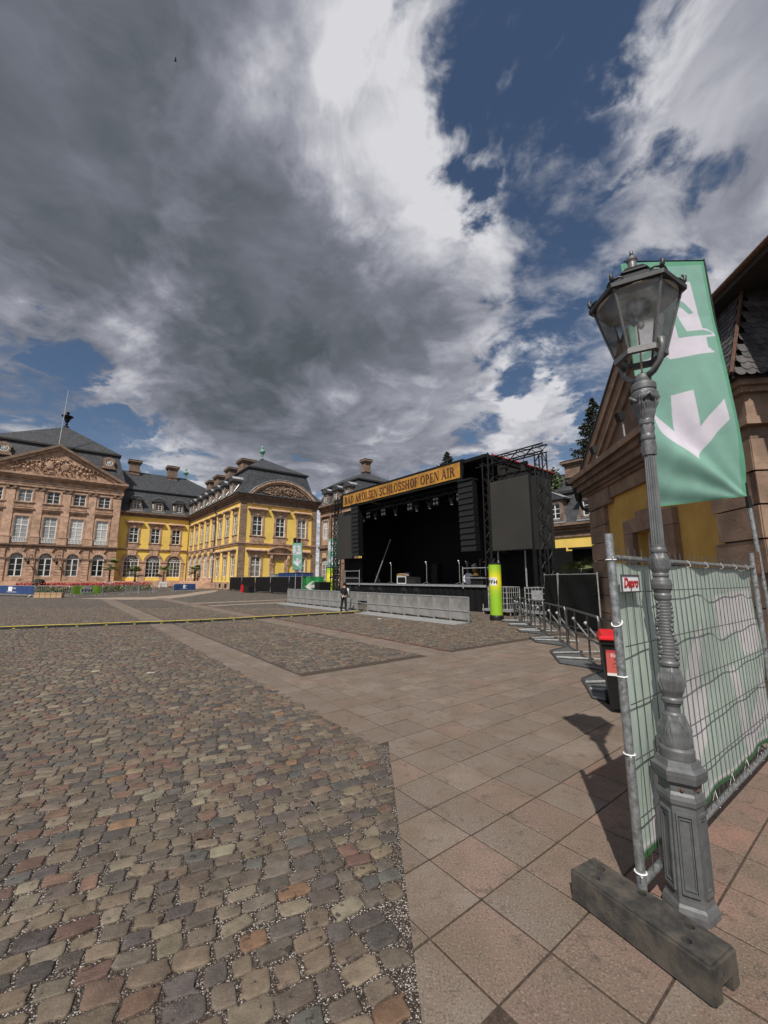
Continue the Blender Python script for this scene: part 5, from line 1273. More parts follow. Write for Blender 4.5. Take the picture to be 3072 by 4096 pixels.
me = bpy.data.meshes.new('cloth'); me.from_pydata(co.tolist(), [], np.stack([b_i, b_i+1, b_i+nx+2, b_i+nx+1],1).tolist()); me.materials.append(M['print'])
o = bpy.data.objects.new('cloth', me); COL.objects.link(o); o.parent = t
ar = inpoly(u, v, [(.14,.38),(.44,.72),(.56,.72),(.38,.48),(.72,.48),(.72,.32),(.38,.32),(.56,.10),(.42,.10)])
gh = inpoly(u, v, [(.15,.6),(.15,.9),(.35,.9),(.45,.72),(.75,.88),(.8,.4),(.7,.3)])
setcol(o, np.where(ar[:,None], np.array((.72,.74,.72)), np.where(gh[:,None], GN*1.5, GN)))
# ---------------------------------------------------------------- lime advertising columns
def column(label, base, h, r_, ang):
    t = thing('advertising_column', label, 'column', base, 0, 'lime green advertising columns')
    MB().lathe([(r_*1.12,0),(r_*1.12,.16),(r_*1.05,.22),(r_*.98,.24)], 28).build('base', 'black_plastic', t, smooth=True, auto=40)
    zs = np.linspace(.24, h-.08, 30); m = MB(); m.lathe([(r_, z) for z in zs], 32, caps=False); o = m.build('cover', 'print_gloss', t, smooth=True)
    zv = np.repeat((zs-.24)/(h-.32), 32); k = np.exp(-((zv-.68)/.16)**2)[:,None]
    lime = np.array((.28,.52,.03)); yel = np.array((.85,.72,.02)); setcol(o, lime*(1-k)+yel*k)
    MB().lathe([(r_*1.02,h-.08),(r_*1.05,h-.04),(r_*.9,h),(.02,h+.03)], 28, caps=True).build('cap', 'black_plastic', t, smooth=True, auto=40)
    # label wrapped round the cover
    d = Vector((math.cos(ang), math.sin(ang), 0)); side = Vector((-math.sin(ang), math.cos(ang), 0))
    class CF:                                    # cylinder frame
        def pt(s, a, z, dd): 
            th = ang + a/r_; q = r_ + dd
            return Vector((q*math.cos(th), q*math.sin(th), z))
    cf = CF(); zc = h*.665; m = MB(); w = .2
    for k in range(10):
        a, b = -w+2*w*k/10, -w+2*w*(k+1)/10; m.poly([cf.pt(a,zc-.16,.004),cf.pt(b,zc-.16,.004),cf.pt(b,zc+.20,.004),cf.pt(a,zc+.20,.004)])
    p = m.build('label', 'text_white', t); text_mesh('FFH', .24, 'text_dark', p, cf, 0, zc-.02, .008, bold=.012, ext=.001); text_mesh('HIT RADIO', .06, 'text_red', p, cf, 0, zc+.14, .008, ext=.001)
    return t
column('tall lime and yellow advertising column at the right end of the stage', Vector((5.2,19.25,0)), 2.62, .285, R(-130))
column('lime and yellow advertising column behind the green arrow banner', Vector((-5.35,41.0,0)), 3.0, .38, R(-62))
# ---------------------------------------------------------------- caged water tanks
def ibc(label, base, rz, lab):
    t = thing('caged_tank', label, 'tank', base, rz, 'caged water tanks beside the stage')
    MB().box(-.52,.52,-.56,.56,.34,1.38).build('tank', 'black_plastic', t)
    m = MB()
    for a in np.linspace(-.56,.56,7):
        m.cyl((-.57,a,.3),(-.57,a,1.45),.016,n=4); m.cyl((.57,a,.3),(.57,a,1.45),.016,n=4); m.cyl((a,-.6,.3),(a,-.6,1.45),.016,n=4); m.cyl((a,.6,.3),(a,.6,1.45),.016,n=4)
    for z in (.32,.6,.88,1.16,1.45): m.path([(-.57,-.6,z),(.57,-.6,z),(.57,.6,z),(-.57,.6,z),(-.57,-.6,z)], .017, 4)
    m.build('cage', 'galv_far', t)
    MB().box(-.75,.75,-.9,.9,.2,.3).build('carrier_frame', 'galv_far', t)
    for a in (-.85,.85): MB().cyl((-.7,a,0.02),(-.7,a,.55),.025,n=6).build('jack', 'galv_far', t)
    for a in (-.5, .5): MB().box(-.5,.5,a-.15,a+.15,0,.2).build('timber', 'brick', t)
    if lab: MB().box(-.6,-.585,-.38,.2,.85,1.32).build('label_plate', 'lead', t)
ibc('caged black tank with grey plate right of the lime column', pal(-4.0,-58.0), YAW, True); ibc('caged black tank half behind the lime column', pal(-4.2,-55.9), YAW, False)
# ---------------------------------------------------------------- steel crowd barriers on the left
def barrier(label, px0, px1, cover=None, h=1.12, group='steel crowd barriers along the flower bed'):
    P, Q = ground(*px0), ground(*px1); d = Q-P; L = d.length
    t = thing('crowd_barrier', label, 'barrier', P, math.atan2(d.y, d.x), group)
    m = MB(); r_ = .03; m.path([(.06,0,.14),(.06,0,h-.1),(.16,0,h),(L-.16,0,h),(L-.06,0,h-.1),(L-.06,0,.14),(.06,0,.14)], r_, 6); m.build('frame', 'galv_far', t)
    n = max(6, int(L/.22)); 
    for k in range(1, n): MB().cyl((L*k/n,0,.14),(L*k/n,0,h),.014,n=4).build('bar', 'galv_far', t)
    for a in (.35, L-.35): MB().path([(a-.12,-.35,.02),(a,-.16,.16),(a,.16,.16),(a-.12,.35,.02)], .026, 5).build('foot', 'galv_far', t)
    fr = F((0,-.05,0),(1,0,0),(0,-1,0))
    if cover:
        m = MB(); n = 24
        for k in range(n):
            a, b = .1+(L-.2)*k/n, .1+(L-.2)*(k+1)/n; q = lambda x: .02*math.sin(x*5)
            m.poly([fr.pt(a,.26,q(a)),fr.pt(b,.26,q(b)),fr.pt(b,h-.02,q(b)),fr.pt(a,h-.02,q(a))])
        c = m.build('cover', cover, t, smooth=True)
        if cover == 'lime_cloth':
            MB().extr(fr, [(L*.3,.36),(L*.7,.36),(L*.72,.6),(L*.66,.85),(L*.6,1.05),(L*.4,1.05),(L*.34,.85),(L*.28,.6)], .02, .03).build('logo_field', 'text_white', c)
            text_mesh('FFH', .52, 'text_dark', c, fr, L*.5, .6, .045, bold=.016, sx=1.25); text_mesh('HIT RADIO', .14, 'text_red', c, fr, L*.5, .93, .045)
        else:
            MB().extr(fr, [(L*.43,.52),(L*.52,.52),(L*.52,1.0),(L*.43,1.0)], .02, .03).build('emblem', 'text_white', c)
            MB().extr(fr, [(L*.4,.42),(L*.62,.42),(L*.62,.46),(L*.4,.46)], .02, .03).build('line_print', 'text_white', c)
            for z in (.86, .76): MB().extr(fr, [(L*.53,z),(L*.6,z),(L*.6,z+.035),(L*.53,z+.035)], .02, .03).build('line_print', 'text_white', c)
    return t
barrier('crowd barrier with dark blue cover at the left edge of the court', (-40,2381), (137,2387), 'blue_cloth')
barrier('plain crowd barrier right of the dark blue cover, over the tan boxes', (139,2387), (277,2388)); barrier('crowd barrier with lime green cover and black letters', (279,2388), (403,2383), 'lime_cloth')
barrier('plain crowd barrier right of the lime green cover', (405,2383), (496,2379)); barrier('plain crowd barrier second from the lime green cover', (498,2379), (553,2374)); barrier('plain crowd barrier third from the lime green cover', (555,2374), (612,2371)); barrier('plain crowd barrier just left of the far dark blue cover', (614,2369), (688,2366))
barrier('crowd barrier with dark blue cover below the potted palms', (690,2368), (782,2366), 'blue_cloth')
P, Q = ground(141,2391), ground(252,2391); d = Q-P; L = d.length; th = math.atan2(d.y,d.x)
nth5 = ['leftmost','second','third','fourth','rightmost']
for k in range(5):
    t = thing('cardboard_box', f'{nth5[k]} tan box in the row under the plain barrier', 'box', P+d*(k/5), th, 'tan boxes in a row under the barrier')
    w = L/5; MB().box(.02,w-.02,-.2,.2,0,.50).build('carton', 'cardboard', t); MB().box(.03,w-.03,-.21,-.2,.36,.40).build('print', 'sandstone_brown', t)
# ---------------------------------------------------------------- yellow cable ramp
rp = [ground(-420,2531), ground(0,2516), ground(800,2487), ground(1440,2450)]
ramp = thing('cable_ramp', 'long yellow and black cable ramp lying across the cobbles', 'cable ramp', (0,0,0)); segs = []
for a, b in zip(rp, rp[1:]):
    n = max(1, round((b-a).length/.95))
    for k in range(n): segs.append((a.lerp(b, k/n), a.lerp(b, (k+1)/n)))
for k, (a, b) in enumerate(segs):
    d = (b-a); n_ = Vector((-d.y, d.x, 0)).normalized(); d.normalize(); A_, B_ = a+d*.006, b-d*.006; z = .006+.004*math.sin(k*2.1)
    m = MB(); e = lambda p, off, zz__: p + n_*off + Vector((0,0,zz__+z))
    m.hexa([e(A_,-.27,0),e(B_,-.27,0),e(B_,.27,0),e(A_,.27,0),e(A_,-.12,.075),e(B_,-.12,.075),e(B_,.12,.075),e(A_,.12,.075)])
    s_ = m.build('ramp_section', 'black_plastic', ramp)
    m = MB(); m.hexa([e(A_,-.11,.077),e(B_,-.11,.077),e(B_,.11,.077),e(A_,.11,.077),e(A_,-.10,.084),e(B_,-.10,.084),e(B_,.10,.084),e(A_,.10,.084)]); m.build('lid', 'yellow_strip', s_)
    q = a.lerp(b,.5)-n_*.235; MB().box(q.x-.05,q.x+.05,q.y-.02,q.y+.02,.015,.04).build('handle', 'yellow_strip', s_)
# ================================================================ gatehouse and slate pavilion on the right
GC = Vector((7.51,14.31,0)); GTH = math.atan2(-.9903,-.1386)
gate = thing('gatehouse', 'yellow gatehouse with brown gable and quoins behind the street lamp', 'building', GC, GTH)
FG = F((0,0,0),(1,0,0),(0,-1,0))
m = MB(); m.wall(FG, 0, 6.9, 0, 5.2, [(3.05,4.55,1.25,3.15)], .35); m.poly([(0,0,0),(0,9,0),(0,9,5.2),(0,0,5.2)][::-1]); m.build('wall', 'plaster_old', gate)
window(gate, FG, 3.05, 4.55, 1.25, 3.15, 2, 3, 'glass_dark', d=-.33, fw=.07, mw=.035, mul=.07)
for a, b, z0, z1, e in ((2.5,3.05,.9,2.2,.10),(2.5,3.05,2.2,3.15,.14),(4.55,5.1,.9,2.2,.10),(4.55,5.1,2.2,3.15,.14),(2.5,3.4,3.15,3.55,.14),(3.4,4.2,3.15,3.7,.18),(4.2,5.1,3.15,3.55,.14),(2.4,5.2,.8,1.25,.12)):
    MB().fbox(FG, a+.006, b-.006, z0+.006, z1-.006, -.2, e).build('surround_stone', 'sandstone_brown', gate)
for k in range(9):
    z0 = -.35+k*.573; z0c = max(z0, 0)
    if z0c > 4.3: break
    m = MB(); e = .03; z1 = min(z0+.573, 4.27)-.025
    m.extr(FG, [(0,z0c),(1.18,z0c),(1.21,z0c+e),(1.21,z1-e),(1.18,z1),(0,z1)], 0, .13); m.box(-.13,0.0,-.13,1.0,z0c,z1); m.build('quoin_stone', 'sandstone_brown', gate)
for a, b, lo in ((-.1,1.75,4.27),(1.75,6.9,4.42)):
    x = a
    while x < b-.05:
        w = min(1.25, b-x); MB().fbox(FG, x+.004, x+w-.004, lo, 4.80, 0, .15 if a < 0 else .12).build('architrave_stone', 'sandstone_brown', gate); x += w
m = MB()
for z0, z1, dd in ((4.80,4.90,.20),(4.90,5.02,.28),(5.02,5.22,.40),(5.22,5.40,.50),(5.40,5.58,.62)): m.box(-dd, 6.85, -dd, 8.5, z0, z1)
m.build('cornice', 'sandstone_dark', gate)
ap, az, bz = 4.05, 8.72, 5.58
m = MB(); m.extr(FG, [(-.2,bz),(6.85,bz),(6.85,az-.35-2.8*.654),(ap,az-.35)], -.6, -.02); m.build('gable_field', 'sandstone_dark', gate)
for o0, o1, i0, i1, dd in ((0,0,.62,.42,.22),(.6,.40,1.25,.85,.14),(1.2,.8,1.75,1.2,.06)):
    m = MB(); m.band(FG, [(-.75+o0,bz),(ap,az-o1),(6.85,az-o1-2.8*.654)], [(-.75+i0,bz),(ap,az-i1),(6.85,az-i1-2.8*.654)], -.5, dd); m.build('gable_rake', 'sandstone_brown', gate)
m = MB(); m.band(FG, [(-.85,bz-.02),(ap,az+.07),(6.85,az+.07-2.8*.654)], [(-.72,bz),(ap,az),(6.85,az-2.8*.654)], -9, .26); m.build('roof', 'slate', gate)
m = MB(); m.path([(-.62,-.7,5.45),(-.75,1,5.45),(-.75,8,5.45)], .10, 8); m.build('gutter', 'metal_black', gate)
m = MB(); m.lathe([(.10,0),(.20,.5),(.2,.62)], 10, (-.55,-.3,4.75)); m.path([(-.55,-.3,4.8),(-.5,-.2,4.45),(-.1,-.1,4.3)], .06, 8); m.build('downpipe', 'metal_black', gate)
for k, s_ in enumerate((1.9, 3.9)):
    t = thing('floodlight', ['grey floodlight on the left end of the gatehouse cornice','black floodlight on a post in the middle of the gatehouse cornice'][k], 'floodlight', tuple(gate.matrix_basis @ Vector((s_,-.45,5.58))), GTH, 'floodlights on the gatehouse cornice')
    h = (.25, .55)[k]
    MB().cyl((0,0,0),(0,-.02,h),.022,n=7).build('bracket', 'lead', t)
    m = MB(); m.hexa([(-.12,-.12,h-.02),(.12,-.12,h-.02),(.12,.02,h+.05),(-.12,.02,h+.05),(-.12,-.18,h+.22),(.12,-.18,h+.22),(.12,-.02,h+.26),(-.12,-.02,h+.26)]); m.build('housing', 'tarp_grey' if k == 0 else 'metal_black', t)
sp = thing('slate_pavilion', 'brown rusticated corner building with slate mansard at the right edge', 'building', GC, GTH)
MB().box(6.9, 7.86, -.24, 6, 0, 4.45).build('wall', 'sandstone_dark', sp)
for k in range(9):
    z0 = -.25+k*.56; z0c = max(z0,0); z1 = z0+.56-.03
    if z1 > 4.5: break
    MB().fbox(FG, 6.75+(k%2)*.12, 7.93, z0c, z1, .1, .30+.01*(k%3)).build('rusticated_stone', 'sandstone_brown', sp)
    for j in range(3): MB().box(7.8, 7.95, -.30+j*1.0+.0, .66+j*1.0, z0c, z1).build('rusticated_stone', 'sandstone_brown', sp)
m = MB()
for z0, z1, dd in ((4.45,4.58,.05),(4.58,5.0,.01),(5.0,5.1,.09),(5.1,5.2,.16)): m.box(6.3-dd, 7.95+dd, -.30-dd, 7, z0, z1)
m.build('entablature', 'sandstone_brown', sp)
BL, BF, TL, TF = -.62, 8.22, -.02, 7.88        # mansard skirt: left face y, front face x at bottom and top
MB().hexa([(4.8,BL+.05,5.2),(BF-.05,BL+.05,5.2),(BF-.05,7,5.2),(4.8,7,5.2),(4.8,TL+.05,6.95),(TF-.05,TL+.05,6.95),(TF-.05,7,6.95),(4.8,7,6.95)]).build('mansard_boarding', 'ridge_dark', sp)
rows = 15
def slate(o, ux, uy, w, l, name='slate'):
    nrm = ux.cross(uy).normalized(); pts = [(-.5,0),(-.5,-.62),(-.38,-.86),(-.15,-1.0),(.18,-.98),(.42,-.8),(.5,-.55),(.5,0)]
    m = MB(); i0 = [o + ux*(a*w) + uy*(-b*l*-1) for a, b in pts]
    lift = .016
    top = [o + ux*(a*w) + uy*(b*l) + nrm*(lift*(-b)+.004) for a, b in pts]; bot = [p_ - nrm*.006 for p_ in top]
    i = 0; n = len(pts); m.v += [tuple(p_) for p_ in top+bot]; m.f.append(tuple(range(n))); m.f.append(tuple(range(2*n-1,n-1,-1)))
    for k in range(n): m.f.append((k, n+k, n+(k+1)%n, (k+1)%n))
    m.build(name, 'slate_tile', sp)
for r_ in range(rows):
    f0 = (r_+1.4)/(rows+.4); z = 5.2+1.75*f0; y = BL+(TL-BL)*f0; x = BF+(TF-BF)*f0
    up_l = Vector((0, (TL-BL), 1.75)).normalized(); up_f = Vector(((TF-BF), 0, 1.75)).normalized()
    off = (r_ % 2)*.075
    for k in range(8):
        xc = x-.075-off-k*.15
        if xc < x-1.15: break
        slate(Vector((xc, y-.012, z)), Vector((1,0,0)), up_l, .158+RNG.uniform(-.01,.01), .17+RNG.uniform(-.012,.012))
    for k in range(5): slate(Vector((x+.012, y+.075+off+k*.15, z)), Vector((0,1,0)), up_f, .158+RNG.uniform(-.01,.01), .17+RNG.uniform(-.012,.012))
m = MB(); m.hexa([(5.2,-.32,6.92),(10.4,-.32,6.92),(10.4,6,6.92),(5.2,6,6.92),(5.2,-.36,7.02),(10.5,-.36,7.02),(10.5,6,7.02),(5.2,6,7.02)]); m.build('eaves_soffit', 'ridge_dark', sp)  # eaves overhang lengthened past the view so it shades the front wall
MB().path([(5.2,-.38,7.03),(10.5,-.38,7.03)], .05, 8).path([(10.5,-.38,7.03),(10.5,6,7.03)], .05, 8).path([(BF+.03,BL-.03,5.25),(TF+.03,TL-.03,6.95)], .03, 6).build('gutter', 'rust', sp)
MB().hexa([(5.2,-.30,7.03),(10.4,-.30,7.03),(10.4,6,7.03),(5.2,6,7.03),(5.2,2.4,9.6),(7.4,2.4,9.6),(7.4,6,9.6),(5.2,6,9.6)]).build('roof', 'slate', sp)
# ================================================================ street lamp
LX, LY = 1.785, 2.70; TOCAM = math.atan2(-LY, -LX)
lamp = thing('street_lamp', 'ornate grey cast iron street lamp with six sided glass lantern in front', 'lamp', (LX, LY, 0), 0); lamp.scale = (1, 1, .985); lamp.rotation_euler = (0, R(1.0), 0)
K = .69; KL = .815; HX = TOCAM + R(30) + R(4)
def hexring(prof): return MB().lathe([(r_*K*1.06, z) for r_, z in prof], 6, rot=HX)
hexring([(.190,0),(.190,.035),(.178,.06),(.165,.075),(.160,.10),(.152,.585),(.166,.60),(.170,.625),(.160,.65),(.148,.665),(.150,.70),(.186,.725),(.196,.76),(.196,.785),(.165,.80),(.150,.835)]).build('pedestal', 'lampmetal', lamp)
for k in range(6):
    a = HX + R(60*k+30); nn = Vector((math.cos(a), math.sin(a), 0)); hh = Vector((-math.sin(a), math.cos(a), 0))
    ap0, ap1 = .160*K*1.06*math.cos(R(30)), .152*K*1.06*math.cos(R(30))
    class PF:                                    # frame that follows the tapering face
        def __init__(s, nn, hh): s.nn, s.hh = nn, hh
        def pt(s, a_, z, d_): return s.nn*(ap0+(ap1-ap0)*(z-.1)/.485+d_) + s.hh*a_ + Vector((0,0,z))
    pf = PF(nn, hh)
    rect = lambda w, z0, z1: [(-w,z0),(w,z0),(w,z1),(-w,z1)]
    m = MB(); m.band(pf, rect(.041,.13,.555), rect(.033,.145,.54), -.002, .012, True); m.band(pf, rect(.028,.155,.53), rect(.024,.165,.52), -.002, .008, True)
    m.build('panel_moulding', 'lampmetal', lamp)
for k in (0, 1, 5):
    a = HX + R(60*k+30); MB().ball((.096*math.cos(a), .096*math.sin(a), .68), .011).build('bolt', 'rust', lamp)
def gad(n, amp): return lambda a, z, r_: amp*(abs(math.sin(a*n/2))-.5)
def leaves(n, amp, z0, z1):
    def fn(a, z, r_):
        t = (z-z0)/(z1-z0)
        if t < 0 or t > 1: return 0
        u = ((a*n/(2*math.pi)) % 1)*2-1; wdt = math.sin(math.pi*min(1, .15+.85*t))**.7
        vein = .35*math.cos(abs(u)*16 + t*11)
        return amp*(max(0, 1-abs(u)/max(.05,wdt))*(.75+vein) + .25*math.exp(-(u/.08)**2))*math.sin(math.pi*t)**.6
    return fn
def prof(pts, n=14):                             # smooth interpolation of a turned profile (z rising)
    zs = [p_[1] for p_ in pts]; rs = [p_[0] for p_ in pts]; out = []
    for i in range(len(pts)-1):
        for k in range(n):
            t = k/n; t2 = t*t*(3-2*t); out.append((rs[i]+(rs[i+1]-rs[i])*t2, zs[i]+(zs[i+1]-zs[i])*t))
    return out + [pts[-1]]
def part(name, pts, n=48, fn=None, sub=6, mat_='lampmetal'):
    return MB().lathe([(r_*K, z) for r_, z in prof(pts, sub)], n, fn=fn).build(name, mat_, lamp, smooth=True, auto=50)
part('collar', [(.130,.83),(.134,.84),(.134,.885),(.126,.90),(.10,.905)])
part('leaf_base', [(.118,.90),(.104,.98),(.090,1.05),(.084,1.085)], 96, leaves(6,.016,.90,1.09), 12)
part('neck', [(.070,1.085),(.058,1.10),(.057,1.13),(.070,1.15),(.082,1.16),(.083,1.175),(.074,1.19)])
part('leaf_bulb', [(.070,1.185),(.088,1.24),(.093,1.29),(.082,1.34),(.070,1.375)], 96, leaves(5,.014,1.18,1.38), 12)
part('ring', [(.074,1.372),(.084,1.38),(.085,1.395),(.074,1.41),(.072,1.42)])
part('ribbed_shaft', [(.072,1.41),(.060,1.79)], 40, lambda a, z, r_: .0012*math.sin(z*330), 110)
for sgn in (0, 1, 2):                            # ivy climbing the ribbed shaft
    a0 = TOCAM + R(62) + sgn*R(120); m = MB()
    for k in range(13):
        t = k/12; a = a0+.28*math.sin(t*9); z = 1.43+.34*t; rr = (.072-.012*t)*K
        m.ball((rr*math.cos(a), rr*math.sin(a), z), .016-.006*t, 8, 5, (1,1,1.1))
        b = a+(.16 if k % 2 else -.16); m.ball((rr*math.cos(b), rr*math.sin(b), z+.01), .012-.004*t, 7, 4, (1,1,.8))
    m.build('ivy_relief', 'lampmetal', lamp, smooth=True)
part('ring', [(.062,1.785),(.070,1.80),(.072,1.82),(.064,1.835)])
part('knop', [(.066,1.835),(.072,1.85),(.084,1.865),(.087,1.89),(.080,1.915),(.064,1.935)])
part('ring', [(.062,1.935),(.068,1.945),(.068,1.955),(.060,1.965)])
part('leaf_bulb', [(.060,1.962),(.072,2.0),(.073,2.05),(.062,2.10)], 80, leaves(6,.010,1.96,2.10), 10)
part('ring', [(.060,2.095),(.068,2.105),(.068,2.12),(.060,2.135)])
part('fluted_shaft', [(.059,2.135),(.058,2.16),(.053,2.84)], 96, lambda a, z, r_: -.006*(abs(math.sin(a*9))**.6) if 2.15 < z < 2.80 else 0, 30)
part('leaf_collar', [(.055,2.78),(.057,2.88)], 80, leaves(6,.008,2.74,2.92), 10)
part('ring', [(.055,2.88),(.064,2.90),(.064,2.915),(.055,2.935)])
part('neck', [(.054,2.93),(.056,3.0)], 48, leaves(6,.006,2.92,3.02))
part('ring', [(.058,2.995),(.066,3.01),(.066,3.03),(.060,3.045)])
part('capital', [(.060,3.04),(.068,3.10),(.092,3.16),(.112,3.20),(.114,3.235),(.104,3.25)], 96, leaves(4,.016,3.03,3.25), 10)
for k in range(4):
    a = TOCAM+R(20)+k*R(90); m = MB()
    m.path([(.068*math.cos(a+.5*s_),.068*math.sin(a+.5*s_),3.17) if s_ else (.088*math.cos(a),.088*math.sin(a),3.21) for s_ in (-1,0,1)], .014, 7); m.build('volute', 'lampmetal', lamp, smooth=True)
part('abacus', [(.104,3.25),(.112,3.262),(.112,3.30),(.100,3.312),(.06,3.315)])
part('socket', [(.074,3.32),(.078,3.345),(.076,3.37),(.05,3.385)], 32)
RB, RT, ZB, ZT = .205*KL, .352*KL, 3.50, 3.965
def hx(r_, z, k): a = HX+R(60*k); return Vector((r_*math.cos(a), r_*math.sin(a), z))
for s_ in (0, 3):                                # two curved carrying arms
    a = HX+R(60*s_)+R(18); c_, q_ = math.cos(a), math.sin(a)
    m = MB(); m.path([(.040*c_,.040*q_,3.36),(.085*c_,.085*q_,3.375),(.138*c_,.138*q_,3.43),(.163*c_,.163*q_,3.52),(.158*c_,.158*q_,3.575),(.138*c_,.138*q_,3.59),(.126*c_,.126*q_,3.56)], [.024,.022,.02,.022,.026,.024,.018], 8); m.build('carrying_arm', 'lampmetal', lamp, smooth=True)
m = MB(); m.band(ID, [(0,0)], [(0,0)], 0, 0)
for k in range(6):
    a, b = hx(RB,ZB,k), hx(RB,ZB,k+1); ai, bi = hx(RB*.78,ZB,k), hx(RB*.78,ZB,k+1); u = Vector((0,0,.042)); m.hexa([a,b,bi,ai,a+u,b+u,bi+u,ai+u])
m.build('lower_ring', 'lampmetal', lamp)
m = MB()
for k in range(6): m.cyl(hx(RB*.94,ZB+.03,k), hx(RT*.96,ZT,k), .0085, n=5)
m.build('glazing_bars', 'lampmetal', lamp)
gm = bpy.data.materials.new('lamp_glass'); gm.use_nodes = True; gb_ = NB(gm.node_tree); gm.node_tree.nodes.clear()
tr = gb_.n('ShaderNodeBsdfTransparent'); tr.inputs[0].default_value = (.82,.84,.83,1); gl_ = gb_.n('ShaderNodeBsdfGlossy'); gl_.inputs['Roughness'].default_value = .04; df = gb_.n('ShaderNodeBsdfDiffuse'); df.inputs[0].default_value = (.45,.46,.46,1)
tcg = gb_.n('ShaderNodeTexCoord'); nz_ = gb_.noise(tcg.outputs['Object'], 9, 6, .65); fr_ = gb_.n('ShaderNodeFresnel'); fr_.inputs[0].default_value = 1.45
m1 = gb_.n('ShaderNodeMixShader'); gb_.link(gb_.math('MULTIPLY', gb_.smooth(nz_, .35, .75), .22), m1.inputs[0]); gb_.link(tr.outputs[0], m1.inputs[1]); gb_.link(df.outputs[0], m1.inputs[2])
m2_ = gb_.n('ShaderNodeMixShader'); gb_.link(gb_.math('ADD', gb_.math('MULTIPLY', fr_.outputs[0], .8), .03), m2_.inputs[0]); gb_.link(m1.outputs[0], m2_.inputs[1]); gb_.link(gl_.outputs[0], m2_.inputs[2])
og = gb_.n('ShaderNodeOutputMaterial'); gb_.link(m2_.outputs[0], og.inputs[0]); M['lamp_glass'] = gm
for k in range(6): MB().poly([hx(RB*.93,ZB+.035,k), hx(RB*.93,ZB+.035,k+1), hx(RT*.95,ZT,k+1), hx(RT*.95,ZT,k)]).build('pane', 'lamp_glass', lamp)
MB().lathe([(RT*.93,ZT-.005),(RT*1.07,ZT),(RT*1.08,ZT+.03),(RT*.97,ZT+.045),(RT*.97,ZT+.05),(.130,4.135),(.130,4.145)], 6, rot=HX).build('lantern_roof', 'lamp_dark', lamp)
MB().lathe([(.135,4.14),(.145,4.148),(.145,4.16),(.108,4.20),(.040,4.235)], 6, rot=HX).build('upper_roof', 'metal_black', lamp)
MB().lathe([(RT*.90,ZT-.012),(RT*.78,ZT-.014)], 30).lathe([(RT*.80,ZT-.018),(.10,ZT-.022),(.09,ZT-.03),(.02,ZT-.03)], 30).build('reflector', 'reflector', lamp, smooth=True)
MB().lathe([(.085,ZT-.10),(.095,ZT-.06),(.095,ZT-.03)], 20).build('lamp_socket', 'lampmetal', lamp, smooth=True)
for dx in (-.035,.035): MB().lathe([(.002,-.12),(.02,-.10),(.022,-.06),(.016,0)], 10, (dx,dx*.4,ZT-.09)).build('bulb', 'lamp_glass', lamp, smooth=True)
MB().path([(0,0,3.38),(.008,.01,3.6),(-.004,0,ZT-.05)], .006, 5).build('cable', 'wood_case', lamp)
part('finial', [(.048,4.225),(.046,4.262),(.042,4.295),(.054,4.318),(.055,4.33),(.030,4.345),(.012,4.357),(.019,4.375),(.017,4.395),(.001,4.415)], 24)
for k in range(6):
    p0 = hx(RT*1.0, ZT+.045, k); a = HX+R(60*k); c_, q_ = math.cos(a), math.sin(a); m = MB()
    m.path([p0, p0+Vector((.010*c_,.010*q_,.025)), p0+Vector((.016*c_,.016*q_,.052)), p0+Vector((-.003*c_,-.003*q_,.072))], [.011,.016,.012,.006], 7)
    for s_ in (-1, 1):
        m.path([p0+Vector((0,0,.012)), p0+Vector((-q_*s_*.032-c_*.018,c_*s_*.032-q_*.018,.028)), p0+Vector((-q_*s_*.058-c_*.034,c_*s_*.058-q_*.034,.014)), p0+Vector((-q_*s_*.046-c_*.03,c_*s_*.046-q_*.03,.024))], .008, 6)
    m.build('crest', 'lamp_dark', lamp, smooth=True)
# ================================================================ mobile fence with printed cloth, concrete foot
FD0 = Vector((1.471,2.625,0)); FDIR = Vector((.80,.60,0)); FTH = math.atan2(.6,.8); FLN = 3.46
fence = thing('mobile_fence', 'galvanised mesh fence panel with pale green cloth behind the street lamp', 'fence', FD0, FTH)
FF = F((0,0,0),(1,0,0),(0,-1,0))
lean = Vector((.0,.03,0))
MB().cyl((0,0,.05),(.04,.03,2.19),.0255,n=16).build('post', 'galv', fence, smooth=True, auto=60)
MB().cyl((FLN,0,.05),(FLN,.0,2.19),.0255,n=16).build('post', 'galv', fence, smooth=True, auto=60)
MB().cyl((.02,.025,2.035),(FLN,0,2.02),.019,n=12).build('top_rail', 'galv', fence, smooth=True, auto=60); MB().cyl((0,0,.185),(FLN,0,.185),.021,n=12).build('bottom_rail', 'galv', fence, smooth=True, auto=60)
nw = 31
for k in range(1, nw+1): x = .03+k*(FLN-.05)/(nw+1); MB().cyl((x+RNG.normal(0,.003),-.012,.17),(x+.02*(1-x/FLN),.012*(1-x/FLN),2.10),.0028,n=5).build('wire', 'tube_grey', fence)
for z in (1.81,1.48,1.14,.83,.52):
    m = MB(); m.path([(.03,-.018,z),(FLN*.3,-.02,z+.004),(FLN*.7,-.018,z-.003),(FLN-.02,-.018,z)], .0035, 5); m.build('cross_wire', 'tube_grey', fence)
ct = MB().cyl((FLN+.03,-.03,1.95),(FLN+.03,-.03,2.2),.035,n=10).build('clamp', 'rust', fence)
nx, nz = 90, 60; uu, vv_ = np.meshgrid(np.linspace(0,1,nx+1), np.linspace(0,1,nz+1)); u, v = uu.ravel(), vv_.ravel()
sag = .03*np.abs(np.sin(u*9.5))*(v**8)
yy_ = .028 + .010*np.sin(u*17+v*5) + .016*np.sin(u*7-v*6.5+1)*np.sin(v*3.1) + .008*np.sin(u*31+v*11) + .010*np.sin(u*11+v*9)*np.sin(v*3.1)
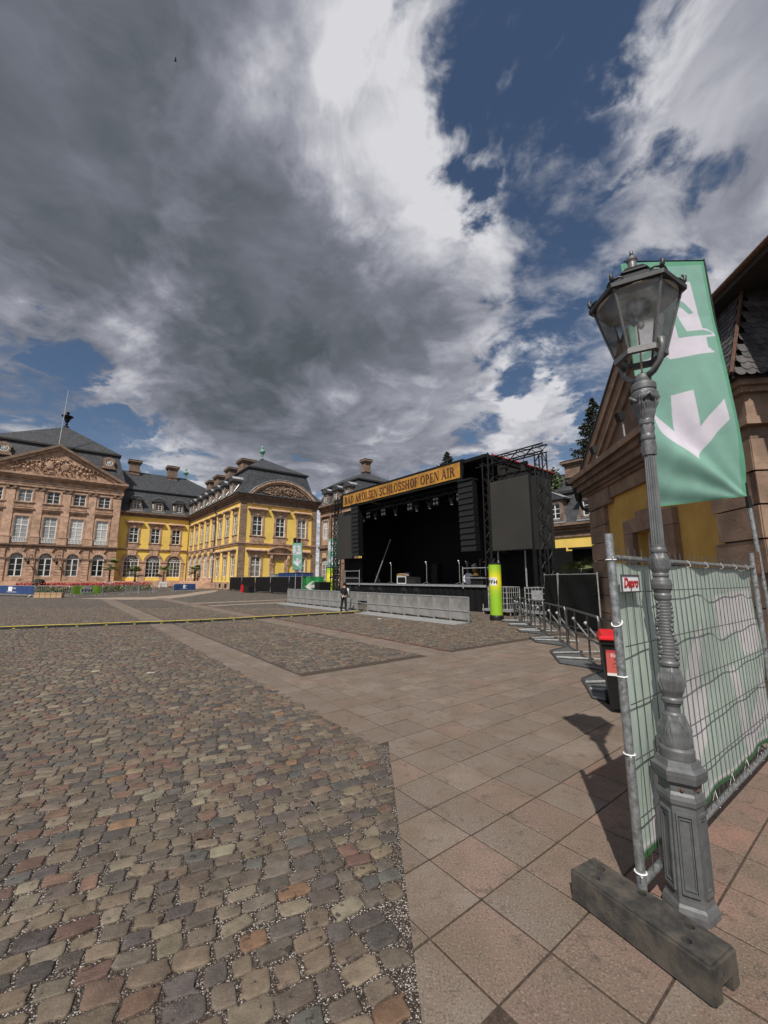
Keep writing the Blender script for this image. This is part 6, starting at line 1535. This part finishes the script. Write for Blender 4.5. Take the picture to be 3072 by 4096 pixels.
co = np.stack([.05+(FLN-.09)*u, yy_, .225+1.775*v-sag*.15], 1); i = np.arange(nx*nz); b_i = (i//nx)*(nx+1)+i % nx
me = bpy.data.meshes.new('cloth'); me.from_pydata(co.tolist(), [], np.stack([b_i, b_i+1, b_i+nx+2, b_i+nx+1],1).tolist()); me.materials.append(M['flag_cloth']); me.polygons.foreach_set('use_smooth', [True]*len(me.polygons))
o = bpy.data.objects.new('cloth', me); COL.objects.link(o); o.parent = fence
PG, PL_, DG = np.array((.50,.60,.53)), np.array((.74,.73,.73)), np.array((.05,.17,.06))
wh = inpoly(u, v, [(.28,.0),(.34,.60),(.44,.74),(.40,.40),(.36,.10)]) | inpoly(u, v, [(.60,.86),(.98,.88),(.97,.52),(.80,.50),(.78,.66),(.64,.62)]) | inpoly(u, v, [(.30,.36),(.46,.46),(.42,.20),(.30,.14)]) | inpoly(u, v, [(.64,.48),(.72,.48),(.76,.08),(.86,.30),(.97,.42),(.97,.12),(.74,.02),(.68,.10)])
wh |= inpoly(u, v, [(.06,.0),(.13,.42),(.17,.50),(.15,.2),(.12,0)])
cc = np.where(wh[:,None], PL_, PG); cc[v < .045] = PL_*1.05; cc[v < .02] = DG; cc[v > .985] = PG*.6
setcol(o, cc)
FRN = F((0,0,0),(1,0,0),(0,-1,0))
sg = MB().fbox(FRN, .045,.30,1.815,1.92,.012,.022).build('maker_sign', 'text_white', fence)
m = MB(); m.band(FRN, [(.04,1.81),(.305,1.81),(.305,1.925),(.04,1.925)], [(.048,1.818),(.297,1.818),(.297,1.917),(.048,1.917)], .018, .027, True); m.build('sign_edge', 'tube_grey', sg)
text_mesh('Depro', .085, 'text_red', sg, FRN, .07, 1.870, .0245, sx=.92, bold=.003, shear=.25, align='LEFT', ext=.001)
for z, tilt in ((2.02,.0),(1.62,.02),(1.30,.0),(.86,.0),(.24,.0)):
    m = MB(); n = 14; m.path([(.04*z/2.2+.03*math.cos(2*math.pi*k/n),.03*z/2.2+.03*math.sin(2*math.pi*k/n),z+tilt*math.cos(2*math.pi*k/n)) for k in range(n+1)], .0045, 5); m.path([(-.03,-.01,z),(-.06,-.03,z+.012)], .004, 4); m.build('cable_tie', 'text_white', fence)
for k in range(6):
    x = .9+k*.45; MB().path([(x,-.025,.175),(x+.01,.025,.19),(x+.005,.0,.29),(x-.01,-.015,.24)], .0018, 4).build('cable_tie', 'text_white', fence)
    MB().path([(x,-.022,2.005),(x,.0,2.05),(x,.022,2.005),(x,.0,1.99),(x,-.022,2.005)], .002, 4).build('cable_tie', 'text_white', fence)
# foot block with holes and a channel underneath
foot = thing('ballast_block', 'dark recycled rubber foot block under the fence post in front', 'fence foot', (1.405,2.515,0), R(-61.3))
bm = bmesh.new(); bmesh.ops.create_cube(bm, size=1)
for v_ in bm.verts: v_.co = Vector((v_.co.x*.735, v_.co.y*(.245 if v_.co.z < 0 else .232), v_.co.z*.165+.0825))
bmesh.ops.bevel(bm, geom=[e for e in bm.edges], offset=.012, segments=2, affect='EDGES')
me = bpy.data.meshes.new('block'); bm.to_mesh(me); bm.free(); blk = bpy.data.objects.new('block', me); COL.objects.link(blk)
def cutter(fn):
    b2 = bmesh.new(); fn(b2); mm = bpy.data.meshes.new('c'); b2.to_mesh(mm); b2.free(); c = bpy.data.objects.new('c', mm); COL.objects.link(c)
    md = blk.modifiers.new('b', 'BOOLEAN'); md.object = c; md.operation = 'DIFFERENCE'; md.solver = 'EXACT'; return c
cs_ = []
def cyl_fn(x, y, r_): return lambda b2: bmesh.ops.create_cone(b2, cap_ends=True, segments=16, radius1=r_, radius2=r_, depth=.4, matrix=Matrix.Translation((x,y,.12)))
for x, y in ((-.27,.045),(-.24,-.05),(.20,.05),(.235,-.055),(-.04,.06)): cs_.append(cutter(cyl_fn(x,y,.023)))
cs_.append(cutter(lambda b2: [setattr(v_, 'co', Vector((v_.co.x*1.0, v_.co.y*.10, v_.co.z*.14))) for v_ in bmesh.ops.create_cube(b2, size=1)['verts']]))
dg = bpy.context.evaluated_depsgraph_get(); me2 = bpy.data.meshes.new_from_object(blk.evaluated_get(dg)); blk.modifiers.clear(); blk.data = me2
for c in cs_: bpy.data.objects.remove(c, do_unlink=True)
blk.data.materials.clear(); blk.data.materials.append(M['rubber']); blk.parent = foot; blk.name = 'block'
FK = F((0,-.1195,0),(1,0,0),(0,-1,0))
text_mesh('Utggo', .055, 'text_grey', foot, FK, -.085, .105, .001, sx=.95, ext=.0006); text_mesh('Gemmingen', .055, 'text_grey', foot, FK, -.03, .055, .0025, sx=.95, ext=.0006)
# big flag clamped to the far post
flag('large green exit flag hanging beside the street lamp', Vector((4.40,4.70,0)), 6.02, 2.86, 1.08, -.22, wave=1.3, n=(170,500), dirx=Vector((-1,.02,0)))
# ================================================================ wheelie bin
bn = thing('wheelie_bin', 'black wheelie bin with red lid and poster behind the fence post', 'bin', (3.56,6.32,0), R(-24))
m = MB(); m.hexa([(-.22,-.24,.06),(.22,-.24,.06),(.22,.26,.06),(-.22,.26,.06),(-.29,-.33,.96),(.29,-.33,.96),(.29,.36,.96),(-.29,.36,.96)]); m.build('body', 'black_plastic', bn)
MB().box(-.31,.31,-.36,.38,.96,1.01).build('rim', 'black_plastic', bn)
MB().hexa([(-.31,-.37,1.012),(.31,-.37,1.012),(.31,.38,1.012),(-.31,.38,1.012),(-.27,-.32,1.07),(.27,-.32,1.07),(.27,.36,1.10),(-.27,.36,1.10)]).build('lid', 'red_plastic', bn)
MB().hexa([(-.31,-.40,1.03),(.31,-.40,1.03),(.31,-.36,1.03),(-.31,-.36,1.03),(-.31,-.40,1.055),(.31,-.40,1.055),(.31,-.36,1.075),(-.31,-.36,1.075)]).build('lid_grip', 'red_plastic', bn)
for s_ in (-1, 1): MB().cyl((s_*.2,.27,.1),(s_*.26,.27,.1),.1,n=16).build('wheel', 'black_plastic', bn)
class BF_:
    def pt(s, a, z, d): return Vector((a, -(.24+.1*(z-.06)) - d - .002, z))
pm = MB(); nx, nz = 20, 24; cols_ = []
for j in range(nz+1):
    for i_ in range(nx+1): pm.v.append(tuple(BF_().pt(-.24+.44*i_/nx, .52+.36*j/nz, .003)))
for j in range(nz):
    for i_ in range(nx): q = j*(nx+1)+i_; pm.f.append((q,q+1,q+nx+2,q+nx+1))
po = pm.build('poster', 'print', bn); pc = np.tile(np.array((.52,.10,.085)), (len(pm.v),1)); zz_ = np.array([p_[2] for p_ in pm.v]); xx_ = np.array([p_[0] for p_ in pm.v])
pc[zz_ < .56] = (.75,.74,.72); pc[zz_ > .84] = (.42,.04,.05)
nzz = RNG.random(len(pm.v)); pc[(nzz > .72) & (zz_ > .60) & (zz_ < .76) & (np.abs(xx_+.02) < .15)] = (.10,.03,.03)
setcol(po, pc); text_mesh('Ein bisschen', .07, 'text_white', po, BF_(), -.02, .805, .006, sx=.95, ext=.001)
# ================================================================ person before the barricade
def person(label, loc, rz, H):
    t = thing('person', label, 'person', loc, rz); k = H/1.75
    def skin(name, joints, edges, mat_, root=0, sub=2):
        me = bpy.data.meshes.new(name); me.from_pydata([tuple(Vector(j[:3])*k) for j in joints], edges, []); me.materials.append(M[mat_])
        o = bpy.data.objects.new(name, me); COL.objects.link(o); md = o.modifiers.new('skin', 'SKIN'); ss = o.modifiers.new('sub', 'SUBSURF'); ss.levels = sub; ss.render_levels = sub
        sv = me.skin_vertices[0].data
        for i, j in enumerate(joints): sv[i].radius = (j[3]*k, j[4]*k if len(j) > 4 else j[3]*k); sv[i].use_root = (i == root)
        dg = bpy.context.evaluated_depsgraph_get(); m2 = bpy.data.meshes.new_from_object(o.evaluated_get(dg)); o.modifiers.clear(); o.data = m2; m2.materials.clear(); m2.materials.append(M[mat_])
        m2.polygons.foreach_set('use_smooth', [True]*len(m2.polygons)); o.parent = t; return o
    J = [(0,0,.95,.09,.07),(0,.01,1.15,.095,.065),(0,.02,1.36,.10,.07),(0,.0,1.47,.055),(0,-.03,1.56,.05),(0,-.045,1.63,.085,.095),(0,-.04,1.72,.07),
         (-.18,.02,1.40,.036),(-.24,.02,1.15,.034),(-.20,-.10,.96,.034),(-.17,-.18,.93,.03),(.18,.02,1.40,.036),(.25,.0,1.16,.034),(.16,-.20,1.16,.034),(.08,-.26,1.20,.03),
         (-.10,0,.88,.06),(-.13,-.02,.48,.042),(-.15,.02,.09,.035),(-.16,-.14,.03,.035),(.10,0,.88,.06),(.15,.0,.48,.042),(.19,.03,.09,.035),(.22,-.12,.03,.035)]
    E_ = [(0,1),(1,2),(2,3),(3,4),(4,5),(5,6),(2,7),(7,8),(8,9),(9,10),(2,11),(11,12),(12,13),(13,14),(0,15),(15,16),(16,17),(17,18),(0,19),(19,20),(20,21),(21,22)]
    body = skin('body', J, E_, 'skin')
    skin('shirt', [(0,0,.93,.150,.115),(0,.01,1.15,.152,.112),(0,.02,1.37,.165,.118),(0,.0,1.46,.075),(-.18,.02,1.40,.075),(-.235,.02,1.18,.064),(-.215,-.06,1.02,.052),(.18,.02,1.40,.075),(.245,.0,1.18,.064),(.19,-.13,1.16,.052)], [(0,1),(1,2),(2,3),(2,4),(4,5),(5,6),(2,7),(7,8),(8,9)], 'cloth_black')
    skin('trousers', [(0,0,.97,.15,.115),(-.10,0,.86,.105),(-.13,-.02,.48,.08),(-.15,.02,.10,.07),(.10,0,.86,.105),(.15,0,.48,.08),(.19,.03,.10,.07)], [(0,1),(1,2),(2,3),(0,4),(4,5),(5,6)], 'cloth_black')
    for s_, p_ in ((-1,(-.155,-.06,0)),(1,(.205,-.04,0))):
        sh = MB().lathe([(.055,0),(.06,.04),(.05,.09),(.045,.12)], 10).build('shoe', 'cloth_black', t, smooth=True); sh.location = Vector(p_)*k; sh.scale = (.9,2.0,.8)
    c = MB().lathe([(.098,0),(.10,.04),(.085,.09),(.04,.12),(.005,.125)], 14, (0,0,0)).build('cap', 'cloth_black', t, smooth=True); c.location = Vector((0,-.04,1.67))*k; c.scale = (1,1.12,1)
    MB().hexa([(-.07,-.24,1.66),(.07,-.24,1.66),(.07,-.10,1.67),(-.07,-.10,1.67),(-.06,-.23,1.672),(.06,-.23,1.672),(.07,-.10,1.69),(-.07,-.10,1.69)]).build('cap_peak', 'cloth_black', t)
    h = skin('hair', [(0,.02,1.60,.075,.06),(0,.0,1.68,.085,.08)], [(0,1)], 'text_brown', sub=1)
    m = MB()
    for i_ in range(5):                          # grey jacket over the arm
        m.hexa([(-.36+.03*i_,-.14,.82),(-.30+.03*i_,-.14,.80),(-.28+.03*i_,-.04,.82),(-.34+.03*i_,-.04,.82),(-.30+.02*i_,-.12,1.30),(-.26+.02*i_,-.12,1.33),(-.25+.02*i_,-.02,1.36),(-.28+.02*i_,-.02,1.34)])
    m.build('jacket', 'lead', t, smooth=True)
    MB().box(-.06,-.02,.115,.135,.90,.97).box(-.02,.03,.115,.135,.82,.90).build('badge', 'ice_white', t)
    for s_, w_ in ((-1, J[10]), (1, J[14])):     # hands
        for f_ in range(4):
            p0 = Vector(w_[:3]) + Vector((.012*(f_-1.5),-.02,0)); MB().path([p0*k, (p0+Vector((.0,-.045,-.01)))*k, (p0+Vector((.0,-.07,-.035)))*k], .009*k, 6).build('finger', 'skin', t, smooth=True)
        p0 = Vector(w_[:3]); MB().path([p0*k, (p0+Vector((-.03*s_,-.02,.02)))*k, (p0+Vector((-.03*s_,-.055,.01)))*k], .010*k, 6).build('thumb', 'skin', t, smooth=True)
    for s_ in (-1, 1): MB().ball(Vector((s_*.03,-.135,1.64))*k, .010*k, 8, 5).build('eye', 'ice_white', t, smooth=True)
    MB().path([Vector((0,-.13,1.645))*k, Vector((0,-.155,1.61))*k, Vector((0,-.13,1.60))*k], .012*k, 6).build('nose', 'skin', t, smooth=True)
    return t
person('person in black clothes and cap holding a grey jacket before the barricade', ground(1375,2447), R(150), 1.62)
# ================================================================ plants
def leafmesh(name, P, N_, U_, sx, sy, m, parent, quad=True):
    """many small leaf faces: centres P, normals and directions"""
    n = len(P); N_ = N_/np.linalg.norm(N_,axis=1,keepdims=True); U_ = U_ - (U_*N_).sum(1,keepdims=True)*N_; U_ /= np.linalg.norm(U_,axis=1,keepdims=True)+1e-9; W_ = np.cross(N_, U_)
    sx = np.broadcast_to(sx, n)[:,None]; sy = np.broadcast_to(sy, n)[:,None]
    vv = np.stack([P-U_*sx-W_*sy*.35, P+U_*sx*.1-W_*sy, P+U_*sx, P+U_*sx*.1+W_*sy], 1).reshape(-1,3)
    me = bpy.data.meshes.new(name); me.from_pydata(vv.tolist(), [], np.arange(4*n).reshape(-1,4).tolist()); me.materials.append(M[m])
    o = bpy.data.objects.new(name, me); COL.objects.link(o); o.parent = parent; return o
def at(x, y, Y):
    r_ = ray(x, y); return Vector((0,0,CAMH)) + r_*(Y/r_.y)
def conifer(label, top, H, Rb, seed):
    rg = np.random.default_rng(seed); base = Vector((top.x, top.y, 0)); t = thing('conifer', label, 'tree', base, 0); Ht = top.z
    MB().cyl((0,0,0),(0,0,Ht),.35,.02,8).build('trunk', 'trunk', t)
    P, N_, U_ = [], [], []; z = Ht-.1; br = MB()
    while z > Ht-H:
        f = (Ht-z)/H; L = Rb*(f**.8)*rg.uniform(.75,1.1)+.15
        for k in range(int(5+4*f)):
            a = rg.uniform(0, 2*math.pi); L2 = L*rg.uniform(.6,1.1); dr = rg.uniform(.15,.4); n = int(12+L2*16)
            d = np.array((math.cos(a), math.sin(a), 0)); pd = np.array((-d[1], d[0], 0))
            br.cyl((0,0,z), tuple(d*L2*.9+np.array((0,0,z-dr*L2*.8))), .03, .008, 3, False)
            tt = rg.uniform(.15,1,n)**.8; s_ = rg.normal(0,1,n)*.22*L2*(1.15-tt)*1.2
            pz = z - dr*L2*tt**1.3 + .18*L2*tt**3 - np.abs(s_)*.35 - rg.uniform(0,.22,n)
            P.append(np.outer(tt*L2, d) + np.outer(s_, pd) + np.stack([np.zeros(n)]*2+[pz],1)); N_.append(rg.normal(0,.5,(n,3))+np.array((0,0,.6))); U_.append(d + np.outer(s_*.8, pd) + np.array((0,0,-.5)) + rg.normal(0,.3,(n,3)))
        z -= rg.uniform(.16,.30)
    br.build('branches', 'trunk', t)['kind'] = 'stuff'
    P, N_, U_ = map(np.concatenate, (P, N_, U_)); leafmesh('crown', P, N_, U_, rg.uniform(.10,.24,len(P)), rg.uniform(.04,.10,len(P)), 'leaf_dark', t)
conifer('dark conifer top showing above the stage roof', at(1788,1806,62), 6, 3.4, 1)
conifer('tall dark conifer beside the gatehouse gable', at(2368,1590,46), 11, 4.6, 2)
def broad(label, top, H, r_, seed):
    rg = np.random.default_rng(seed); t = thing('broadleaf_tree', label, 'tree', (top.x,top.y,0)); MB().cyl((0,0,0),(0,0,top.z-1),.3,.1,8).build('trunk','trunk',t)
    n = 2600; cc = rg.normal(0,1,(26,3)); cc /= np.linalg.norm(cc,axis=1,keepdims=True); cc = cc*rg.uniform(.4,.85,(26,1))*r_; ci = rg.integers(0,26,n)
    P = cc[ci] + rg.normal(0,.26*r_,(n,3)) + np.array((0,0,top.z-r_)); leafmesh('crown', P, rg.normal(0,1,(n,3)), rg.normal(0,1,(n,3)), .2, .11, 'leaf_mid', t)
broad('green tree crown peeping over the right end of the stage roof', at(2205,1895,44), 6, 1.5, 5)
def palm(label, base, h, seed, tub=1.2, crown=1.5, group='palms in white tubs before the palace'):
    rg = np.random.default_rng(seed); t = thing('potted_palm', label, 'palm', base, YAW, group)
    w = tub/2; m = MB(); m.hexa([(-w*.9,-w*.9,.12),(w*.9,-w*.9,.12),(w*.9,w*.9,.12),(-w*.9,w*.9,.12),(-w,-w,tub*.9),(w,-w,tub*.9),(w,w,tub*.9),(-w,w,tub*.9)])
    for a in (-1,1):
        for b in (-1,1): m.box(a*w*.9-.09,a*w*.9+.09,b*w*.9-.09,b*w*.9+.09,0,tub*.97)
    m.build('tub', 'white_paint', t); MB().box(-w*.9,w*.9,-w*.9,w*.9,tub*.86,tub*.88).build('soil', 'soil', t)
    m = MB(); m.lathe([(.20,tub*.85),(.17,tub+.4),(.15,h*.55),(.16,h-.3),(.22,h)], 9, fn=lambda a,z,r_: .02*math.sin(z*22)); m.build('trunk', 'trunk', t)
    P, N_, U_ = [], [], []; st_ = MB()
    for k in range(26):
        a = rg.uniform(0,2*math.pi); el = rg.uniform(-.7,1.1); L = crown*rg.uniform(.8,1.1); d = np.array((math.cos(a)*math.cos(el), math.sin(a)*math.cos(el), math.sin(el)))
        tip = d*L*.6 + np.array((0,0,h)); st_.cyl((0,0,h), tuple(tip), .018, .008, 3, False)
        sd = np.cross(d, (0,0,1)); sd /= np.linalg.norm(sd)+1e-9; up = np.cross(sd, d)
        for q in np.linspace(-1.25,1.25,15):
            u_ = d*math.cos(q)+sd*math.sin(q); ln = L*.5
            P.append(tip + u_*ln*.5 + np.array((0,0,-.10*ln))); N_.append(up); U_.append(u_+np.array((0,0,-.35*abs(rg.normal(.6,.3)))))
    st_.build('stalks', 'leaf_palm', t); P, N_, U_ = map(np.array, (P,N_,U_)); leafmesh('fronds', P, N_, U_, crown*.30, crown*.028, 'leaf_palm', t)
pl = ['potted palm in white tub before the right end of the brown centre','potted palm in white tub before the left yellow arch','potted palm in white tub between the middle and right yellow arches','potted palm behind the dark blue barrier cover by the steps']
for k, (x, yb, yt) in enumerate(((432,2354,2245),(536,2352,2276),(650,2350,2272),(775,2350,2268))):
    b_ = ground(x, yb); D = b_.y; palm(pl[k], b_, (2314-yt)*D/FPX+1.9-.9, 20+k, 1.35, 1.75)
palm('yellowish palm in the dark tent behind the near black fence', Vector((8.35,17.6,0)), 1.9, 31, .5, .95, None)
# flower bed with red blossoms, clipped hedge, topiary ball
rg = np.random.default_rng(77)
bedp = [ground(60,2371), ground(250,2372), ground(420,2369), ground(520,2364), ground(606,2361), ground(600,2352), ground(480,2350), ground(250,2352), ground(60,2352)]
bx = np.array([p_.x for p_ in bedp]); by = np.array([p_.y for p_ in bedp])
def scatter(n):
    X = rg.uniform(bx.min(),bx.max(),n*3); Y = rg.uniform(by.min(),by.max(),n*3); k = inpoly(X,Y,list(zip(bx,by))) & (rg.random(n*3) < (.15+.85*(np.sin(X*.9+Y*.35)*np.sin(Y*.6-X*.2) > -.1))); return X[k][:n], Y[k][:n]
bed = thing('flower_bed', 'long bed of red flowers and green hedge behind the crowd barriers', 'flower bed', (0,0,0))
MB().poly([(p_.x,p_.y,.03) for p_ in bedp]).build('soil', 'soil', bed)
def patch(name, n, z0, z1, s_, m):
    X, Y = scatter(n); nn = len(X); Pz = rg.uniform(z0,z1,nn); o = leafmesh(name, np.stack([X,Y,Pz],1), rg.normal(0,1,(nn,3))+np.array((0,-.4,.5)), rg.normal(0,1,(nn,3)), s_, s_*.6, m, bed); o['kind'] = 'stuff'
patch('foliage', 9000, .05, .8, .16, 'leaf_mid'); patch('lime_foliage', 1500, .3, .75, .15, 'leaf_lime'); patch('red_blossoms', 2600, .5, 1.15, .13, 'flower_red'); patch('pink_blossoms', 900, .8, 1.3, .10, 'flower_pink')
t = thing('topiary', 'clipped round dark green bush above the plain barrier', 'bush', ground(150,2366)); n = 2600
P = rg.normal(0,1,(n,3)); P /= np.linalg.norm(P,axis=1,keepdims=True); nn = P.copy(); P = P*rg.uniform(.72,.85,(n,1))+np.array((0,0,1.0)); leafmesh('foliage', P, nn+rg.normal(0,.4,(n,3)), rg.normal(0,1,(n,3)), .09, .06, 'leaf_dark', t); MB().cyl((0,0,0),(0,0,.9),.07,n=6).build('stem','trunk',t)
mat('pale_stone', (.33,.30,.25), .8, .2, 20)
# litter on the cobbles and a bird high up
for k, (x, y, lab) in enumerate(((1518,2476,'white scrap of paper on the cobbles right of the cable ramp'),(382,2686,'pale flat stone left of two on the near cobbles'),(602,2692,'pale flat stone right of two on the near cobbles'))):
    p_ = ground(x, y); o = MB().lathe([(.10,0),(.11,.012),(.08,.02),(.01,.022)], 9, fn=lambda a,z,r_: .03*math.sin(a*3+1)).build('paper_scrap' if k == 0 else 'pale_stone', 'ice_white' if k == 0 else 'pale_stone', None, smooth=True)
    o.location = p_; o.scale = (.9,.6,.8); tag(o, lab, 'litter' if k == 0 else 'stone')
b_ = thing('bird', 'tiny dark bird high in the grey cloud', 'bird', at(703,242,70), R(40)); MB().ball((0,0,0),.16,8,6,(1.9,.55,.5)).build('body','cloth_black',b_,smooth=True)
for s_ in (-1,1): MB().poly([(.12,0,.03),(-.12,0,.03),(-.2,s_*.35,.14),(.0,s_*.4,.15)]).poly([(.0,s_*.4,.15),(-.2,s_*.35,.14),(-.22,s_*.62,.05)]).build('wing','cloth_black',b_)
